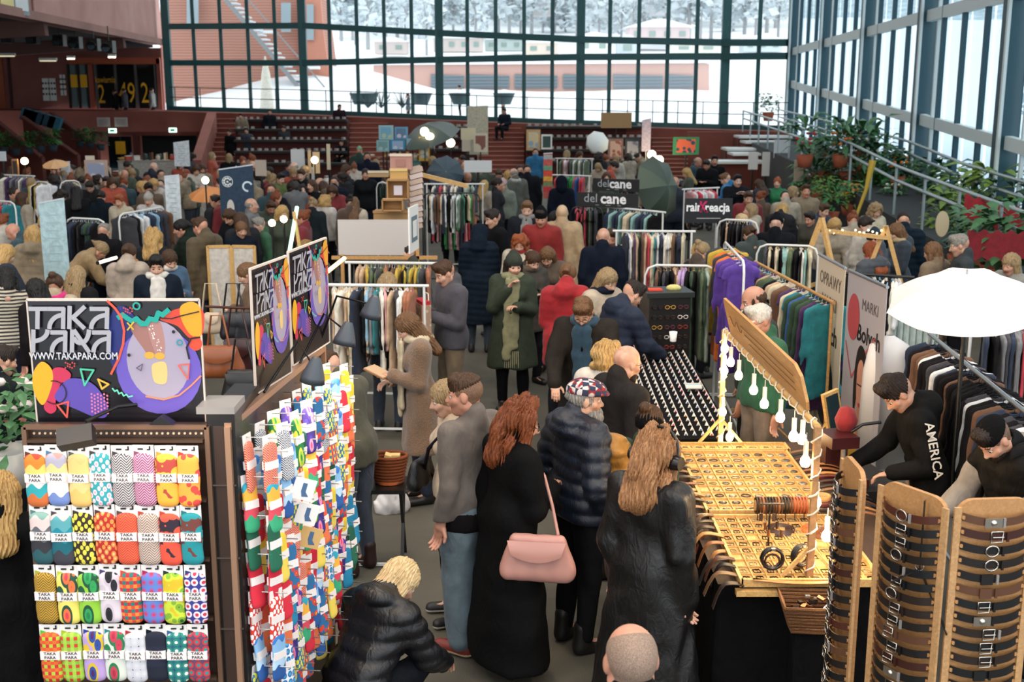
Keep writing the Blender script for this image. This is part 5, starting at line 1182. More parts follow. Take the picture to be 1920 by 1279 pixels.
# basket with lighters and clips
bp_ = W(1518, 1163, .78); o = empty('wicker_basket', (bp_.x, 5.76, .78), R(-4), 'square wicker basket of metal clips below the bulb post', 'basket')
q = M(); q.m = 0
for z0, z1, s0, s1 in ((0, .06, .13, .15), (.06, .14, .15, .17)):
    for k in range(4):
        a = k*PI/2; q.sheet(lambda u, v: tuple((Matrix.Rotation(a, 3, 'Z') @ Vector(((u - .5)*2*(s0 + (s1 - s0)*v), -(s0 + (s1 - s0)*v)*.75 if k % 2 == 0 else -(s0 + (s1 - s0)*v), z0 + (z1 - z0)*v)))[:]), 4, 3)
bk = M()
pr = [(.12, .09, 0), (.165, .125, .14)]
for z in range(8):
    t = z/7; x, y = pr[0][0] + (pr[1][0] - pr[0][0])*t, pr[0][1] + (pr[1][1] - pr[0][1])*t
    bk.tube([(-x, -y, .14*t), (0, -y*1.03, .14*t), (x, -y, .14*t), (x*1.02, 0, .14*t), (x, y, .14*t), (0, y, .14*t), (-x, y, .14*t), (-x, 0, .14*t)], .0115, 6, True)
bk.box((0, 0, .005), (.22, .16, .01)); bk.obj('weave', mat('#a8703c', 'weave', .7, col2='#6a4020', scale=2), o)
for k in range(14):
    M().box((rnd.uniform(-.11, .11), rnd.uniform(-.08, .08), .10 + rnd.uniform(0, .035)), (rnd.uniform(.02, .05), rnd.uniform(.012, .03), .014), rot=Matrix.Rotation(rnd.uniform(-.5, .5), 3, 'X') @ Matrix.Rotation(rnd.uniform(0, 3), 3, 'Z')).obj('clip', mat(rnd.choice(['#b8b2a4', '#3a2a24', '#8a5a3c', '#d8d4cc', '#201c1c']), 'metal', .3, .6), o)
M().box((0, .0, -.39), (.2, .16, .77)).obj('pedestal', CLOTH, o)
# bulb frame
p1 = at(1350, 832); p2 = at(1517, 1088); z1 = V(1350, 620, p1.y).z; z2 = V(1529, 800, p2.y).z
fr = empty('bulb_frame', p1, 0, 'pale wooden frame wound with cable above the leather table', 'frame')
def L(v): return Vector(v) - p1
T1, T2 = Vector((p1.x, p1.y, z1)), Vector((p2.x, p2.y, z2))
M().bar(L(p1), L(T1), .035).obj('post', LW, fr); M().bar(L(p2), L(T2), .035).obj('post', mat('#b98a5c', 'wood', .5), fr); M().cyl(L(T1), L(T2), .018).obj('beam', LW, fr)
for p in (p1, p2):
    for s in (-1, 1): M().bar(L(p) + Vector((s*.16, 0, .01)), L(p) + Vector((0, 0, .2)), .02).obj('brace', LW, fr)
q = M(); n = 90
q.tube([L(T1 + (T2 - T1)*(i/n)) + Vector((.026*math.cos(i*1.1), 0, .026*math.sin(i*1.1))) for i in range(n + 1)], .0055, 4)
q.tube([L(p1 + (T1 - p1)*(i/40)) + Vector((.03*math.cos(i*1.3), .03*math.sin(i*1.3), 0)) for i in range(41)], .0055, 4)
q.tube([L(p2 + (T2 - p2)*(i/40)) + Vector((.03*math.cos(i*1.3), .03*math.sin(i*1.3), 0)) for i in range(41)], .0055, 4); q.obj('cable', mat('#d8cdbb', 'plain', .5), fr)
GLOWM = mat('#ffd79a', 'glow', emit=26)
blist = [(1359, 653), (1370, 679), (1358, 695), (1385, 704), (1413, 731), (1433, 757), (1463, 782), (1488, 818), (1504, 823), (1355, 772), (1368, 819), (1510, 865), (1530, 941), (1550, 1005)]
bm = M().lathe([(.001, -.034), (.02, -.028), (.029, -.008), (.026, .012), (.013, .032), (.012, .045)], n=12).mesh('bulb', GLOWM)
sm_ = M().cyl((0, 0, .04), (0, 0, .11), .015).mesh('socket', mat('#e8dccb', 'plain', .5)); wm_ = M().cyl((0, 0, .11), (0, 0, .16), .003, n=4).mesh('wire', mat('#d8cdbb', 'plain', .5))
wh = ['highest', 'second highest', 'third', 'fourth', 'fifth', 'sixth', 'seventh', 'eighth', 'ninth', 'one on the far post', 'one at the foot of the far post', 'one on the near post', 'one hanging low on the near post', 'lowest one above the coiled belt']
for i, (x, y) in enumerate(blist):
    t = min(1, max(0, (x - 1350)/179)); Y = p1.y + (p2.y - p1.y)*t
    if i in (9, 10): Y = p1.y - .05
    if i >= 11: Y = p2.y + .02
    o = empty('light_bulb', V(x, y, Y), 0, 'lit warm bulb of the leather stall, ' + wh[i], 'bulb', 'bulbs of the leather stall')
    link('bulb', bm, o); link('socket', sm_, o); link('wire', wm_, o)
    if i % 2 == 0 or i > 9:
        ld = bpy.data.lights.new('bulb_light', 'POINT'); ld.energy = 7 if i < 11 else 6; ld.color = (1, .68, .34); ld.shadow_soft_size = .035; link('bulb_light', ld, o, (0, -.02, -.045))
# sign board over the beam
q = M(); e1 = (T2 - T1); Ls = e1.length; e1.normalize(); s0, s1 = Ls*.10, Ls*.93
up = Vector((-.25, -.1, .96)).normalized()
q.prism([(s0, .03), (s1 - .03, .03), (s1, .09), (s1 - .02, .24), (s1 - .12, .29), (s0 + .02, .31), (s0 - .01, .27)], .018, o=T1, ex=e1, ey=up)
sg = tag(q.obj('stall_sign', mat('#c99a62', 'wood', .6, col2='#b08048')), 'tan leather-coloured hanging sign board with thin engraved lines above the bulbs', 'sign')
q = M(); nn = e1.cross(up).normalized()
for k in range(3): q.bar(T1 + e1*(s0 + .5 + .1*k) + up*(.20 - .045*k) + nn*.002, T1 + e1*(s1 - .2) + up*(.20 - .045*k) + nn*.002, .004, .003)
for k in range(14): a = k*.9; q.bar(T1 + e1*(s0 + .1 + .03*k) + up*(.17 + .03*math.sin(a)) + nn*.002, T1 + e1*(s0 + .13 + .03*k) + up*(.17 + .03*math.sin(a + .9)) + nn*.002, .005, .003)
q.obj('engraving', mat('#7a5228', 'plain', .7), sg)
# belt boards
WB = mat('#b98a58', 'wood', .5, col2='#a37444')
def beltboard(name, a, b, zt_, n, dz, z0, label, seed, bulge=.05, skip=()):
    a, b = Vector((a[0], a[1], 0)), Vector((b[0], b[1], 0)); d = b - a; w = d.length; ang_ = math.atan2(d.y, d.x)
    o = empty('belt_board', a, ang_, label, 'display stand')
    rr = .07; pts = [(0, 0), (w, 0)] + [(w - rr + rr*math.cos(t), zt_ - rr + rr*math.sin(t)) for t in [PI/2*k/6 for k in range(7)]] + [(rr - rr*math.sin(t), zt_ - rr + rr*math.cos(t)) for t in [PI/2*k/6 for k in range(7)]]
    M().prism(pts, .022, o=(0, 0, 0)).obj('board', WB, o); M().bar((.0, -.004, .02), (0, -.004, zt_ - .03), .012, .03).bar((w, -.004, .02), (w, -.004, zt_ - .03), .012, .03).obj('rim', mat('#c79a68', 'wood', .5), o)
    M().box((w/2, .12, .02), (w*.9, .3, .04)).obj('foot', WB, o)
    r_ = random.Random(seed); cols_ = ['#141113', '#1a1512', '#3a1c16', '#101214', '#4a2418', '#16181c', '#241a16', '#5a3a28', '#0f0f12']
    buckl = [('plain silver frame buckle', 'r'), ('double prong silver buckle', 'd'), ('rounded silver buckle', 'o'), ('leather covered buckle', 'l'), ('wide flat metal plate', 'p')]
    for i in range(n):
        z = zt_ - z0 - i*dz
        if z < .05: break
        c = cols_[r_.randrange(len(cols_))]
        if i in skip: c = '#d8cdb4'
        bt, kd = buckl[r_.randrange(5)]
        if 'narrow' in label: bt, kd = buckl[i % 3]
        root = empty('belt', o.matrix_basis @ Vector((w/2, 0, z)), ang_, '%s belt with %s, %s from top, %s' % ({'#d8cdb4': 'cream', '#3a1c16': 'dark red brown', '#4a2418': 'brown', '#5a3a28': 'tan brown', '#241a16': 'dark brown'}.get(c, 'black'), bt, ordn(i + 1), name), 'belt', 'belts on the ' + name)
        hw = w/2 - .02; q = M(); f = lambda u: -.008 - bulge*(1 - (2*u - 1)**4)
        q.sheet(lambda u, v: ((u - .5)*2*hw, f(u), (v - .5)*.034 - .018*math.sin(u*PI)), 14, 1, th=.004); q.obj('strap', mat(c, 'plain', .38), root)
        for s in (-1, 1): M().cyl((s*hw*.97, -.002, -.002), (s*hw*.97, -.014, -.002), .009, n=8).obj('peg', WB, root)
        yb = -.012 - bulge; q = M(); x0 = -.02 + r_.uniform(-.02, .02); zz_ = -.018
        if kd in 'rd': q.tube([(x0 - .025, yb, zz_ - .024), (x0 + .025, yb, zz_ - .024), (x0 + .025, yb, zz_ + .024), (x0 - .025, yb, zz_ + .024)], .004, 4, True).cyl((x0 - .02, yb - .003, zz_), (x0 + .028, yb - .003, zz_), .003, n=4)
        elif kd == 'o': q.tube([(x0 + .028*math.cos(t), yb, zz_ + .024*math.sin(t)) for t in [2*PI*k/12 for k in range(12)]], .004, 4, True)
        elif kd == 'l': q.box((x0, yb, zz_), (.05, .01, .044))
        else: q.box((x0, yb, zz_), (.075, .006, .04)); q.ball((x0, yb, zz_), .014, 5)
        q.obj('buckle', mat(c, 'plain', .4) if kd == 'l' else mat('#c8c4bc', 'metal', .25, 1.0), root)
        M().box((x0 + .045, yb - .002, zz_), (.010, .008, .04)).obj('keeper', mat('#8a8480' if i % 4 == 0 else c, 'plain', .35), root)
    return o
bzt = 1.9
q1, q2 = W(1582, 848, bzt), W(1617, 888, bzt); beltboard('narrow left belt board', (q1.x, q1.y), (q2.x, q2.y), bzt, 18, .064, .10, 'narrow belt board seen edge-on beside the seller', 3, .055)
q1, q2 = W(1655, 897, bzt), W(1776, 940, bzt); beltboard('middle belt board', (q1.x, q1.y), (q2.x, q2.y), bzt, 20, .060, .09, 'wooden belt board in the middle, turned towards the aisle', 5, .045, (15,))
q1, q2 = W(1797, 938, bzt), W(1940, 934, bzt); beltboard('right belt board', (q1.x, q1.y), (q2.x, q2.y), bzt, 20, .062, .07, 'wooden belt board at the right edge of the picture', 9, .03, (15,))
o = empty('harness', W(1748, 935, 1.86) + Vector((-.06, -.08, 0)), R(-30), 'black leather Y shaped harness hanging over the middle belt board', 'harness')
M().bar((0, 0, .02), (0, 0, -.28), .022, .004).bar((0, 0, -.28), (.13, 0, -.55), .02, .004).bar((0, -.002, -.28), (-.11, -.02, -.36), .018, .004).obj('strap', BLM, o); M().tube([(.018*math.cos(t), -.006, -.27 + .018*math.sin(t)) for t in [2*PI*k/12 for k in range(12)]], .003, 4, True).obj('ring', STEEL, o)
# press machine behind the table, mirror
o = empty('leather_press', at(1568, 905, .86), R(10), 'dark red hand press machine on a bench behind the leather table', 'machine')
M().box((0, .0, .03), (.34, .3, .06)).obj('base', mat('#4a1a1a', 'plain', .35), o); M().box((-.02, .05, .2), (.16, .14, .3)).box((-.02, -.03, .33), (.2, .24, .08)).obj('body', mat('#3a1518', 'plain', .3), o)
M().cyl((-.02, -.12, .33), (-.02, -.12, .12), .02).cyl((-.02, -.12, .12), (-.02, -.12, .07), .035).obj('plunger', STEEL, o); M().tube([(.08, 0, .36), (.16, -.02, .42), (.28, -.05, .44)], .012).obj('lever', BLM, o); M().lathe([(.0, -.06), (.06, -.05), (.08, .02), (.05, .1), (.0, .12)], c=(.07, .05, .42), n=12).obj('red_cover', mat('#8f1f24', 'fabric', .8), o)
M().box((0, .1, -.43), (.9, .6, .84)).obj('bench', mat('#120f0e', 'plain', .7), o)
o = empty('table_mirror', at(1572, 822, .98) + Vector((0, .2, 0)), R(25), 'rounded wood framed mirror tilted behind the leather table', 'mirror')
rm = Matrix.Rotation(R(-14), 3, 'Y'); M().box((0, 0, .16), (.15, .03, .32), rot=rm).obj('frame', LW, o); M().box((0, -.018, .16), (.11, .008, .27), rot=rm).obj('glass', mat('#26363c', 'plain', .05), o); M().bar((0, .02, .1), (0, .12, -.05), .02).obj('prop', LW, o)
# ---------------------------------------------------------------- roll-up banners along X = 2.9
def banner(y0, y1, x0, x1, h_, label, col):
    a, b = Vector((x0, y0, 0)), Vector((x1, y1, 0)); d = b - a; w = d.length; o = empty('roll_up_banner', (a + b)/2, math.atan2(d.y, d.x), label, 'banner')
    M().box((0, 0, h_/2 + .04), (w, .006, h_ - .08)).obj('sheet', col, o); M().cyl((-w/2, 0, h_), (w/2, 0, h_), .014).obj('top_bar', STEEL, o)
    M().box((0, .03, .04), (w, .16, .08)).obj('base', STEEL, o); M().cyl((0, .03, .05), (0, .02, h_), .01).obj('pole', STEEL, o); return o, w
o, w = banner(11.0, 10.1, 2.9, 2.9, 2.03, 'cream roll-up banner with large lettering and a black oval emblem', mat('#cfc0a8', 'plain', .6))
INK = mat('#1d1816', 'plain', .6)
for t, z, s, bd in (('OPRAWY', 1.84, .17, 0), ('MARKI', 1.64, .17, 0), ('Bolych', 1.36, .24, .004)): lettering(t, s, mat('#6d5f50', 'plain') if s < .2 else INK, o, (0, -.006, z), (PI/2, 0, 0), .0005, bd, name='lettering')
p = Print(w, 2.0); p.oval('#1d1816', .5, .57, .31, .17, 30)
p.line('#cfc0a8', [(.42, .47), (.62, .54), (.40, .58), (.60, .64), (.34, .66)], .035); p.line('#cfc0a8', [(.42, .47), (.50, .42)], .03)
pr_ = p.done
for col, m in p.d.items(): q = m.obj('emblem', mat(col, 'plain', .5), o, (0, -.006, .98))
o, w = banner(10.0, 9.1, 2.9, 2.95, 2.03, 'grey roll-up banner with a dark haired woman in a yellow coat', mat('#a8a2a6', 'plain', .6))
for t, z, s, bd in (('MARKI', 1.80, .13, 0), ('Bolych', 1.55, .2, .004)): lettering(t, s, mat('#5d5254', 'plain') if s < .2 else INK, o, (.12, -.006, z), (PI/2, 0, 0), .0005, bd)
p = Print(w, 2.0); p.oval('#b0484c', .22, .16, .16, .10); p.line('#b8585c', [(.05, .28), (.25, .42), (.42, .35), (.8, .2)], .02)
p.blob('#c99a3c', [(.15, .75), (.3, .6), (.6, .58), (.85, .72), (.92, 1), (.1, 1)]); p.blob('#2a1d1a', [(.38, .30), (.5, .26), (.64, .32), (.70, .5), (.64, .62), (.6, .5), (.42, .5), (.38, .6), (.33, .45)]); p.blob('#c98f78', [(.42, .36), (.52, .32), (.60, .38), (.58, .52), (.5, .58), (.43, .5)]); p.blob('#b88068', [(.45, .54), (.57, .54), (.60, .68), (.48, .70)])
p.line('#1d1816', [(.43, .43), (.50, .43), (.59, .43)], .012); p.oval('#a82c34', .505, .515, .03, .01)
for col, m in p.d.items(): m.obj('print', mat(col, 'plain', .5), o, (0, -.006, .98))
# ---------------------------------------------------------------- slanted black jewellery display
jt = empty('jewellery_board', (1.43, 10.35, 0), 0, 'long slanted black display board of small white earring cards', 'display stand')
def jz(y): return .86 + (y - 8.75)*.035
m = M(); m.add([(-.30, -1.62, .9), (.30, -1.62, .9), (.30, 1.7, 1.02), (-.30, 1.7, 1.02), (-.30, -1.62, .85), (.30, -1.62, .85), (.30, 1.7, .85), (-.30, 1.7, .85)], [(0, 1, 2, 3), (0, 4, 5, 1), (1, 5, 6, 2), (3, 7, 4, 0), (2, 6, 7, 3), (4, 7, 6, 5)]); m.obj('board', mat('#0d0c0d', 'fabric', .9), jt)
for sx in (-.25, .25):
    for sy in (-1.5, 1.5): M().bar((sx, sy, 0), (sx, sy, .86), .05).obj('leg', BLM, jt)
cm = M().prism([(-.017, 0), (.017, 0), (0, .038)], .002).mesh('card', mat('#d8d2cc', 'plain', .6)); em = M().ball((0, -.006, .008), .008, 5).mesh('earring', STEEL)
for i in range(9):
    for j in range(27):
        x, y = 1.43 - .27 + i*.067, 8.82 + j*.12
        o = empty('earring_card', (x, y, .9 + (y - 8.73)*.0361 + .001), 0, 'white earring card on the black display, %s column, %s row from the front' % (ordn(i + 1), ordn(j + 1)), 'card', 'earring cards on the black display'); link('card', cm, o).rotation_euler = (R(-25), 0, 0)
        q = link('earring', em, o)
        if rnd.random() < .45: recolor(q, mat(rnd.choice(['#c83c34', '#e0a03c', '#3a8a5c', '#d84a7a', '#3a70b0', '#e8e4dc']), 'plain', .4))
o = empty('price_card', W(1300, 726, .99) , 0, 'light blue edged price card lying on the black jewellery board', 'card'); M().box((0, 0, .01), (.14, .10, .01), rot=Matrix.Rotation(R(12), 3, 'X')).obj('card', mat('#d8d4cc', 'plain'), o); M().box((0, .03, .02), (.13, .02, .004)).obj('print', mat('#3aa0b8', 'plain'), o)
# sunglasses tower
g = W(1252, 545, 1.62); gt = empty('sunglasses_stand', (g.x, g.y + .15, 0), R(8), 'tall black stand covered with rows of sunglasses', 'display stand')
M().box((0, 0, .8), (.42, .34, 1.52)).obj('tower', mat('#101012', 'plain', .4), gt); M().box((0, 0, 1.58), (.48, .4, .05)).obj('top_tray', mat('#1c2424', 'plain', .4), gt); M().box((0, 0, .02), (.5, .42, .04)).obj('base', BLM, gt)
M().box((-.12, -.02, 1.61), (.14, .1, .02)).obj('red_case', mat('#d8482c', 'plain'), gt); M().ball((.08, 0, 1.62), .06, 6, (1.3, 1, .6)).obj('yellow_hat', mat('#cfc878', 'fabric'), gt)
gm = M()
for s in (-1, 1): gm.tube([(s*.03 + .022*math.cos(t), 0, .018*math.sin(t)) for t in [2*PI*k/9 for k in range(9)]], .004, 4, True)
gm.cyl((-.008, 0, .004), (.008, 0, .004), .003, n=4); gm = gm.mesh('sunglasses', BLM); lm = M().cyl((-.03, .001, 0), (-.03, .003, 0), .02).cyl((.03, .001, 0), (.03, .003, 0), .02).mesh('lens', mat('#3a2a24', 'plain', .1))
for j in range(13):
    for i in range(3):
        c = ['#141214', '#2a1a14', '#8f2a24', '#c89a4a', '#d8d4d0', '#1a1a1e', '#5a2c3c'][(i*3 + j*5) % 7]
        o = empty('sunglasses', gt.matrix_basis @ Vector((-.13 + .13*i, -.185, 1.46 - .1*j)), R(8), {'#141214': 'black', '#2a1a14': 'brown', '#8f2a24': 'red', '#c89a4a': 'amber', '#d8d4d0': 'white', '#1a1a1e': 'black', '#5a2c3c': 'wine red'}[c] + ' sunglasses on the tall stand, %s row from the top, %s' % (ordn(j + 1), ('left', 'middle', 'right')[i]), 'glasses', 'sunglasses on the tall stand')
        a_ = link('frame', gm, o); recolor(a_, mat(c, 'plain', .3)); link('lens', lm, o)
# ================================================================ clothes racks
def garm_mesh(kind):
    ln, wd, sl = {'shirt': (.66, .40, .5), 'coat': (.98, .44, .56), 'dress': (1.12, .36, .12), 'top': (.5, .36, .2)}[kind]
    P = [cap((-wd*.40, 0, -.10), (0, 0, -.045), .028, .045, fl=.8, k=.03), cap((wd*.40, 0, -.10), (0, 0, -.045), .028, .045, fl=.8, k=.03),
         cap((-wd*.26, 0, -.16), (-wd*.28, 0, -ln), .07, .085, fl=.45, k=.05), cap((wd*.26, 0, -.16), (wd*.28, 0, -ln), .07, .085, fl=.45, k=.05), cap((0, 0, -.12), (0, 0, -ln), .1, .11, fl=.38, k=.05),
         cap((-wd*.42, 0, -.11), (-wd*.52, .0, -sl - .06), .045, .035, fl=.7, k=.02), cap((wd*.42, 0, -.11), (wd*.52, 0, -sl - .06), .045, .035, fl=.7, k=.02), half((0, 0, -ln), (0, 0, -1), .004), ell((0, .01, -.01), (.06, .05, .05), .01, 's')]
    v, f = sdf(P, .021, folds(.012, 1.8, 0, 4)); return npmesh(kind, [(v, f, 0)], [WHITE])
GM = {k: garm_mesh(k) for k in ('shirt', 'coat', 'dress', 'top')}
HG = M().bar((-.19, 0, -.09), (0, 0, -.035), .012).bar((.19, 0, -.09), (0, 0, -.035), .012).bar((-.19, 0, -.09), (.19, 0, -.09), .008).tube([(0, 0, -.035), (0, 0, -.01), (.018, 0, .012), (0, 0, .026), (-.014, 0, .012)], .003, 4).mesh('hanger', WHM)
HWOOD, HBLK, HWHT = mat('#c79a5c', 'plain', .5), BLM, WHM
CN = {'#e8e0d0': 'cream', '#d8c8a8': 'beige', '#6b4a34': 'brown', '#1c1a1c': 'black', '#1f2c44': 'navy', '#1f7a82': 'teal', '#a8b8a8': 'sage', '#c8a888': 'sand', '#a86a4a': 'rust', '#8a1f34': 'crimson', '#4a2c5a': 'plum', '#b89ac8': 'lilac', '#2f4a34': 'dark green', '#5a6a4a': 'olive', '#e8e8e8': 'white', '#8fb8b0': 'mint', '#7a7a7c': 'grey',
      '#c83c4a': 'coral red', '#d8a0a0': 'pale pink', '#5a3a98': 'purple', '#e0702c': 'orange', '#2c5a9a': 'blue', '#c8a83c': 'mustard', '#3a3a40': 'charcoal', '#d83c8a': 'magenta', '#2c8a4a': 'green', '#8ab0c8': 'light blue'}
def shortn(s):
    w = s.replace(',', '').split()[:6]
    while w[-1] in ('of', 'the', 'at', 'in', 'with', 'left', 'to', 'and', 'behind', 'under', 'beside', 'front', 'crowded', 'a', 'above', 'next'): w.pop()
    return ' '.join(w)
def rack(p0, p1, z, cols, n, kinds, name, frame=None, hang=None, fr=True, jitter=.03, posts=True, round_=True, group=None):
    a, b = W(p0[0], p0[1], z), W(p1[0], p1[1], z); d = b - a; L_ = d.length; ang_ = math.atan2(d.y, d.x); frame = frame or WHM; hang = hang or HWHT
    o = empty('clothes_rack', (a.x, a.y, 0), ang_, name, 'rack')
    if posts and round_: M().tube([(0, 0, .03), (0, 0, z - .12), (.035, 0, z - .035), (.12, 0, z), (L_ - .12, 0, z), (L_ - .035, 0, z - .035), (L_, 0, z - .12), (L_, 0, .03)], .014, 7).obj('rail', frame, o)
    else:
        M().cyl((-.05, 0, z), (L_ + .05, 0, z), .016).obj('rail', frame, o)
        if posts: M().cyl((0, 0, .03), (0, 0, z), .014).cyl((L_, 0, .03), (L_, 0, z), .014).obj('post', frame, o)
    M().bar((0, -.25, .03), (0, .25, .03), .03).bar((L_, -.25, .03), (L_, .25, .03), .03).bar((0, 0, .12), (L_, 0, .12), .02).obj('base', frame, o)
    for i in range(n):
        c = cols[i % len(cols)] if len(cols) >= n else cols[rnd.randrange(len(cols))]; kd = kinds[rnd.randrange(len(kinds))]
        s_ = .1 + (L_ - .2)*(i + .5)/n + rnd.uniform(-jitter, jitter)*.5; p = o.matrix_basis @ Vector((s_, 0, z - .022))
        cn = CN.get(c, 'coloured'); g = link({'top': 'blouse'}.get(kd, kd), GM[kd], None, p, (0, 0, ang_ + PI/2 + rnd.uniform(-.25, .25))); sc_ = rnd.uniform(.9, 1.1); g.scale = (1, rnd.uniform(.55, .8), sc_)
        recolor(g, mat(c, 'fabric', .85)); nm = {'top': 'blouse'}.get(kd, kd)
        tag(g, '%s %s, %s from the left on the %s' % (cn, nm, ordn(i + 1), shortn(name)), nm, 'clothes on the ' + name.split(',')[0]); h_ = link('hanger', HG, g)
        if hang is not WHM: recolor(h_, hang)
    return o
rack((603, 534), (795, 536), 1.62, ['#e8e0d0', '#c8a888', '#d8c8a8', '#e8e0d0', '#d8c8a8', '#c8a888', '#1f2c44', '#1c1a1c', '#d8c8a8', '#8ab0c8', '#7a7a7c', '#1f7a82', '#e8e0d0', '#d8a0a0', '#1c1a1c', '#c8a888', '#3a3a40', '#e8e0d0', '#e8e8e8', '#a86a4a', '#a86a4a'], 21, ['coat', 'shirt'], 'white rail behind the sock signs', round_=False)
rack((655, 492), (822, 494), 1.64, ['#6b4a34', '#5a6a4a', '#3a3a40', '#a86a4a', '#c8a83c', '#1c1a1c', '#c8a888'], 20, ['shirt', 'dress'], 'second white rail with patterned clothes', round_=False)
rack((1210, 497), (1346, 499), 1.66, ['#1c1a1c', '#6b4a34', '#1c1a1c', '#3a3a40', '#1c1a1c', '#c8a888', '#6b4a34', '#b89ac8', '#b89ac8', '#1c1a1c', '#2f4a34', '#1c1a1c', '#2f4a34', '#5a6a4a', '#a8b8a8'], 15, ['dress', 'coat'], 'rack beside the sunglasses stand', hang=HWOOD)
rack((1156, 433), (1297, 434), 1.72, ['#d8c8a8', '#5a6a4a', '#c8a888', '#8a1f34', '#8a1f34', '#6b4a34', '#c8a888', '#d8c8a8', '#e8e0d0', '#6b4a34', '#4a2c5a', '#c8a888', '#1f2c44', '#1f7a82', '#2c5a9a', '#c83c4a', '#d8a0a0', '#e8e0d0', '#e8e8e8'], 22, ['dress', 'coat'], 'straight white rack crowded with white hangers', round_=False)
rack((1140, 388), (1243, 398), 1.75, ['#c8a888', '#d8c8a8', '#8fb8b0', '#8fb8b0', '#8fb8b0', '#1f2c44', '#1f2c44', '#1f2c44', '#1f2c44', '#1c1a1c', '#1f2c44', '#1f2c44'], 16, ['coat'], 'mint and navy coat rack', round_=False)
rack((1070, 387), (1130, 388), 1.72, ['#1c1a1c', '#1c1a1c', '#3a3a40', '#1c1a1c', '#5a6a4a', '#c83c4a', '#1c1a1c', '#e8e0d0', '#1c1a1c'], 11, ['dress'], 'rack of long black dresses behind the trench coats', frame=BLM)
rack((792, 362), (900, 362), 1.7, ['#c83c4a', '#d8c8a8', '#1c1a1c', '#4a2c5a', '#e8e8e8', '#1f2c44', '#2c8a4a', '#6b4a34', '#c83c4a', '#a8b8a8'], 20, ['shirt', 'top'], 'black double rack, upper tier', frame=BLM)
rack((796, 403), (902, 403), 1.1, ['#5a3a98', '#2c8a4a', '#1c1a1c', '#d8a0a0', '#1f2c44', '#c83c4a', '#7a7a7c', '#e0702c'], 18, ['shirt', 'top'], 'black double rack front, lower tier', frame=BLM)
rack((800, 345), (905, 345), 1.72, ['#e8e0d0', '#a8b8a8', '#c83c4a', '#1f2c44'], 12, ['top'], 'far white rack left of the brick stair', round_=False)
rack((1358, 452), (1396, 492), 1.85, ['#3a3a40', '#c8a83c', '#e0702c', '#3a3a40', '#e0702c', '#5a3a98', '#5a3a98', '#5a3a98'], 8, ['coat', 'dress'], 'white rack of purple and orange robes', posts=True)
rack((1346, 411), (1422, 414), 1.72, ['#1c1a1c', '#2f4a34', '#2c5a9a', '#1c1a1c', '#c8a888', '#3a3a40'], 12, ['coat'], 'white rack under the rainKreacja sign')
rack((1420, 458), (1535, 462), 1.68, ['#d8c8a8', '#8fb8b0', '#1c1a1c', '#e8e0d0', '#3a3a40', '#5a6a4a'], 16, ['shirt'], 'rounded rack before the plants', hang=HWOOD)
rack((1418, 492), (1560, 566), 1.7, ['#e8e0d0', '#c8a888', '#a86a4a', '#1c1a1c', '#d8c8a8', '#6b4a34', '#a86a4a', '#5a6a4a', '#1f7a82', '#1f7a82', '#2f4a34', '#2c5a9a', '#4a2c5a', '#8a1f34'], 22, ['dress', 'coat'], 'wooden rack left of the cream banner', frame=WOODL, round_=False)
rack((1590, 513), (1705, 520), 1.68, ['#e8e8e8', '#7a7a7c', '#1c1a1c', '#e8e0d0', '#8ab0c8'], 16, ['top', 'shirt'], 'dark rack above the pale curtain', frame=BLM, hang=BLM, round_=False)
rack((1745, 628), (1990, 828), 1.62, ['#e8e8e8', '#1c1a1c', '#1c1a1c', '#6b4a34', '#3a3a40', '#1c1a1c', '#1f2c44', '#1c1a1c', '#1c1a1c', '#1f2c44', '#1c1a1c', '#6b4a34', '#1c1a1c', '#1c1a1c', '#3a3a40'], 34, ['coat', 'shirt'], 'long chrome rack, dark jackets behind the sellers', frame=STEEL, hang=BLM, round_=False, jitter=.05)
rack((1822, 606), (1990, 612), 1.66, ['#1f2c44', '#7a7a7c', '#1c1a1c', '#c83c4a', '#3a3a40', '#1c1a1c', '#e8e8e8'], 13, ['coat'], 'white rail of sports jackets at the right edge', round_=False, hang=BLM)
rack((124, 408), (197, 412), 1.66, ['#1f2c44', '#1c1a1c', '#2f4a34', '#1c1a1c', '#1f2c44'], 14, ['coat', 'dress'], 'dark coat rack at left')
rack((222, 402), (308, 388), 1.68, ['#3a3a40', '#1c1a1c', '#6b4a34', '#1f2c44', '#8ab0c8', '#1f2c44', '#e8e8e8'], 14, ['coat', 'shirt'], 'navy clothes rack behind the table lamps')
rack((-10, 376), (28, 379), 1.66, ['#5a3a98', '#1c1a1c', '#c83c4a', '#1f7a82'], 8, ['shirt'], 'rack at the left edge')
rack((5, 328), (62, 330), 1.7, ['#3a3a40', '#7a7a7c', '#4a2c5a', '#e8e0d0'], 12, ['coat'], 'far rack of grey coats', round_=False)
rack((64, 340), (94, 342), 1.72, ['#1c1a1c', '#c8a83c', '#e8e8e8', '#6b4a34'], 7, ['coat'], 'far small rounded rack at left'); rack((112, 340), (150, 338), 1.72, ['#d8c8a8', '#3a3a40'], 5, ['shirt'], 'far small rounded rack next to the white flag')
rack((1045, 297), (1110, 298), 1.72, ['#1f2c44', '#e8e8e8', '#d8a0a0', '#a8b8a8', '#e8e0d0', '#5a6a4a'], 14, ['shirt', 'top'], 'far rack of pale clothes under the softbox', round_=False)
rack((1035, 328), (1105, 330), 1.7, ['#c83c4a', '#2c8a4a', '#1c1a1c', '#5a6a4a', '#2c5a9a'], 12, ['shirt'], 'far rack behind the dark coat', round_=False)
rack((706, 341), (728, 341), 1.65, ['#2f4a34', '#e8e8e8', '#1c1a1c'], 7, ['top'], 'white rounded rail left of the cardboard tower')
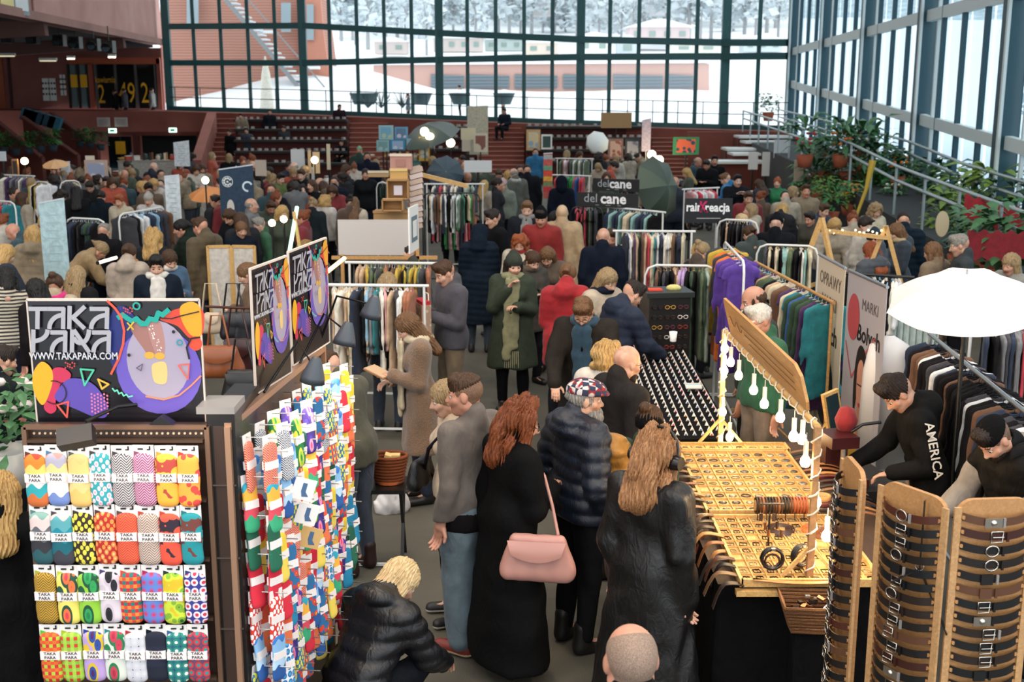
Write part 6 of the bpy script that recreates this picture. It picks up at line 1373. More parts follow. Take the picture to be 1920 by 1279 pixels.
rack((1283, 355), (1345, 352), 1.7, ['#d8a0a0', '#e8e8e8', '#c83c4a'], 9, ['top'], 'rail of pink blouses behind the rainKreacja sign', round_=False)
# pale curtain and dust cover
a, b = W(1648, 548, 1.5), W(1765, 560, 1.5); q = M(); q.sheet(lambda u, v: (a.x + (b.x - a.x)*u, a.y + (b.y - a.y)*u + .03*math.sin(u*60), 1.5*(1 - v) + .02), 60, 4, th=.01)
tag(q.obj('curtain', mat('#c3d3ce', 'fabric', .8)), 'pale mint curtain hanging behind the grey banner', 'curtain')
g = W(1668, 640, 1.55); q = M(); q.lathe([(.03, 0), (.16, -.08), (.2, -.3), (.22, -1.1), (.2, -1.1)], c=(g.x, g.y, 1.6), n=20, sy=.6); tag(q.obj('dust_cover', mat('#d8d4d2', 'plain', .35)), 'whitish plastic covered garment beside the grey banner', 'garment cover')
# ================================================================ signs with lettering
def board(px0, py0, px1, py1, z, h_, label, m_, name='sign_board', cat='sign', th=.015, legs=None, y=None):
    a, b = (W(px0, py0, z), W(px1, py1, z)); d = b - a; o = empty(name, ((a.x + b.x)/2, (a.y + b.y)/2, z - h_/2), math.atan2(d.y, d.x), label, cat)
    M().box((0, 0, 0), (d.length, th, h_)).obj('panel', m_, o)
    if legs: M().cyl((-d.length*.4, .02, -h_/2), (-d.length*.4, .02, -(z - h_/2)), .012).cyl((d.length*.4, .02, -h_/2), (d.length*.4, .02, -(z - h_/2)), .012).obj('leg', legs, o)
    return o, d.length
for (x0, y0, x1, y1, z, h_, s, lb) in ((1082, 360, 1197, 364, 1.98, .22, .24, 'front black sign reading delcane'), (1112, 334, 1199, 337, 2.0, .22, .24, 'rear black sign reading delcane')):
    o, w = board(x0, y0, x1, y1, z, h_, lb, mat('#0e1013', 'plain', .5), legs=BLM)
    lettering('del', s*.8, mat('#9aa0a2', 'plain'), o, (-w*.27, -.012, .02), (PI/2, 0, 0), .001, 0); lettering('cane', s*.95, mat('#e8e8e8', 'plain'), o, (w*.10, -.012, .02), (PI/2, 0, 0), .001, .006)
    M().box((-w*.16, -.012, -.08), (.06, .002, .01)).box((w*.02, -.012, -.08), (.08, .002, .01)).box((w*.2, -.012, -.08), (.06, .002, .01)).obj('small_print', mat('#8a8a8a', 'plain'), o)
o, w = board(1285, 372, 1374, 372, 2.0, .36, 'black sign reading rainKreacja with a pink letter K', mat('#0c0d12', 'plain', .5), legs=BLM)
lettering('rain', .18, mat('#eeeeee', 'plain'), o, (-w*.31, -.012, .05), (PI/2, 0, 0), .001, .005, .85); lettering('K', .22, mat('#c01f5c', 'plain'), o, (-w*.115, -.012, .05), (PI/2, 0, 0), .001, .006, .85); lettering('reacja', .18, mat('#eeeeee', 'plain'), o, (w*.18, -.012, .045), (PI/2, 0, 0), .001, .005, .85)
M().box((0, -.012, -.11), (w*.5, .002, .012)).obj('small_print', mat('#a8a8a8', 'plain'), o)
o, w = board(633, 412, 766, 412, 2.05, .42, 'blank pale grey header panel above the second clothes rail', mat('#bdb6b2', 'plain', .6)); M().bar((-w*.6, 0, -.24), (w*.9, 0, -.24), .04).bar((w*.62, 0, -1.84), (w*.62, 0, .3), .04).bar((-w*.45, 0, -1.84), (-w*.45, 0, -.2), .04).obj('frame', WOODL, o)
o, w = board(766, 390, 783, 382, 2.3, .5, 'white framed poster with a grey square beside the header panel', WHITE); M().box((0, -.012, 0), (w*.6, .004, .28)).obj('print', mat('#6a7a80', 'plain'), o); M().box((0, -.016, 0), (w*.4, .004, .18)).obj('print', WHITE, o)
def flag(x0, y0, x1, y1, ybot, Y, col, label, pr=None, kind='fabric'):
    a, b = V(x0, y0, Y), V(x1, y1, Y); zb_ = V(x0, ybot, Y).z; o = empty('banner', ((a.x + b.x)/2, Y, 0), 0, label, 'banner'); w = b.x - a.x
    M().add([(-w/2, -.005, zb_), (w/2, -.005, zb_), (w/2, -.005, b.z), (-w/2, -.005, a.z), (-w/2, .005, zb_), (w/2, .005, zb_), (w/2, .005, b.z), (-w/2, .005, a.z)], [(0, 1, 2, 3), (5, 4, 7, 6), (3, 2, 6, 7), (0, 3, 7, 4), (1, 5, 6, 2), (0, 4, 5, 1)]).obj('sheet', mat(col, kind, .7), o)
    M().cyl((0, .03, 0), (0, .03, max(a.z, b.z) - .02), .012).bar((-w/2, .0, a.z), (w/2, .0, b.z), .02).obj('pole', STEEL, o); M().box((0, .03, .03), (w, .3, .06)).obj('base', STEEL, o)
    if pr: pr(o, w, (zb_ + a.z)/2, a.z - zb_)
    return o
def faint(o, w, zc, h_):
    q = M()
    for k in range(7): q.box((w*.05*math.sin(k*2), -.007, zc + h_*(.35 - .1*k)), (w*.5, .002, h_*.015))
    q.obj('print', mat('#9ab0b4', 'plain'), o)
flag(72, 381, 120, 372, 525, 14.6, '#a9c6cc', 'large pale blue banner with faint print at left', faint)
flag(308, 331, 336, 328, 420, 19.5, '#d3dde2', 'tall white blue banner with faint lines left of centre', faint)
flag(325, 268, 354, 264, 312, 31, '#dfe6ea', 'small white banner with a faint sketch below the exit sign', faint)
flag(113, 305, 131, 303, 338, 28, '#d8dfe6', 'narrow white flag at the left market tables', faint)
flag(876, 200, 915, 198, 290, 40, '#c4bfa8', 'tall plain cream banner in front of the middle stairs')
flag(1204, 226, 1221, 222, 284, 38, '#b9aec2', 'narrow lilac feather flag beside the right brick stair')
flag(1019, 288, 1036, 287, 372, 25, '#b8584c', 'striped woven scarf banner in red, green and yellow', lambda o, w, zc, h_: [M().box((0, -.008, zc + h_*(.42 - .12*k)), (w*.98, .003, h_*.1)).obj('stripe', mat(c, 'fabric', .8), o) for k, c in enumerate(('#a8a8a8', '#c85a50', '#6a9a78', '#d84a34', '#e0a83c', '#7a8a5a', '#c83440'))])
def leafpr(o, w, zc, h_):
    p = Print(w, h_); p.ring('#d8dcd8', .24, .25, w*.15, .012)
    for k in range(9): a = k*.7; p.oval('#d8dcd8', .24 + .10*math.cos(a)*(k > 0), .25 + .07*math.sin(a)*(k > 0), .034, .022, 10)
    p.ring('#cfe0e8', .82, .35, w*.13, .03, 90, 330); p.oval('#c8c4bc', .3, .80, .11, .18, 16)
    for col, m in p.d.items(): m.obj('emblem', mat(col, 'plain'), o, (0, -.006, zc))
flag(410, 318, 474, 309, 408, 20, '#1f3a52', 'dark blue banner with a white leaf emblem', leafpr)
# framed pictures and boards near the back stairs
def pic(x0, y0, x1, y1, Y, fr_, inner, label, cat='picture', stand=True):
    a, b = V(x0, y0, Y), V(x1, y1, Y); w, h_ = b.x - a.x, a.z - b.z; o = empty('picture_board', ((a.x + b.x)/2, Y, (a.z + b.z)/2), 0, label, cat)
    M().box((0, 0, 0), (w, .04, h_)).obj('frame', mat(fr_, 'plain', .6), o)
    if inner: M().box((0, -.025, 0), (w*.72, .01, h_*.76)).obj('picture', mat(*inner) if isinstance(inner, tuple) else mat(inner, 'plain', .6), o)
    if stand: M().cyl((0, .05, -h_/2), (0, .05, -(a.z + b.z)/2), .025).obj('stand', BLM, o)
    return o
def dotmat(a, b, sc=.1): return mat(a, 'speck', .7, col2=b, scale=sc)
for args in ((1127, 211, 1184, 240, 45.5, '#b08a5c', None, 'plain tan board standing on the terrace edge', 'board'), (987, 243, 1013, 282, 40, '#c8a070', ('#9ab0c0', 'speck', .7, 0, '#d8c8a0', .08), 'large framed abstract painting beside the middle stair'), (1015, 252, 1035, 280, 39.5, '#e4e4e0', '#2f4a44', 'small white framed dark green picture'),
             (1140, 260, 1168, 298, 39, '#8a6a60', ('#9a5a50', 'speck', .8, 0, '#c8a898', .12), 'brownish patterned textile hung behind the softbox', 'textile'), (1172, 260, 1200, 302, 39, '#3a3a3c', ('#8a888c', 'speck', .8, 0, '#b8b4b4', .12), 'grey patterned textile on a dark rack', 'textile'),
             (1262, 257, 1310, 290, 38, '#3a8a5c', ('#2c4a5a', 'speck', .7, 0, '#e06a4a', .12), 'colourful painting in green and orange beside the right stair'), (710, 235, 738, 262, 36, '#9ac0c8', ('#b8c8a0', 'speck', .7, 0, '#7ab0c8', .1), 'left light blue pattern poster on the textile stall'), (740, 238, 765, 261, 36, '#5a9ac0', ('#c8c0d8', 'speck', .7, 0, '#5a7a98', .1), 'blue house pattern poster on the textile stall'),
             (706, 263, 730, 284, 35.8, '#8abcc0', ('#a8ccc8', 'speck', .7, 0, '#7aa0a0', .1), 'small teal poster below the light blue one'), (731, 262, 760, 282, 35.8, '#2f8ab0', ('#c8d4e0', 'speck', .7, 0, '#9ab0d0', .1), 'bright blue and white textile below the house poster'), (762, 260, 784, 280, 35.8, '#88a8b8', None, 'plain blue grey textile on the stall', 'textile'), (785, 257, 806, 302, 35.6, '#d8a83c', ('#c8ccc0', 'speck', .7, 0, '#8a9a98', .1), 'yellow topped hanging towels', 'textile'),
             (864, 240, 892, 262, 39, '#d8d0b0', None, 'pale square board left of the cream banner', 'board'), (866, 262, 882, 284, 38.7, '#cfc4b4', None, 'cream poster with a faint figure left of the bear poster', 'poster'), (888, 250, 914, 285, 38.5, '#d8cdb8', ('#d8cdb8', 'speck', .7, 0, '#8a5a50', .05), 'cream poster with a small brown bear figure', 'poster'), (870, 301, 922, 323, 26, '#d4d6d6', None, 'white wide notice board above the far rail', 'board'),
             (1430, 285, 1442, 330, 33, '#c8c4bc', None, 'tall pale column board in the right stall', 'board'), (1452, 262, 1478, 296, 38, '#cfd2d4', None, 'large white panel leaning in the right corner', 'board'), (1404, 285, 1420, 318, 33, '#d8d2cc', None, 'narrow white leaning panel right', 'board'), (1490, 300, 1505, 340, 30, '#b8a890', None, 'brown tall shelf panel at the right stall', 'board'),
             (160, 292, 178, 312, 28, '#d8ccb8', None, 'cream price board on the left market', 'board'), (158, 300, 204, 345, 27, '#b8a090', ('#c8c4cc', 'speck', .7, 0, '#98a0b8', .1), 'large pale floral print board on the left market'), (22, 298, 36, 330, 27, '#a87a50', '#3a2a20', 'narrow wooden frame with a dark centre far left'), (-5, 284, 12, 302, 30, '#d8dce0', None, 'white sheet sign at the left edge', 'sign'),
             (545, 280, 572, 325, 30, '#cfd2d0', None, 'white shirt hung as a display panel before the left benches', 'board'), (577, 282, 584, 325, 29, '#d8b888', None, 'first pale wooden board left of the brick stair', 'board'), (586, 285, 600, 325, 29, '#e0c090', None, 'second pale wooden board with a yellow lamp', 'board'), (612, 270, 620, 318, 30, '#d8c8a8', None, 'tall narrow pale plank standing before the left benches', 'board'), (478, 300, 500, 330, 26, '#b8a898', None, 'beige cloth sign above the easels', 'sign')):
    x0, y0, x1, y1, Y, c, inn, lb = args[:8]
    if isinstance(inn, tuple): inn = (inn[0], inn[1], inn[2], 0.0, inn[4], inn[5])
    pic(x0, y0, x1, y1, Y, c, inn, lb, args[8] if len(args) > 8 else 'picture')
# ---------------------------------------------------------------- umbrellas and softbox
def umbrella(p, r, axis, col, label, ribs=8, thick=.004, depth=.34, pole=None, two=None):
    o = empty('photo_umbrella', p, 0, label, 'umbrella'); rm = rot_to(axis)
    for k in range(ribs):
        a0, a1 = 2*PI*k/ribs, 2*PI*(k + 1)/ribs
        def f(u, v):
            a = a0 + (a1 - a0)*v; rr = r*u*(1 - .09*math.sin(PI*v)*u); return rm @ Vector((rr*math.cos(a), rr*math.sin(a), -depth*r*2*(u**2)*.6 - .02*math.sin(PI*v)*u))
        M().sheet(f, 6, 4, th=thick).obj('panel', mat(two if two and k % 3 == 1 else col, 'plain', .6), o)
        M().tube([rm @ Vector((r*u*math.cos(a0), r*u*math.sin(a0), -depth*r*2*u*u*.6 - .006)) for u in (0, .25, .5, .75, 1)], .004, 4).obj('rib', STEEL, o)
    M().cyl(rm @ Vector((0, 0, .03)), rm @ Vector((0, 0, -r*1.0)), .006).obj('shaft', STEEL, o)
    if pole: M().cyl(rm @ Vector((0, 0, -r*.7)), rm @ Vector((0, 0, -r*.7)) + Vector((0, 0, -pole)), .014).obj('stand', BLM, o)
    return o
pu = V(1778, 505, 7.3); umbrella(pu + Vector((.12, 0, -.03)), .50, (-.12, -.22, 1), '#d9d7d5', 'open white translucent photo umbrella at the right', pole=1.3)
umbrella(V(1253, 348, 22), .62, (.75, -.75, .25), '#3f4a3f', 'large olive grey umbrella turned on its side in the middle', pole=1.4, two='#55604f'); umbrella(V(800, 234, 36), .95, (-.25, -.3, .9), '#4a5854', 'dark umbrella reflector over the textile stall', pole=1.6, two='#66706c')
umbrella(V(836, 322, 26), .42, (.1, -.9, .3), '#3a4a54', 'round slate umbrella seen from behind near the far rail', pole=1.2); umbrella(V(103, 300, 27), .3, (0, -.2, 1), '#d8a878', 'small peach parasol on the left market', pole=1.2); umbrella(V(388, 352, 22), .36, (0, -.3, 1), '#c8844a', 'small orange paper parasol by the bright lamp', pole=1.0)
o = empty('softbox', V(1120, 268, 37), 0, 'white octagonal softbox above the far clothes rack', 'softbox'); M().lathe([(.01, -.12), (.34, -.1), (.38, 0), (.12, .3), (.01, .32)], n=8, rot=rot_to((-.2, .9, -.25))).obj('box', mat('#e8ece8', 'plain', .6), o); M().cyl((0, .1, -.3), (0, .1, -2.2), .03).obj('stand', BLM, o)
# ---------------------------------------------------------------- cardboard tower
def carton(x0, y0, x1, y1, Y, col, label, lidc=None, lab=None, open_=False, extra=None):
    a, b = V(x0, y0, Y), V(x1, y1, Y); w, h_ = b.x - a.x, a.z - b.z; o = empty('carton', ((a.x + b.x)/2, Y, b.z), 0, label, 'box')
    if open_:
        for q in ((0, w*.35, h_/2, w, .02, h_), (-w/2, 0, h_/2, .02, w*.7, h_), (w/2, 0, h_/2, .02, w*.7, h_), (0, 0, 0.01, w, w*.7, .02), (0, 0, h_, w, w*.7, .02)): M().box(q[:3], q[3:]).obj('side', CARD, o)
    else: M().box((0, w*.3, h_/2), (w, w*.6, h_)).obj('body', mat(col, 'plain', .8), o)
    M().box((0, -.006, h_*.98), (w*1.02, .03, .04)).obj('rim', mat(lidc or '#d8c8a8', 'plain'), o)
    if lab: M().box((0, -.012, h_*.45), (w*.42, .01, h_*.5)).obj('label', mat(lab, 'plain'), o)
    if extra: M().box((w*.3, -.014, h_*.85), (w*.28, .012, h_*.25)).obj('tape', mat(extra, 'plain'), o)
YT = 17.5
carton(731, 290, 772, 318, YT, '#b98a7c', 'pinkish patterned carton at the top of the tower', '#e0ccb8', '#a8786a'); carton(731, 318, 764, 335, YT, '#c8a060', 'yellowish flat carton, second in the tower', '#e0c080'); carton(727, 337, 766, 373, YT, '#b48a58', 'brown carton with a white label and green tape', '#c8a070', '#d8d0d8', '#5ac850')
carton(718, 374, 756, 395, YT - .1, '#8a6444', 'open dark brown carton under the labelled one', '#d8b078', open_=True); carton(700, 396, 768, 456, YT + .1, '#b08a5c', 'wide brown carton at the foot of the tower', '#b88a58'); carton(690, 322, 728, 332, YT + 3, '#b89468', 'flat tan box behind the tower')
for k in range(11): 
    p = V(778, 318 + 10.5*k, YT + .3); M().box((0, 0, 0), (.2, .34, .07)).obj('paper_bundle', mat('#d8c4bc' if k % 2 else '#c8ae9c', 'plain'), None, (p.x, p.y, p.z), (0, R(-14), .2), label='%s from the top of the pale paper bundles beside the cartons' % ordn(k + 1), cat='paper', group='paper bundles beside the cartons')
M().box((0, 0, 0), (1.2, .12, .06), rot=Matrix.Rotation(R(14), 3, 'Y')).obj('plank', LW, None, V(808, 332, YT + 1), label='light plank sloping to the right of the carton tower', cat='plank')
# screens, light tubes
for k, (x0, x1) in enumerate(((389, 431), (434, 478))):
    a, b = W(x0, 462, 1.5), W(x1, 460, 1.5); o = empty('folding_screen', ((a.x + b.x)/2, (a.y + b.y)/2, 0), R(-8 if k else 8), ('left', 'right')[k] + ' wooden framed white folding screen panel', 'screen'); w = (b - a).length
    M().box((0, 0, .8), (w*.92, .01, 1.36)).obj('cloth', mat('#d3cdc4', 'fabric', .8), o)
    for s in (-1, 1): M().box((s*w/2, 0, .75), (.035, .03, 1.5)).obj('post', LW, o)
    M().box((0, 0, 1.49), (w, .03, .04)).box((0, 0, .12), (w, .03, .04)).obj('rail', LW, o)
def tube_light(p, q, col, label, e=9, r=.022):
    p, q = Vector(p), Vector(q); o = empty('light_tube', p, 0, label, 'lamp'); M().cyl((0, 0, 0), q - p, r).obj('tube', mat(col, 'glow', emit=e), o); M().cyl((0, 0, 0), (q - p)*-.04, r*1.2).obj('cap', BLM, o)
tube_light(V(557, 388, 13.6), V(538, 500, 13.2), '#a8f4c8', 'greenish white light tube standing beside the sock signs', 2.2); tube_light(V(612, 511, 12.4), V(646, 484, 12.8), '#ffd89a', 'warm slanting light tube left of the clothes rails', 2.2); tube_light(V(184, 493, 12.6), V(218, 483, 12.9), '#fff0d8', 'white light bar over the jewellery table at left', 2, .018)
o = empty('easel', V(575, 470, 13.5), 0, 'light wooden easel leg leaning right of the light tube', 'easel'); M().bar((0, 0, -.6), (-.13, 0, .45), .035).bar((0, .0, -.6), (.1, .0, -1.2), .035).obj('leg', LW, o)
# ================================================================ people near the camera
def hand_of(root, j, k='R'): return wpt(root, j['wr' + k])
def bag(p, rz, size, col, label, strap=None, flap=True, kind='plain', cat='bag'):
    o = empty('shoulder_bag' if cat == 'bag' else cat, p, rz, label, cat); w, d, h_ = size
    v, f = sdf([cap((-w*(.36 + .02*q), 0, -h_*q/6), (w*(.36 + .02*q), 0, -h_*q/6), d*(.3 + .04*q), k=.03) for q in range(6)], .010, folds(.004, 2, 0, 3))
    link('bag_body', npmesh('bag_body', [(v, f, 0)], [mat(col, kind, .4)]), o)
    if flap: M().sheet(lambda u, v: ((u - .5)*w*.96*(1 - .15*v), -d*.56 - .012 + .02*(1 - v) - .01*math.sin(v*3), -h_*.5*v*(1 - .35*abs(2*u - 1)**2) + .01), 8, 4, th=.006).obj('flap', mat(col, kind, .35), o)
    if strap:
        s = [Vector(q) - Vector(p) for q in strap]; m_ = Matrix.Rotation(-rz, 3, 'Z'); M().tube([m_ @ q for q in s], .010, 5).obj('strap', mat(col, kind, .4), o)
    return o
r, j, s = person(985, 757, 1.74, -58, 'clutchR', 'long', '#0a0a0b', '#08080a', 'wavy', 'auburn', 1, glasses=True, tier=0, label='woman in a long black coat and dark glasses holding a pink bag', shoe='#0c0c0c', shoek='boot')
hp = wpt(r, (.29, .02, .96)); bag((hp.x, hp.y, .96), R(-8), (.36, .12, .24), '#c08c80', 'soft pink leather bag held by the woman in the long black coat', [wpt(r, (.17, .03, 1.45)), wpt(r, (.235, .10, 1.3)), wpt(r, (.26, .14, 1.12)), (hp.x + .12, hp.y, .99)])
person(1098, 712, 1.80, -60, 'pocketR', 'puffer', '#161d2b', '#101114', 'sides', 'grey', 0, hat=('cap', '#2a3046', 'plaid'), beard='bigbeard', beardc='grey', label='man with a long grey beard, plaid flat cap and navy puffer jacket', rough=.45, tier=0, shoek='boot')
person(1182, 649, 1.80, -60, 'look', 'jacket', '#2a2726', '#1c2430', 'none', 'dark', 0, beard='beard', beardc='dark', glasses=True, tier=0, label='bald man with dark beard and glasses in a charcoal jacket')
person(1140, 640, 1.66, -15, 'look', 'coat', '#d5cdc0', '#22242a', 'curly', 'blond', 1, label='woman with curly blond hair in a white jacket, back turned', tier=0)
r, j, s = person(1222, 762, 1.62, -35, 'look', 'sweater', '#1c3a26', '#1c2228', 'bun', 'brown', 1, tier=0, label='woman with a hair bun and black headband, green top and mustard jacket off the shoulder', shoek='boot')
hm = Matrix([list(q) for q in j['hr']]).to_4x4(); hm.translation = Vector(j['hc']); v, f = sdf([ell((0, -.012, .02), (.091, .11, .095), .02), half((0, 0, .05), (0, .35, 1)), half((0, 0, -.02), (0, .3, -1))], .006, folds(.002, 8)); o = link('headband', npmesh('headband', [(v, f, 0)], [mat('#0e0d0e', 'fabric', .9)]), r); o.matrix_local = hm
v, f = sdf([cap((-.19, -.08, 1.36), (-.23, -.07, .98), .13, .15, fl=.8, k=.05), cap((-.28, .0, 1.35), (-.35, .02, 1.05), .09, .08, k=.03), ell((-.2, -.14, 1.40), (.13, .10, .10), .04), cap((-.08, -.12, 1.2), (-.08, -.12, .98), .10, fl=.7, k=.05)], .0125, folds(.006, 1.3, .014, 2)); link('puffer_jacket', npmesh('puffer_jacket', [(v, f, 0)], [mat('#b07a2c', 'fabric', .5)]), r)
bag(wpt(r, (-.26, -.02, .98)), R(20), (.30, .12, .34), '#b39a6a', 'beige cloth tote hanging beside the mustard jacket', None, False, 'fabric')
r, j, s = person(1237, 814, 1.76, -40, 'look', 'leather', '#0c0b0c', '#0c0c0e', 'wavy', 'strawb', 1, tier=0, label='woman with long reddish blond hair and headphones in a black leather coat', rough=.42)
hm = Matrix([list(q) for q in j['hr']]).to_4x4(); hm.translation = Vector(j['hc']); m = M(); m.tube([(.128*math.cos(t), -.005, .02 + .138*math.sin(t)) for t in [PI*k/12 for k in range(13)]], .009, 5)
for s_ in (-1, 1): m.cyl((s_*.105, -.005, -.01), (s_*.155, -.005, -.01), .042, .036, n=14)
o = m.obj('headphones', mat('#0d0d0f', 'plain', .3), r); o.matrix_local = hm
person(1186, 1176, 1.84, 8, 'stand', 'jacket', '#0d0d10', '#0d0d10', 'stubble', 'grey', 0, skin='rosy', label='bald man in the foreground seen from behind', tier=0)
person(772, 1050, 1.7, -34, 'crouch', 'puffer', '#101116', '#14161c', 'bob', 'platin', 1, label='crouching woman with short blond hair in a black hooded puffer jacket', tier=0, rough=.4)
r, j, s = person(870, 703, 1.84, 52, 'backL', 'sweater', '#6a6058', '#62737c', 'fade', 'brown', 0, skin='rosy', label='young man in a grey brown sweatshirt and blue jeans', shoe='#7a2c24', sole='#d8c09a', fat=.04, tier=0, shoek='boot')
v, f = sdf([cap(A([-.05, 0, .86]), A([.05, 0, .86]), .172, fl=.86, k=.03), half((0, 0, .92), (0, 0, 1), .004), half((0, 0, .80), (0, 0, -1), .004)], .0125); link('shirt_hem', npmesh('shirt_hem', [(v, f, 0)], [mat('#141013', 'fabric', .9)]), r)
r, j, s = person(828, 716, 1.70, 104, 'look', 'sweater', '#c3ac92', '#0d0c0e', 'pony', 'ash', 1, label='woman in a cream jumper with a black sling bag, beside the young man', shoe='#151214', sole='#cfc8c0', shoek='boot', tier=0)
M().tube([(-.14, .05, 1.42), (-.05, .17, 1.25), (.08, .18, 1.06), (.17, .10, .98)], .014, 5).obj('bag_strap', mat('#18161a', 'fabric'), r); bag(wpt(r, (.1, .2, 1.12)), R(70), (.24, .09, .17), '#121014', 'black sling bag across the cream jumper', None, False, 'fabric')
r, j, s = person(752, 592, 1.72, 104, 'read', 'coat', '#7f6147', '#1a2236', 'long', 'lbrown', 1, scarf='#cdbc9c', kind='fluffy', label='woman in a brown teddy coat reading a kraft notebook, cream scarf', slen=.62, shoek='boot', tier=0)
hp = wpt(r, (.02, .36, 1.17)); o = empty('notebook', hp, R(60), 'open kraft paper notebook held by the woman in the teddy coat', 'book'); M().box((0, .0, 0), (.16, .22, .012), rot=Matrix.Rotation(.3, 3, 'X')).obj('cover', mat('#9a6a44', 'plain'), o); M().box((0, .0, .009), (.15, .21, .008), rot=Matrix.Rotation(.3, 3, 'X')).obj('pages', mat('#c8a884', 'plain'), o)
person(604, 664, 1.72, 60, 'reach', 'jacket', '#4a4838', '#3c4654', 'short', 'brown', 0, label='person in an olive jacket half hidden behind the sock stand', shoek='boot', shoe='#2a1410', tier=0)
r, j, s = person(964, 478, 1.70, 176, 'chin', 'coat', '#2b3524', '#0f0f11', 'long', 'dark', 1, hat=('beanie', '#2b3226'), scarf='#8d8a68', slen=.8, label='woman walking in a dark green coat, olive beanie and long fringed scarf', tier=1, shoek='boot')
m = M()
for k in range(8): m.cyl((-.07 + .02*k, .17, .68 - .0), (-.075 + .021*k, .18, .50), .008, .004, n=4)
m.obj('fringe', mat('#a09a78', 'fabric'), r)
person(1066, 496, 1.72, -12, 'hold', 'parka', '#a3161f', '#1c1c22', 'pony', 'lbrown', 1, label='person in a bright red hooded coat seen from behind', tier=1)
person(1091, 565, 1.82, 165, 'table', 'coat', '#2b2622', '#1a1c20', 'quiff', 'lbrown', 0, beard='beard', beardc='ash', glasses=True, scarf='#2a4658', label='grey bearded man with glasses in a dark coat and blue striped scarf looking down', slen=.55, tier=0)
person(1146, 507, 1.70, -140, 'hold', 'coat', '#bfae98', '#24262c', 'long', 'ash', 1, scarf='#1c2030', slen=0, label='woman in a cream coat with a dark scarf beside the navy jacket man', tier=1)
r, j, s = person(1196, 531, 1.80, -62, 'reach', 'parka', '#16233a', '#1a1d24', 'short', 'dark', 0, label='man in a navy hooded jacket reaching towards the jewellery board with a cup', tier=0)
o = empty('paper_cup', V(1262, 640, 10.6), 0, 'small white paper cup held over the jewellery board', 'cup'); M().lathe([(.028, 0), (.038, .09), (.034, .09), (.026, .005)]).obj('cup', WHITE, o)
person(1420, 574, 1.74, 112, 'look', 'sweater', '#1f5a3c', '#7d6f62', 'short', 'white', 0, skin='rosy', glasses=True, label='elderly white haired man in a green sweater behind the bulb frame', tier=1)
person(1408, 538, 1.80, 100, 'look', 'jacket', '#2c332c', '#2b2622', 'sides', 'brown', 0, skin='rosy', label='balding man in a dark green jacket behind the white haired man', tier=1)
r, j, s = person(826, 492, 1.76, 118, 'hold', 'jacket', '#45424a', '#6f5f4a', 'short', 'brown', 0, label='man in a grey jacket hugging paper bags', tier=1)
p = wpt(r, (.0, .30, 1.2)); o = empty('paper_bag', p, R(110), 'patterned cream gift bag with a red top held by the man in grey', 'bag'); M().box((0, 0, -.05), (.3, .1, .3)).obj('bag_body', mat('#c8b49c', 'speck', .7, col2='#a88a74', scale=.5), o); M().box((0, 0, .11), (.28, .09, .05)).obj('bag_top', mat('#b0202c', 'plain'), o); M().tube([(-.06, -.05, .1), (-.05, -.05, .2), (.05, -.05, .2), (.06, -.05, .1)], .006, 5).obj('handle', WHITE, o)
p = wpt(r, (-.05, .26, .98)); o = empty('paper_bag', p, R(100), 'flat cream pouch held low by the man in grey', 'bag'); M().box((0, 0, -.06), (.34, .08, .17)).obj('bag_body', mat('#c4ae90', 'plain', .6), o)
r, j, s = person(1662, 709, 1.78, 82, 'work', 'hoodie', '#131314', '#15151a', 'quiff', 'dark', 0, label='dark haired seller in a black hoodie with AMERICA lettering on the sleeve', tier=0)
o = lettering('AMERICA', .085, mat('#cfc8bc', 'plain'), r, (.30, -.05, 1.26), (PI/2, 0, 0), .001, .001); e1, e2 = Vector(j['shL']), Vector(j['elL']); dd_ = (e2 - e1).normalized(); nx = Vector((-.95, -.3, 0)); nx = (nx - dd_*nx.dot(dd_)).normalized(); ny = nx.cross(dd_)
o.matrix_local = Matrix.Translation((e1 + e2)/2 + nx*.093 + dd_*.03) @ Matrix((dd_, ny, nx)).transposed().to_4x4()
if (ny.dot(Vector((0, 0, 1)))) < -2: pass
M().box((0, .135, 1.15), (.10, .01, .5)).obj('tee_shirt', mat('#b89a78', 'fabric'), r); M().tube([(-.09, .05, 1.46), (-.1, .13, 1.3), (-.09, .14, 1.1)], .014, 5).tube([(.09, .05, 1.46), (.1, .13, 1.3), (.09, .14, 1.1)], .014, 5).obj('apron_strap', mat('#3a332e', 'plain', .5), r)
r, j, s = person(1845, 794, 1.76, 100, 'work', 'hoodie', '#8e857a', '#15151a', 'fade', 'dark', 0, hat=('docker', '#0b0b0c'), beard='beard', beardc='dark', label='seller in a black beanie, grey hoodie and black vest at the right edge', tier=0)
addp('vest', ('v', 'work'), lambda: top_np(POSES['work'], 'vest', 0, .0125), [mat('#0f0f10', 'fabric', .6)], r)
M().box((-.09, .165, 1.28), (.06, .008, .02)).box((-.09, .166, 1.26), (.05, .008, .01)).obj('vest_patch', mat('#c8c4bc', 'plain'), r)
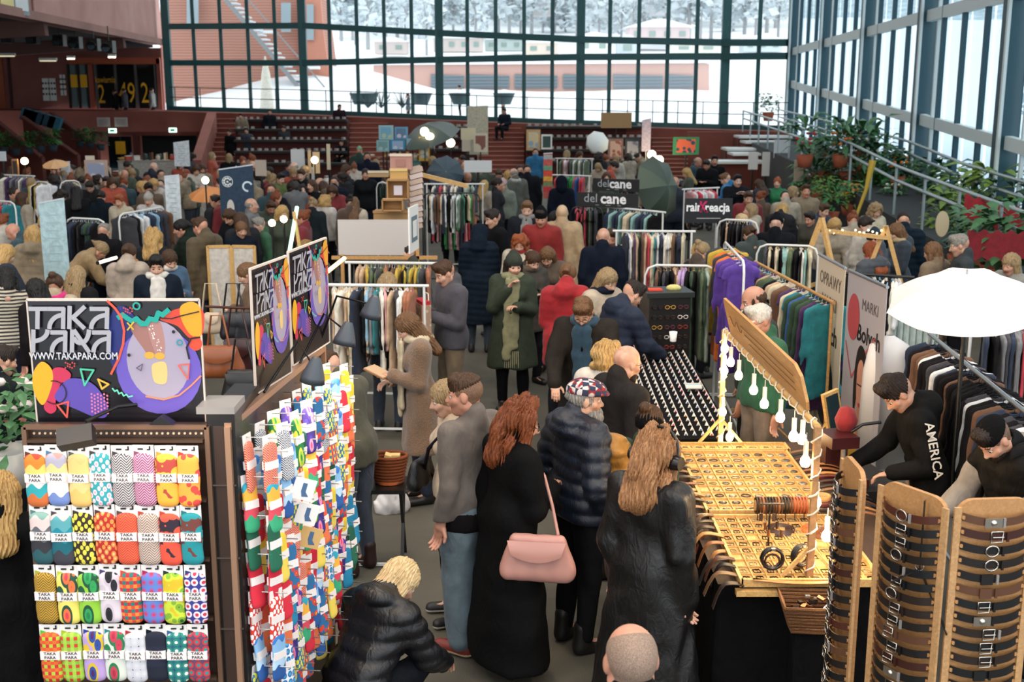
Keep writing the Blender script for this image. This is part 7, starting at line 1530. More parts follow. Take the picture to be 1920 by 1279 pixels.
# ---------------------------------------------------------------- middle distance, written one by one
MID = [
 (900, 425, 1.68, -5, 'hold', 'longpuffer', '#141f2c', 'hood', 'dark', 1, 'person in a long dark navy hooded puffer seen from behind', {}),
 (921, 394, 1.80, 110, 'look', 'coat', '#101114', 'short', 'dark', 0, 'man in a plain black coat left of the main aisle', {}),
 (1037, 399, 1.70, 150, 'hold', 'coat', '#b89a74', 'pony', 'black', 1, 'woman with black hair in a beige trench coat', {}),
 (988, 378, 1.80, 175, 'look', 'jacket', '#20242c', 'short', 'lbrown', 0, 'young man with fair hair and a grey scarf in the main aisle', dict(scarf='#8a8a88', slen=.2)),
 (1014, 393, 1.78, 170, 'look', 'jacket', '#8f1f1c', 'short', 'dark', 0, 'man in a red jacket and black beanie', dict(hat=('beanie', '#101214'))),
 (974, 443, 1.60, 172, 'hold', 'jacket', '#c8bca8', 'curly', 'red', 1, 'woman with short ginger hair in a white coat', dict(scarf='#b0302c', slen=0)),
 (1002, 474, 1.60, -150, 'hold', 'parka', '#3c342c', 'pony', 'brown', 1, 'bent woman in a brown fur collared parka left of the red coat', dict(scarf='#5a4c3c', slen=0)),
 (1024, 468, 1.62, 165, 'table', 'coat', '#5a4c3e', 'long', 'lbrown', 1, 'woman with light brown hair leaning behind the red coat', {}),
 (1132, 428, 1.72, -10, 'look', 'jacket', '#131b2a', 'none', 'brown', 0, 'bald figure in a dark navy jumper beside the white rack', {}),
 (1146, 431, 1.66, 170, 'look', 'jacket', '#2a2c26', 'short', 'brown', 0, 'short haired person behind the bald navy figure', {}),
 (1308, 457, 1.62, 15, 'hold', 'jacket', '#2a2826', 'bob', 'blond', 1, 'blond person with a ponytail behind the rounded white rack', {}),
 (1320, 455, 1.64, -60, 'look', 'coat', '#4a3c30', 'bun', 'ash', 1, 'ash blond person beside the leaning brown card', {}),
 (1388, 402, 1.66, 30, 'look', 'jacket', '#8f1c22', 'bob', 'platin', 1, 'person with pale blond hair in a red jacket', {}),
 (1402, 424, 1.64, 20, 'hold', 'jacket', '#37423f', 'pony', 'brown', 1, 'brown haired person in a grey green jacket at the right racks', {}),
 (1357, 326, 1.76, 60, 'hold', 'jacket', '#1f7ab0', 'short', 'lbrown', 0, 'man in a bright blue jacket near the right racks', {}),
 (1383, 328, 1.74, -170, 'phone', 'coat', '#17191f', 'short', 'black', 0, 'black coated person photographing with a phone', {}),
 (1340, 292, 1.80, 178, 'cross', 'sweater', '#101216', 'short', 'dark', 0, 'man in black standing before the right bench terrace', {}),
 (1312, 296, 1.76, -120, 'hold', 'jacket', '#1f3a48', 'sides', 'grey', 0, 'balding man in dark teal beside the painting', {}),
 (1458, 333, 1.62, 160, 'stand', 'sweater', '#1f7a4a', 'bun', 'red', 1, 'red haired woman in a green jumper and pink skirt', dict(legc='#a8707a', fat=.06)),
 (1457, 405, 1.74, -20, 'look', 'jacket', '#14161c', 'short', 'black', 0, 'man in a black jacket with dark hair left of the wooden trestle', dict(hat=('beanie', '#14161c'))),
 (1547, 383, 1.60, -150, 'look', 'jacket', '#1c2c44', 'short', 'brown', 1, 'smiling person in a navy jacket among the flowers', {}),
 (1518, 398, 1.58, 130, 'look', 'jacket', '#3c3a30', 'short', 'dark', 1, 'small dark haired person next to the orange flowers', {}),
 (1646, 383, 1.64, -160, 'hold', 'jacket', '#d0c4a8', 'curly', 'ash', 1, 'fair haired woman in a cream jacket at the plant stall', {}),
 (1694, 399, 1.76, -10, 'look', 'longpuffer', '#10202c', 'short', 'dark', 0, 'dark haired man in a long teal black puffer from behind', {}),
 (1675, 421, 1.68, 90, 'hold', 'parka', '#2a3440', 'long', 'lbrown', 1, 'person in a navy parka with a beige fur hood', dict(scarf='#b8a47c', slen=0)),
 (1637, 433, 1.66, 60, 'look', 'jacket', '#3a4450', 'beanie', 'dark', 1, 'person in a grey blue jacket and dark beanie at the plants', dict(hat=('beanie', '#1a2a38'))),
 (1628, 455, 1.62, 30, 'hold', 'puffer', '#4a5058', 'long', 'red', 1, 'red haired person in a grey puffer with a pink scarf', dict(scarf='#c87a84', slen=0)),
 (1746, 455, 1.66, 40, 'look', 'coat', '#7d6a54', 'bob', 'lbrown', 1, 'woman in a tan coat with shoulder length hair left of the white umbrella', {}),
 (1796, 441, 1.78, 75, 'look', 'jacket', '#2a3236', 'short', 'grey', 0, 'grey haired man in a dark jacket above the white umbrella', {}),
 (1894, 477, 1.66, 120, 'look', 'coat', '#8a8a84', 'bob', 'ash', 1, 'ash blond woman in a pale coat right above the white umbrella', {}),
 (1915, 540, 1.66, 60, 'look', 'coat', '#3a3a34', 'bob', 'lbrown', 1, 'person at the right edge behind the umbrella', {}),
 # left side
 (12, 503, 1.70, 20, 'hold', 'sweater', '#c8bea8', 'bob', 'black', 1, 'woman with black bobbed hair in a striped jumper at the left edge', dict(kind='stripe', col2='#2a2a2e')),
 (103, 515, 1.60, 5, 'look', 'coat', '#b8a58c', 'bun', 'brown', 1, 'woman with a bright pink scarf above the front sign', dict(scarf='#d8287a', slen=0)),
 (62, 524, 1.62, 60, 'look', 'jacket', '#1a1416', 'long', 'black', 1, 'black haired person beside the pink scarf', {}),
 (146, 500, 1.62, -10, 'look', 'jacket', '#1c1c1e', 'long', 'ash', 1, 'woman with long ash blond hair in black above the front sign', {}),
 (243, 459, 1.66, 0, 'hold', 'parka', '#b0a090', 'pony', 'brown', 1, 'person in a pale parka with a ginger fur hood from behind', dict(scarf='#a8703c', slen=0)),
 (292, 480, 1.68, -165, 'look', 'jacket', '#18212e', 'short', 'black', 1, 'black haired person in a navy quilted jacket with white straps', dict(scarf='#d8d4cc', slen=.5)),
 (320, 472, 1.62, -140, 'hold', 'jacket', '#3f5c78', 'bob', 'brown', 1, 'laughing woman in a denim jacket at the left tables', dict(scarf='#d8d0c4', slen=0)),
 (200, 456, 1.66, -60, 'bend', 'coat', '#a58a62', 'pony', 'ash', 1, 'fair haired woman in a camel coat bending over the lit table', {}),
 (288, 432, 1.64, 0, 'look', 'jacket', '#202428', 'wavy', 'blond', 1, 'woman with wavy blond hair seen from behind at left', {}),
 (335, 413, 1.68, 100, 'look', 'parka', '#1c2820', 'pony', 'black', 1, 'dark haired woman in a dark green parka with a brown fur trim', {}),
 (372, 409, 1.78, 60, 'look', 'parka', '#54462f', 'short', 'brown', 0, 'man in a brown waxed jacket by the folding screens', {}),
 (195, 420, 1.60, 0, 'look', 'jacket', '#15161a', 'short', 'grey', 0, 'grey haired person in black by the dark coat rack', {}),
 (453, 417, 1.60, -150, 'look', 'jacket', '#151c28', 'pony', 'lbrown', 1, 'fair woman in navy between the screens', {}),
 (482, 409, 1.60, 120, 'look', 'jacket', '#2a5a3c', 'short', 'grey', 0, 'grey haired man in a green jumper by the glowing lamps', {}),
 (466, 355, 1.70, -30, 'look', 'jacket', '#6a5c58', 'short', 'dark', 0, 'person in a hooded grey brown jacket with a tan satchel', dict(hat=('hood', '#3c342c'))),
 (454, 496, 1.64, 100, 'hold', 'jacket', '#6a5038', 'pony', 'lbrown', 1, 'brown haired woman in a tan jacket behind the nearer small sign', {}),
 (572, 455, 1.68, 20, 'look', 'jacket', '#4a4030', 'beanie', 'dark', 0, 'person with a mustard hood behind the small signs', dict(hat=('hood', '#8a6a34'))),
 (762, 456, 1.70, 60, 'look', 'jacket', '#3a3c34', 'short', 'dark', 0, 'dark haired man under the grey header panel', {}),
 (728, 512, 1.62, -10, 'look', 'jacket', '#6a5c4c', 'long', 'ash', 1, 'woman with ash blond hair between the two rails', {}),
 (10, 650, 1.55, -40, 'look', 'jacket', '#1c2024', 'short', 'dark', 0, 'dark haired person at the left edge beside the flowers', {}),
 (2, 886, 1.62, 10, 'look', 'coat', '#0a0a0b', 'long', 'blond', 1, 'person in black with blond hair cropped by the lower left corner', dict(tier=0)),
 (688, 286, 1.84, 10, 'look', 'long', '#15192a', 'short', 'dark', 0, 'tall person in a long navy coat left of the carton tower', {}),
 (564, 318, 1.74, 165, 'look', 'jacket', '#14181c', 'short', 'brown', 0, 'man in black beside the red backpack', {}),
 (527, 326, 1.66, -130, 'look', 'jacket', '#5a6a34', 'short', 'black', 0, 'dark haired person in an olive green jacket with a red backpack', {}),
 (656, 368, 1.62, 10, 'look', 'coat', '#5a4230', 'bun', 'dark', 1, 'person in a brown fur coat with a bun, back turned', dict(kind='fluffy')),
 (664, 370, 1.6, 0, 'look', 'jacket', '#c8b8a4', 'long', 'lbrown', 1, 'woman with long brown hair in a cream jacket from behind', {}),
 (588, 373, 1.6, -10, 'look', 'jacket', '#20282c', 'bun', 'ash', 1, 'fair haired woman with a topknot left of the white blouse', {}),
 (611, 366, 1.6, -20, 'look', 'jacket', '#d0c8c0', 'curly', 'blond', 1, 'curly blond person in a white blouse', {}),
 (627, 332, 1.68, 0, 'look', 'puffer', '#171c28', 'short', 'dark', 0, 'person in a navy puffer from behind in the left aisle', {}),
 (190, 358, 1.62, 0, 'look', 'jacket', '#101c24', 'pony', 'dark', 1, 'person in dark teal with pinned up hair on the left market', {}),
 (222, 366, 1.6, 170, 'look', 'jacket', '#b8ac94', 'short', 'red', 1, 'ginger seller in a beige cardigan', {}),
 (277, 364, 1.58, 175, 'look', 'jacket', '#c8c4c0', 'none', 'grey', 0, 'person in a pale grey beanie', dict(hat=('beanie', '#a8a49c'))),
 (144, 350, 1.70, 10, 'look', 'coat', '#121418', 'long', 'black', 1, 'woman with long black hair in a black coat', {}),
 (962, 316, 1.78, 30, 'look', 'coat', '#55584f', 'sides', 'grey', 0, 'bald man in a grey coat and scarf in the far aisle', dict(scarf='#a8a8a0', slen=.4)),
 (974, 311, 1.76, 10, 'look', 'coat', '#14161c', 'short', 'dark', 0, 'left of two dark coated people in the far aisle', {}), (988, 310, 1.80, 5, 'look', 'coat', '#16181e', 'short', 'black', 0, 'right of two dark coated people in the far aisle', {}),
 (1004, 279, 1.72, 0, 'look', 'jacket', '#1f6a94', 'short', 'dark', 0, 'person in a blue jacket near the foot of the middle stair', {}), (1053, 332, 1.72, 0, 'look', 'coat', '#0e1422', 'hood', 'dark', 1, 'person in a black blue coat behind the black dresses', {}),
 (674, 277, 1.72, 0, 'look', 'jacket', '#1c3c34', 'none', 'dark', 0, 'person in a pale green beanie at the left brick stair', dict(hat=('beanie', '#7ab08a'))),
 (942, 338, 1.60, 150, 'look', 'jacket', '#7a8478', 'short', 'grey', 0, 'person in a pale pink beanie at the far rail', dict(hat=('beanie', '#c8a8a4'))), (843, 341, 1.66, 20, 'look', 'jacket', '#5a5a52', 'short', 'grey', 0, 'grey capped person behind the double rack', dict(hat=('beanie', '#6f7568'))),
]
for (x, y, h_, fc, ps, g, c, hr_, hc, fem, lb, kw) in MID:
    if hr_ in ('hood', 'beanie'): kw = {**kw, 'hat': kw.get('hat') or (hr_, c)}; hr_ = 'none' if hr_ == 'hood' else 'short'
    kw = dict(kw); kw.setdefault('legc', rnd.choice(['#15161b', '#1c2230', '#2b3440', '#1a1a1c'])); kw.setdefault('skin', rnd.choice(['fair', 'fair', 'rosy', 'pale']))
    person(x, y, h_, fc, ps, g, c, hair=hr_, hc=hc, fem=fem, label=lb, **kw)
# mannequin in a trench coat, figures on the benches and the terrace
o, _, _ = person(1054, 384, 1.80, -5, 'stand', 'coat', '#b89c78', hair='none', label='headed mannequin in a beige trench coat seen from behind', legc='#8a7a64'); o['category'] = 'mannequin'; o.name = 'mannequin'
for ch in o.children:
    if ch.name.startswith('body'): recolor(ch, mat('#c8a884', 'plain', .5))
for x, y, Y, c, ps, lb in ((505, 205, 50.6, '#141a22', 'stand', 'dark figure standing on the upper left benches'), (532, 236, 49.6, '#2a3038', 'sit', 'person sitting on the left benches in dark clothes'), (636, 196, 51.5, '#2a1c24', 'sit', 'person seated at the top right end of the left benches'), (430, 243, 49, '#101216', 'stand', 'black figure with a red hood on the left stair'), (462, 240, 49, '#2f3a4a', 'stand', 'person with a crimson top on the left stair'), (452, 213, 50, '#8a7a64', 'stand', 'tan hooded figure climbing the left stair'), (640, 262, 48, '#121416', 'sit', 'dark person low on the benches beside the stair'), (946, 203, 48.6, '#1a2430', 'sit', 'person seated on the terrace edge beside the middle stair'), (215, 168, 56.4, '#14161a', 'stand', 'dark figure by the cafe windows, left'), (232, 166, 56.4, '#3a3c44', 'stand', 'person in grey by the cafe windows, centre'), (284, 165, 56.4, '#8a8c88', 'stand', 'pale chequered figure by the cafe windows, right'), (862, 160, 66, '#2c3c44', 'stand', 'dark figure standing outside on the snow'), (944, 168, 72, '#3c4c54', 'stand', 'smaller figure walking outside on the snow'), (765, 176, 66, '#4a5c64', 'stand', 'figure outside beside the bare shrubs')):
    z_ = V(x, y, Y).z - (1.72 if ps == 'stand' else 1.28); p = V(x, y, Y); person(0, 0, 1.72, rnd.choice([170, 150, 200]) if Y < 53 else 90, ps, 'jacket', c, hair='short', hc='dark', label=lb, tier=2, loc=Vector((p.x, p.y, max(0, z_))))
# ---------------------------------------------------------------- far crowd
SC = [('#14161a', 'black'), ('#1c2434', 'navy'), ('#2c2c30', 'charcoal'), ('#5a4634', 'brown'), ('#8a7a62', 'tan'), ('#3c4636', 'olive'), ('#7a2026', 'dark red'), ('#a89c8a', 'beige'), ('#24424a', 'dark teal'), ('#6a6a6c', 'grey'), ('#a84a34', 'rust'), ('#c0b8ac', 'cream')]
HC = [('short', 'dark', 'short dark hair'), ('short', 'brown', 'short brown hair'), ('long', 'brown', 'long brown hair'), ('bob', 'ash', 'ash blond bob'), ('long', 'blond', 'long blond hair'), ('pony', 'dark', 'dark ponytail'), ('bun', 'auburn', 'auburn bun'), ('curly', 'dark', 'dark curls'), ('sides', 'grey', 'balding grey head'), ('beanie', 'dark', 'knitted beanie')]
ZN = [((0, 150, 305, 365), 15, 'on the far left market', 9), ((150, 330, 300, 345), 20, 'around the left back tables', 8), ((330, 480, 285, 340), 15, 'between the dark blue banner and the stairs', 8), ((480, 640, 300, 350), 17, 'before the left benches', 7), ((640, 720, 295, 320), 4, 'near the left brick stair', 6), ((800, 900, 285, 335), 8, 'behind the far white rack', 7), ((900, 960, 300, 345), 5, 'left of the far aisle', 7),
      ((1060, 1215, 278, 325), 10, 'under the softbox and textiles', 8), ((1215, 1340, 300, 345), 6, 'behind the olive umbrella', 8), ((1400, 1520, 335, 395), 8, 'left of the plant stall', 9), ((1560, 1640, 395, 430), 3, 'within the plant stall', 9), ((0, 120, 395, 470), 5, 'behind the left vegetable crates', 10), ((380, 600, 350, 400), 9, 'around the easels', 9)]
seen = {}; done_pts = [(q[0], q[1]) for q in MID]
for (x0, x1, y0, y1), n, wh_, gap in ZN:
    k = 0; tries = 0
    while k < n and tries < 400:
        tries += 1; x, y = rnd.uniform(x0, x1), rnd.uniform(y0, y1)
        if any(abs(x - a_) < gap*.9 + 3 and abs(y - b_) < gap*1.3 for a_, b_ in done_pts): continue
        (c, cn), (hr_, hc, hn) = rnd.choice(SC), rnd.choice(HC); lb = 'person with %s in %s %s' % (hn, cn, wh_)
        if lb in seen: continue
        seen[lb] = 1; done_pts.append((x, y)); k += 1; kw = {}
        if hr_ == 'beanie': kw['hat'] = ('beanie', rnd.choice(['#2a2c30', '#6a2a2a', '#8a8478'])); hr_ = 'none'
        person(x, y, rnd.choice([1.62, 1.66, 1.7, 1.74]), rnd.choice([0, 180, 90, -90, 30, -150, 150, -30]), rnd.choice(['look', 'hold', 'stand', 'table', 'reach']), rnd.choice(['jacket', 'jacket', 'coat', 'puffer']), c, hair=hr_, hc=hc, fem=int(hr_ in ('long', 'bob', 'pony', 'bun', 'curly')), label=lb, tier=2, legc=rnd.choice(['#15161b', '#1c2230', '#2b3440']), skin=rnd.choice(['fair', 'rosy', 'pale']))
# ================================================================ tables, goods, baskets, plants
def table(px, py, w, d, rz, top, label, z=.76, cloth=None, legs=True):
    p = W(px, py, z); o = empty('market_table', (p.x, p.y, 0), rz, label, 'table'); M().box((0, 0, z - .02), (w, d, .04)).obj('tabletop', mat(top, 'wood', .6), o)
    if cloth: M().box((0, 0, (z - .05)/2), (w*.98, d*.98, z - .06)).obj('cloth', mat(cloth, 'fabric', .9), o)
    else:
        for a in (-1, 1):
            for b in (-1, 1): M().box((a*(w/2 - .06), b*(d/2 - .06), (z - .04)/2), (.05, .05, z - .04)).obj('leg', mat(top, 'wood', .6), o)
    return o
GC = ['#d8c8a8', '#c89a5c', '#e8e0d4', '#8a5a34', '#c84a34', '#3a5a4a', '#d8a84a', '#5a7a8a', '#e8d8c8', '#7a3a2c', '#2c2c30', '#b8a890']
GN = {'#d8c8a8': 'beige', '#c89a5c': 'honey', '#e8e0d4': 'cream', '#8a5a34': 'brown', '#c84a34': 'red', '#3a5a4a': 'green', '#d8a84a': 'yellow', '#5a7a8a': 'blue grey', '#e8d8c8': 'pale', '#7a3a2c': 'rust', '#2c2c30': 'black', '#b8a890': 'sand'}
def goods(o, w, d, z, n, where, seed, big=1.0):
    r_ = random.Random(seed)
    for i in range(n):
        x, y = -w/2 + w*(i % (n//2) + .5)/(n//2) + r_.uniform(-.03, .03), (-d/4 if i < n//2 else d/4) + r_.uniform(-.04, .04); c = r_.choice(GC); k = r_.randrange(4); p = o.matrix_basis @ Vector((x, y, z)); nm = ('gift_box', 'jar', 'candle', 'bowl')[k]
        g = empty(nm, p, r_.uniform(0, 3), '%s %s, %s of the %s row on the %s' % (GN[c], nm.replace('_', ' '), ordn(i % (n//2) + 1), ('front', 'back')[i//(n//2)], shortn(where)), nm.replace('_', ' '), 'goods on the ' + where); g.scale = (big, big, big); mm = mat(c, 'plain', .5)
        if k == 0: M().box((0, 0, .05), (.15, .11, .09)).obj('box_body', mm, g); M().box((0, 0, .10), (.16, .12, .02)).obj('lid', mat('#d8d0c0', 'plain'), g)
        elif k == 1: M().lathe([(.0, 0), (.05, 0), (.055, .09), (.035, .11), (.035, .12)], n=9).obj('jar_body', mm, g); M().cyl((0, 0, .12), (0, 0, .14), .04).obj('lid', STEEL, g)
        elif k == 2: M().cyl((0, 0, 0), (0, 0, .17), .03, n=8).obj('wax', mm, g); M().cyl((0, 0, .17), (0, 0, .19), .003, n=4).obj('wick', BLM, g)
        else: M().lathe([(.02, 0), (.05, .01), (.09, .06), (.085, .06), (.04, .02), (.0, .02)], n=10).obj('bowl_body', mm, g)
TB = [(205, 505, 1.5, .6, R(20), '#7a5a3c', 'lit jewellery table at left', 14, 1), (390, 520, 1.4, .5, 0, '#b8946a', 'table with white frames behind the front sign', 10, 1.2), (250, 378, 2.0, .7, R(8), '#b89468', 'long pale table before the ginger seller', 20, 1.3), (190, 330, 2.2, .7, 0, '#a88a68', 'table of ceramics under the floral board', 18, 1.5),
      (285, 300, 2.6, .7, 0, '#cfc8bc', 'white table near the black opening', 18, 1.7), (400, 330, 2.0, .7, R(10), '#a8845a', 'table beside the dark blue banner', 16, 1.6), (20, 470, 1.6, .8, R(70), '#c8b090', 'slatted produce table at the left edge', 14, 1.4), (500, 432, 1.4, .5, R(10), '#b08c5c', 'table under the glowing lamps', 12, 1.3), (600, 395, 1.6, .7, R(-12), '#8a6a4c', 'dark table before the curly blond person', 14, 1.3),
      (745, 300, 3.0, .8, 0, '#7ab0a8', 'textile stall table with a green cloth', 20, 2.0), (570, 345, 2.2, .6, R(15), '#c8b090', 'jewellery table in front of the left benches', 16, 1.6), (1450, 372, 2.0, .7, R(-20), '#a89880', 'right stall table near the green jumper', 16, 1.5), (1245, 350, 1.8, .7, 0, '#9a8468', 'table behind the olive umbrella', 14, 1.5), (85, 430, 1.6, .6, R(30), '#b0926a', 'crate table behind the pale blue banner', 12, 1.3), (1180, 318, 2.0, .7, 0, '#3a3638', 'dark table under the grey textile', 16, 1.6)]
for i, (x, y, w, d, rz, c, lb, n, bg_) in enumerate(TB):
    t = table(x, y, w, d, rz, c, lb, cloth=c if i in (4, 9, 14) else None); goods(t, w, d, .76, n, lb, i, bg_)
# wooden crates of greens at the left edge
for i, (x, y, z, lb) in enumerate(((22, 482, .86, 'lower white wooden crate at the left market edge'), (18, 463, 1.12, 'upper white wooden crate of greens at the left market edge'), (42, 500, .80, 'small crate next to the striped jumper'))):
    o = empty('wooden_crate', W(x, y, z), R(20), lb, 'crate')
    for k in range(3):
        for s in (-1, 1): M().box((0, s*.16, .04 + .07*k), (.5, .012, .055)).obj('slat', mat('#cfc2ac', 'wood', .7), o)
        for s in (-1, 1): M().box((s*.25, 0, .04 + .07*k), (.012, .32, .055)).obj('slat', mat('#cfc2ac', 'wood', .7), o)
    M().box((0, 0, .02), (.5, .32, .015)).obj('floor_board', mat('#cfc2ac', 'wood', .7), o)
# foliage
def leafmesh(n, r, h_, ln, wd, seed, droop=.4):
    r_ = random.Random(seed); m = M()
    for i in range(n):
        a = r_.uniform(0, 2*PI); q = r_.random()**.5*r; b = Vector((q*math.cos(a), q*math.sin(a), r_.uniform(.1, 1)*h_)); d = Vector((math.cos(a + r_.gauss(0, .5)), math.sin(a + r_.gauss(0, .5)), r_.uniform(-droop, .9))).normalized(); l_ = ln*r_.uniform(.6, 1.2); s = d.cross(Vector((0, 0, 1))).normalized()*wd*r_.uniform(.7, 1.2)
        m.add([b, b + d*l_*.5 + s, b + d*l_ - Vector((0, 0, l_*.3)), b + d*l_*.5 - s, b + d*l_*.55 + Vector((0, 0, wd*.3))], [(0, 1, 4), (1, 2, 4), (2, 3, 4), (3, 0, 4)], True)
    return m
GR = [('#2f7a34', 'bright green'), ('#1f4f2a', 'dark green'), ('#7a9a3c', 'yellow green'), ('#4a7a4c', 'soft green')]
LM = [leafmesh(70, .16, .5, .22, .045, 1), leafmesh(120, .22, .45, .13, .03, 2), leafmesh(40, .12, .6, .4, .05, 3, .1)]; LM = [m.mesh('foliage', mat('#2f7a34', 'foliage', .6)) for m in LM]
PT = M().lathe([(.0, 0), (.10, 0), (.14, .2), (.125, .2), (.11, .17), (0, .17)], n=12).mesh('pot', mat('#a8583c', 'plain', .8)); FLW = M()
for i in range(9): a = i*2.4; FLW.ball((.14*math.cos(a), .14*math.sin(a), .38 + .16*(i % 3)/2), .035, 4, (1, 1, .7))
FLW = FLW.mesh('blossom', WHITE)
def plant(p, s, k, g, label, group=None, potc='#a8583c', fl=None):
    o = empty('potted_plant', p, rnd.uniform(0, 6), label, 'plant', group); o.scale = (s, s, s); f = link('foliage', LM[k], o, (0, 0, .15)); recolor(f, mat(GR[g][0], 'foliage', .6)); f['kind'] = 'stuff'
    q = link('pot', PT, o); recolor(q, mat(potc, 'plain', .8))
    if fl: q = link('blossom', FLW, o); recolor(q, mat(fl, 'plain', .6))
r_ = random.Random(11)
shelf = empty('plant_shelf', (W(1600, 360, .8).x, W(1600, 360, .8).y, 0), R(-25), 'stepped wooden plant shelving in the right stall', 'shelf')
for k in range(3): M().box((0, .5*k, .5 + .35*k), (3.2, .5, .04)).obj('shelf_board', mat('#8a5a3c', 'wood', .7), shelf)
for s in (-1.5, 1.5): M().box((s, 1.2, .7), (.06, .06, 1.4)).obj('post', mat('#8a5a3c', 'wood', .7), shelf); M().box((s, -.1, .25), (.06, .06, .5)).obj('post', mat('#8a5a3c', 'wood', .7), shelf)
n_ = 0
for (x, y, z, s) in [(1508, 300, 1.7, 1.5), (1522, 330, 1.1, 1.4), (1548, 330, 1.2, 1.6), (1575, 300, 1.7, 1.5), (1600, 290, 1.8, 1.3), (1560, 355, .9, 1.3), (1590, 335, 1.2, 1.8), (1620, 322, 1.4, 1.8), (1645, 330, 1.3, 1.5), (1665, 350, 1.1, 1.4), (1682, 338, 1.3, 1.3), (1640, 365, .9, 1.4), (1615, 372, .8, 1.5), (1530, 365, .8, 1.4), (1505, 350, .9, 1.3), (1672, 385, .8, 1.2), (1590, 390, .7, 1.3), (1560, 402, .7, 1.1), (1625, 342, 1.1, 1.5), (1700, 350, 1.1, 1.1), (1500, 385, .7, 1.1), (1545, 375, .8, 1.2)]:
    g = r_.randrange(4); k = r_.randrange(3); fl = r_.choice([None, None, None, '#c8302c', '#e0782c', '#e8e4dc']); n_ += 1
    plant(W(x, y + 14, z), s, k, g, '%s plant%s, number %s in the %s of the plant stall' % (GR[g][1], '' if not fl else {'#c8302c': ' with red flowers', '#e0782c': ' with orange flowers', '#e8e4dc': ' with white flowers'}[fl], ordn(n_), ('left end', 'left half', 'middle', 'right half', 'right end')[min(4, max(0, int((x - 1495)/42)))]), 'potted plants of the plant stall', fl=fl)
for i, (x, y, s, k, g) in enumerate([(1735, 372, 2.4, 1, 1), (1760, 385, 2.2, 0, 1), (1785, 395, 2.2, 1, 2), (1820, 415, 2.3, 1, 1), (1850, 425, 2.4, 0, 2), (1880, 440, 2.3, 1, 1), (1715, 345, 1.8, 0, 0), (1840, 500, 2.0, 1, 3), (1870, 520, 2.0, 0, 3), (1800, 475, 1.7, 1, 1), (1900, 470, 2.0, 1, 0), (1765, 430, 1.7, 0, 2), (1440, 205, 1.6, 1, 3)]):
    plant(W(x, y + 40, .5) if i != 12 else V(x, y + 22, 44), s, k, g, ('%s bushy plant, %s of the row by the ramp wall' % (GR[g][1], ordn(i + 1) + ' from the left')) if i != 12 else 'lone shrub on the terrace in the right corner', 'bushy plants along the ramp wall' if i != 12 else None)
for i, (x, y) in enumerate([(8, 282), (30, 285), (55, 283), (78, 280), (100, 278), (152, 270), (170, 272), (190, 276)]): plant(V(x, y + 6, 42 - (i > 4)*-4), 1.15, i % 2, i % 2, 'green planter foliage before the left stairs, %s from the left' % ordn(i + 1), 'planters before the left stairs', '#2a3a44')
for i, (x, y, s, c) in enumerate(((22, 850, 1.35, '#e8d8d0'), (48, 800, .9, '#e08a7a'), (4, 790, .8, '#e8e4dc'))):
    plant(W(x, y + 60, .75), s, 1, (3, 0, 3)[i], ('large', 'middle', 'small')[i] + ' flowering green plant left of the front sock stand', potc='#c8c4bc', fl=c)
o = empty('draped_cloth', V(1830, 400, 19), 0, 'crimson cloth hanging over the ramp wall behind the plants', 'cloth'); M().sheet(lambda u, v: (-.2 + .8*u, -.4*u, .3 - .4*v - .2*u + .03*math.sin(u*30)), 20, 4, th=.02).obj('cloth', mat('#a01f2c', 'fabric', .8), o)
o = empty('draped_cloth', V(1852, 445, 17), 0, 'dark red cloth behind the green row right of the round tag', 'cloth'); M().sheet(lambda u, v: (-.3 + .8*u, -.3*u, .1 - .4*v + .03*math.sin(u*30)), 20, 4, th=.02).obj('cloth', mat('#8a1c28', 'fabric', .8), o)
o = empty('round_tag', V(1767, 420, 18), 0, 'oval cream wooden tag in front of the dark ramp wall', 'sign'); M().cyl((0, 0, 0), (0, .02, 0), .16, n=20).obj('plate', mat('#c8b898', 'plain'), o).scale = (.65, 1, 1.25)
o = empty('garden_lamp', V(1636, 310, 24), 0, 'tall yellow club shaped tube rising from the plants', 'lamp'); M().tube([(0, 0, .1), (-.1, 0, -.5), (-.35, 0, -1.3)], [.075, .04, .03], 8).obj('tube', mat('#c8a83c', 'plain', .5), o)
# wooden trestle with fairy lights
tp = W(1540, 424, 1.9); o = empty('wooden_trestle', (tp.x, tp.y, 0), R(-20), 'light wooden A shaped trestle with fairy lights above the cream banner', 'trestle')
for s in (-1, 1): M().bar((s*.32, -.25, .9), (0, 0, 2.0), .05).bar((s*.32 + .75, .3, .9), (.75, .3, 1.9), .05).obj('leg', LW, o)
M().bar((0, 0, 1.85), (.8, .3, 1.75), .05).bar((-.3, -.2, 1.1), (.25, -.2, 1.3), .05).obj('rail', LW, o); m = M()
for k in range(14): m.ball((.05 + .05*k, .0 + .02*k, 1.83 + .02*math.sin(k*2)), .012, 4)
m.obj('fairy_light', mat('#ffd890', 'glow', emit=9), o)
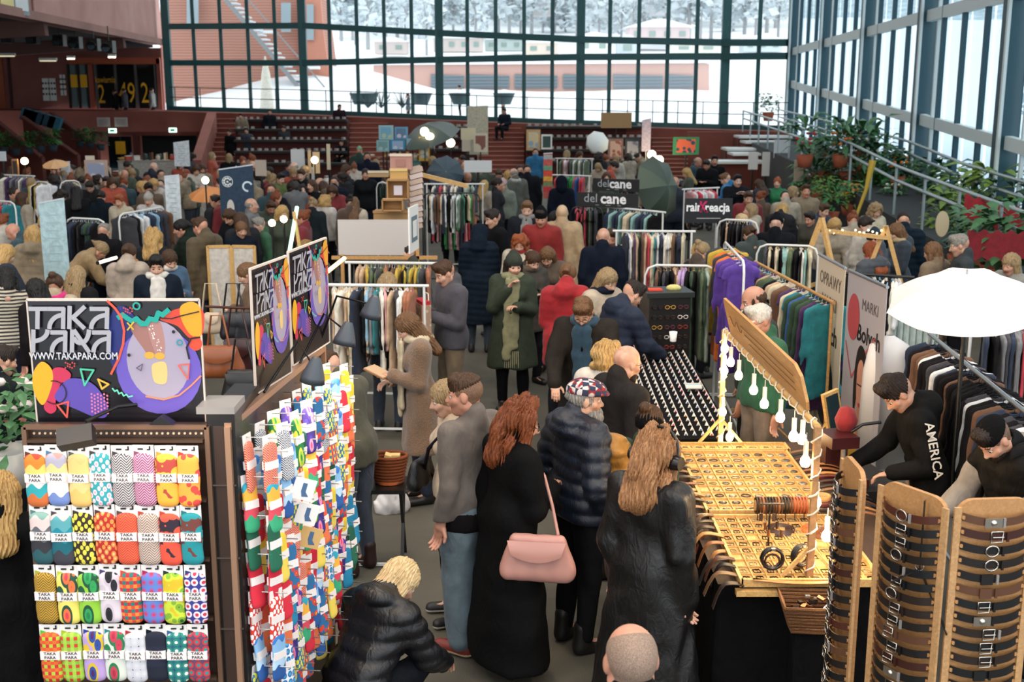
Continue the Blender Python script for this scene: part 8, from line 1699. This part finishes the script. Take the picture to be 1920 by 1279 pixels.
# baskets, stool and bag beside the aisle stand
q = W(700, 905, .62); o = empty('side_table', (q.x, q.y, 0), 0, 'small black folding table holding two baskets', 'table'); M().box((0, 0, .6), (.5, .34, .03)).obj('tabletop', BLM, o)
for s in (-1, 1): M().bar((s*.22, -.14, 0), (s*.22, .14, .6), .025).bar((s*.22, .14, 0), (s*.22, -.14, .6), .025).obj('leg', BLM, o)
M().bar((-.22, -.15, .02), (.3, -.15, .02), .02).obj('foot_bar', WHM, o)
def basket(p, r, h_, c, c2, label, sy=1):
    o = empty('wicker_basket', p, 0, label, 'basket'); m = M()
    for k in range(9): m.tube([(r*(.72 + .28*k/8)*math.cos(t), sy*r*(.72 + .28*k/8)*math.sin(t), h_*k/8 + .008) for t in [2*PI*i/16 for i in range(16)]], h_/13, 5, True)
    m.obj('weave', mat(c, 'weave', .8, col2=c2, scale=3), o); M().cyl((0, 0, 0), (0, 0, .02), r*.7).obj('bottom', mat(c, 'plain'), o); return o
b1 = Vector((q.x - .15, q.y - .02, .62)); o = basket(b1, .125, .17, '#dcd2cc', '#a8988e', 'round white wicker basket with green packets'); M().ball((0, 0, .15), .1, 6, (1, 1, .6)).obj('packets', mat('#4a7a4a', 'speck', .5, col2='#c8d8b0', scale=1), o)
b2 = Vector((q.x + .12, q.y + .02, .62)); o = basket(b2, .14, .2, '#b8602c', '#7a3a1c', 'orange brown wicker basket beside the white one', .7); M().box((-.02, -.02, .16), (.05, .08, .14), rot=Matrix.Rotation(.3, 3, 'Y')).box((.05, 0, .17), (.07, .07, .1)).obj('packets', mat('#d8b878', 'plain'), o)
o = empty('carrier_bag', W(735, 960, 0) , R(10), 'crumpled white carrier bag on the floor behind the side table', 'bag'); v, f = sdf([cap((-.06, 0, .06), (.06, 0, .06), .1, fl=.7, k=.05), cap((0, 0, .1), (0.02, 0, .34), .1, .05, fl=.7, k=.05), cap((-.05, 0, .3), (-.07, 0, .42), .03, k=.04)], .014, folds(.012, 3)); link('bag_body', npmesh('bag_body', [(v, f, 0)], [mat('#d0cccb', 'plain', .5)]), o)
# leather bags hanging between the signs
M().tube([W(385, 575, 1.75), W(470, 578, 1.75)], .012).obj('bag_rail', mat('#4a2a20', 'metal', .4, .4), None, label='thin dark rail right of the front sign carrying leather bags', cat='rail')
for i, (x, y, c, sz, lb) in enumerate(((410, 655, '#8a4a24', (.34, .12, .24), 'chestnut leather satchel hanging right of the front sign'), (446, 640, '#3a1c1c', (.26, .1, .3), 'dark wine leather bag behind the satchel'), (438, 590, '#141216', (.2, .1, .24), 'black leather bag with steel rings on the rail'), (462, 590, '#1a1a20', (.2, .1, .28), 'black drawstring bag at the right end of the rail'), (398, 590, '#b8a48c', (.14, .08, .18), 'small beige pouch at the left of the bag rail'), (455, 700, '#1c1a18', (.3, .12, .28), 'black leather bag low behind the angled sign'))):
    p = W(x, y, 1.45 - .12*(i in (0, 1)) - .3*(i == 5)); bag(p, R(5), sz, c, lb, [p + Vector((-.1, 0, 0)), p + Vector((-.05, 0, .3)), p + Vector((.05, 0, .3)), p + Vector((.1, 0, 0))])
# small bright lamps of the market
for i, (x, y, Y, e, lb) in enumerate(((385, 338, 21, 30, 'bright bare bulb beside the orange parasol'), (46, 302, 27, 14, 'glowing round lamp on the far left market'), (510, 418, 15, 24, 'left glowing bulb by the easel'), (532, 411, 15, 24, 'right glowing bulb by the easel'), (1222, 290, 37, 40, 'blazing warm lamp before the right brick stair'), (1236, 300, 37, 40, 'second blazing warm lamp just below it'), (796, 247, 35.5, 10, 'upper white ball lamp under the dark umbrella'), (806, 257, 35.5, 10, 'lower white ball lamp under the dark umbrella'), (845, 268, 36, 10, 'small round lamp over the second benches'), (590, 300, 28, 14, 'small yellow lamp on the pale board'))):
    o = empty('market_lamp', V(x, y, Y), 0, lb, 'lamp'); rr = .045*Y/15 if Y < 30 else .13; M().ball((0, 0, 0), rr, 6).obj('bulb', mat('#ffe2ae', 'glow', emit=e), o); M().cyl((0, 0, -rr), (0, 0, -1.0), .015, n=5).obj('stem', BLM, o)
# cloth belts, dark storage table and bags at the lower edge
M().box((0, 0, 0), (.05, .02, .3), rot=Matrix.Rotation(.25, 3, 'Y')).obj('leather_offcut', mat('#b08a50', 'plain', .5), None, W(1342, 1165, .5), label='tan leather tag hanging on the side of the black table cloth', cat='leather')
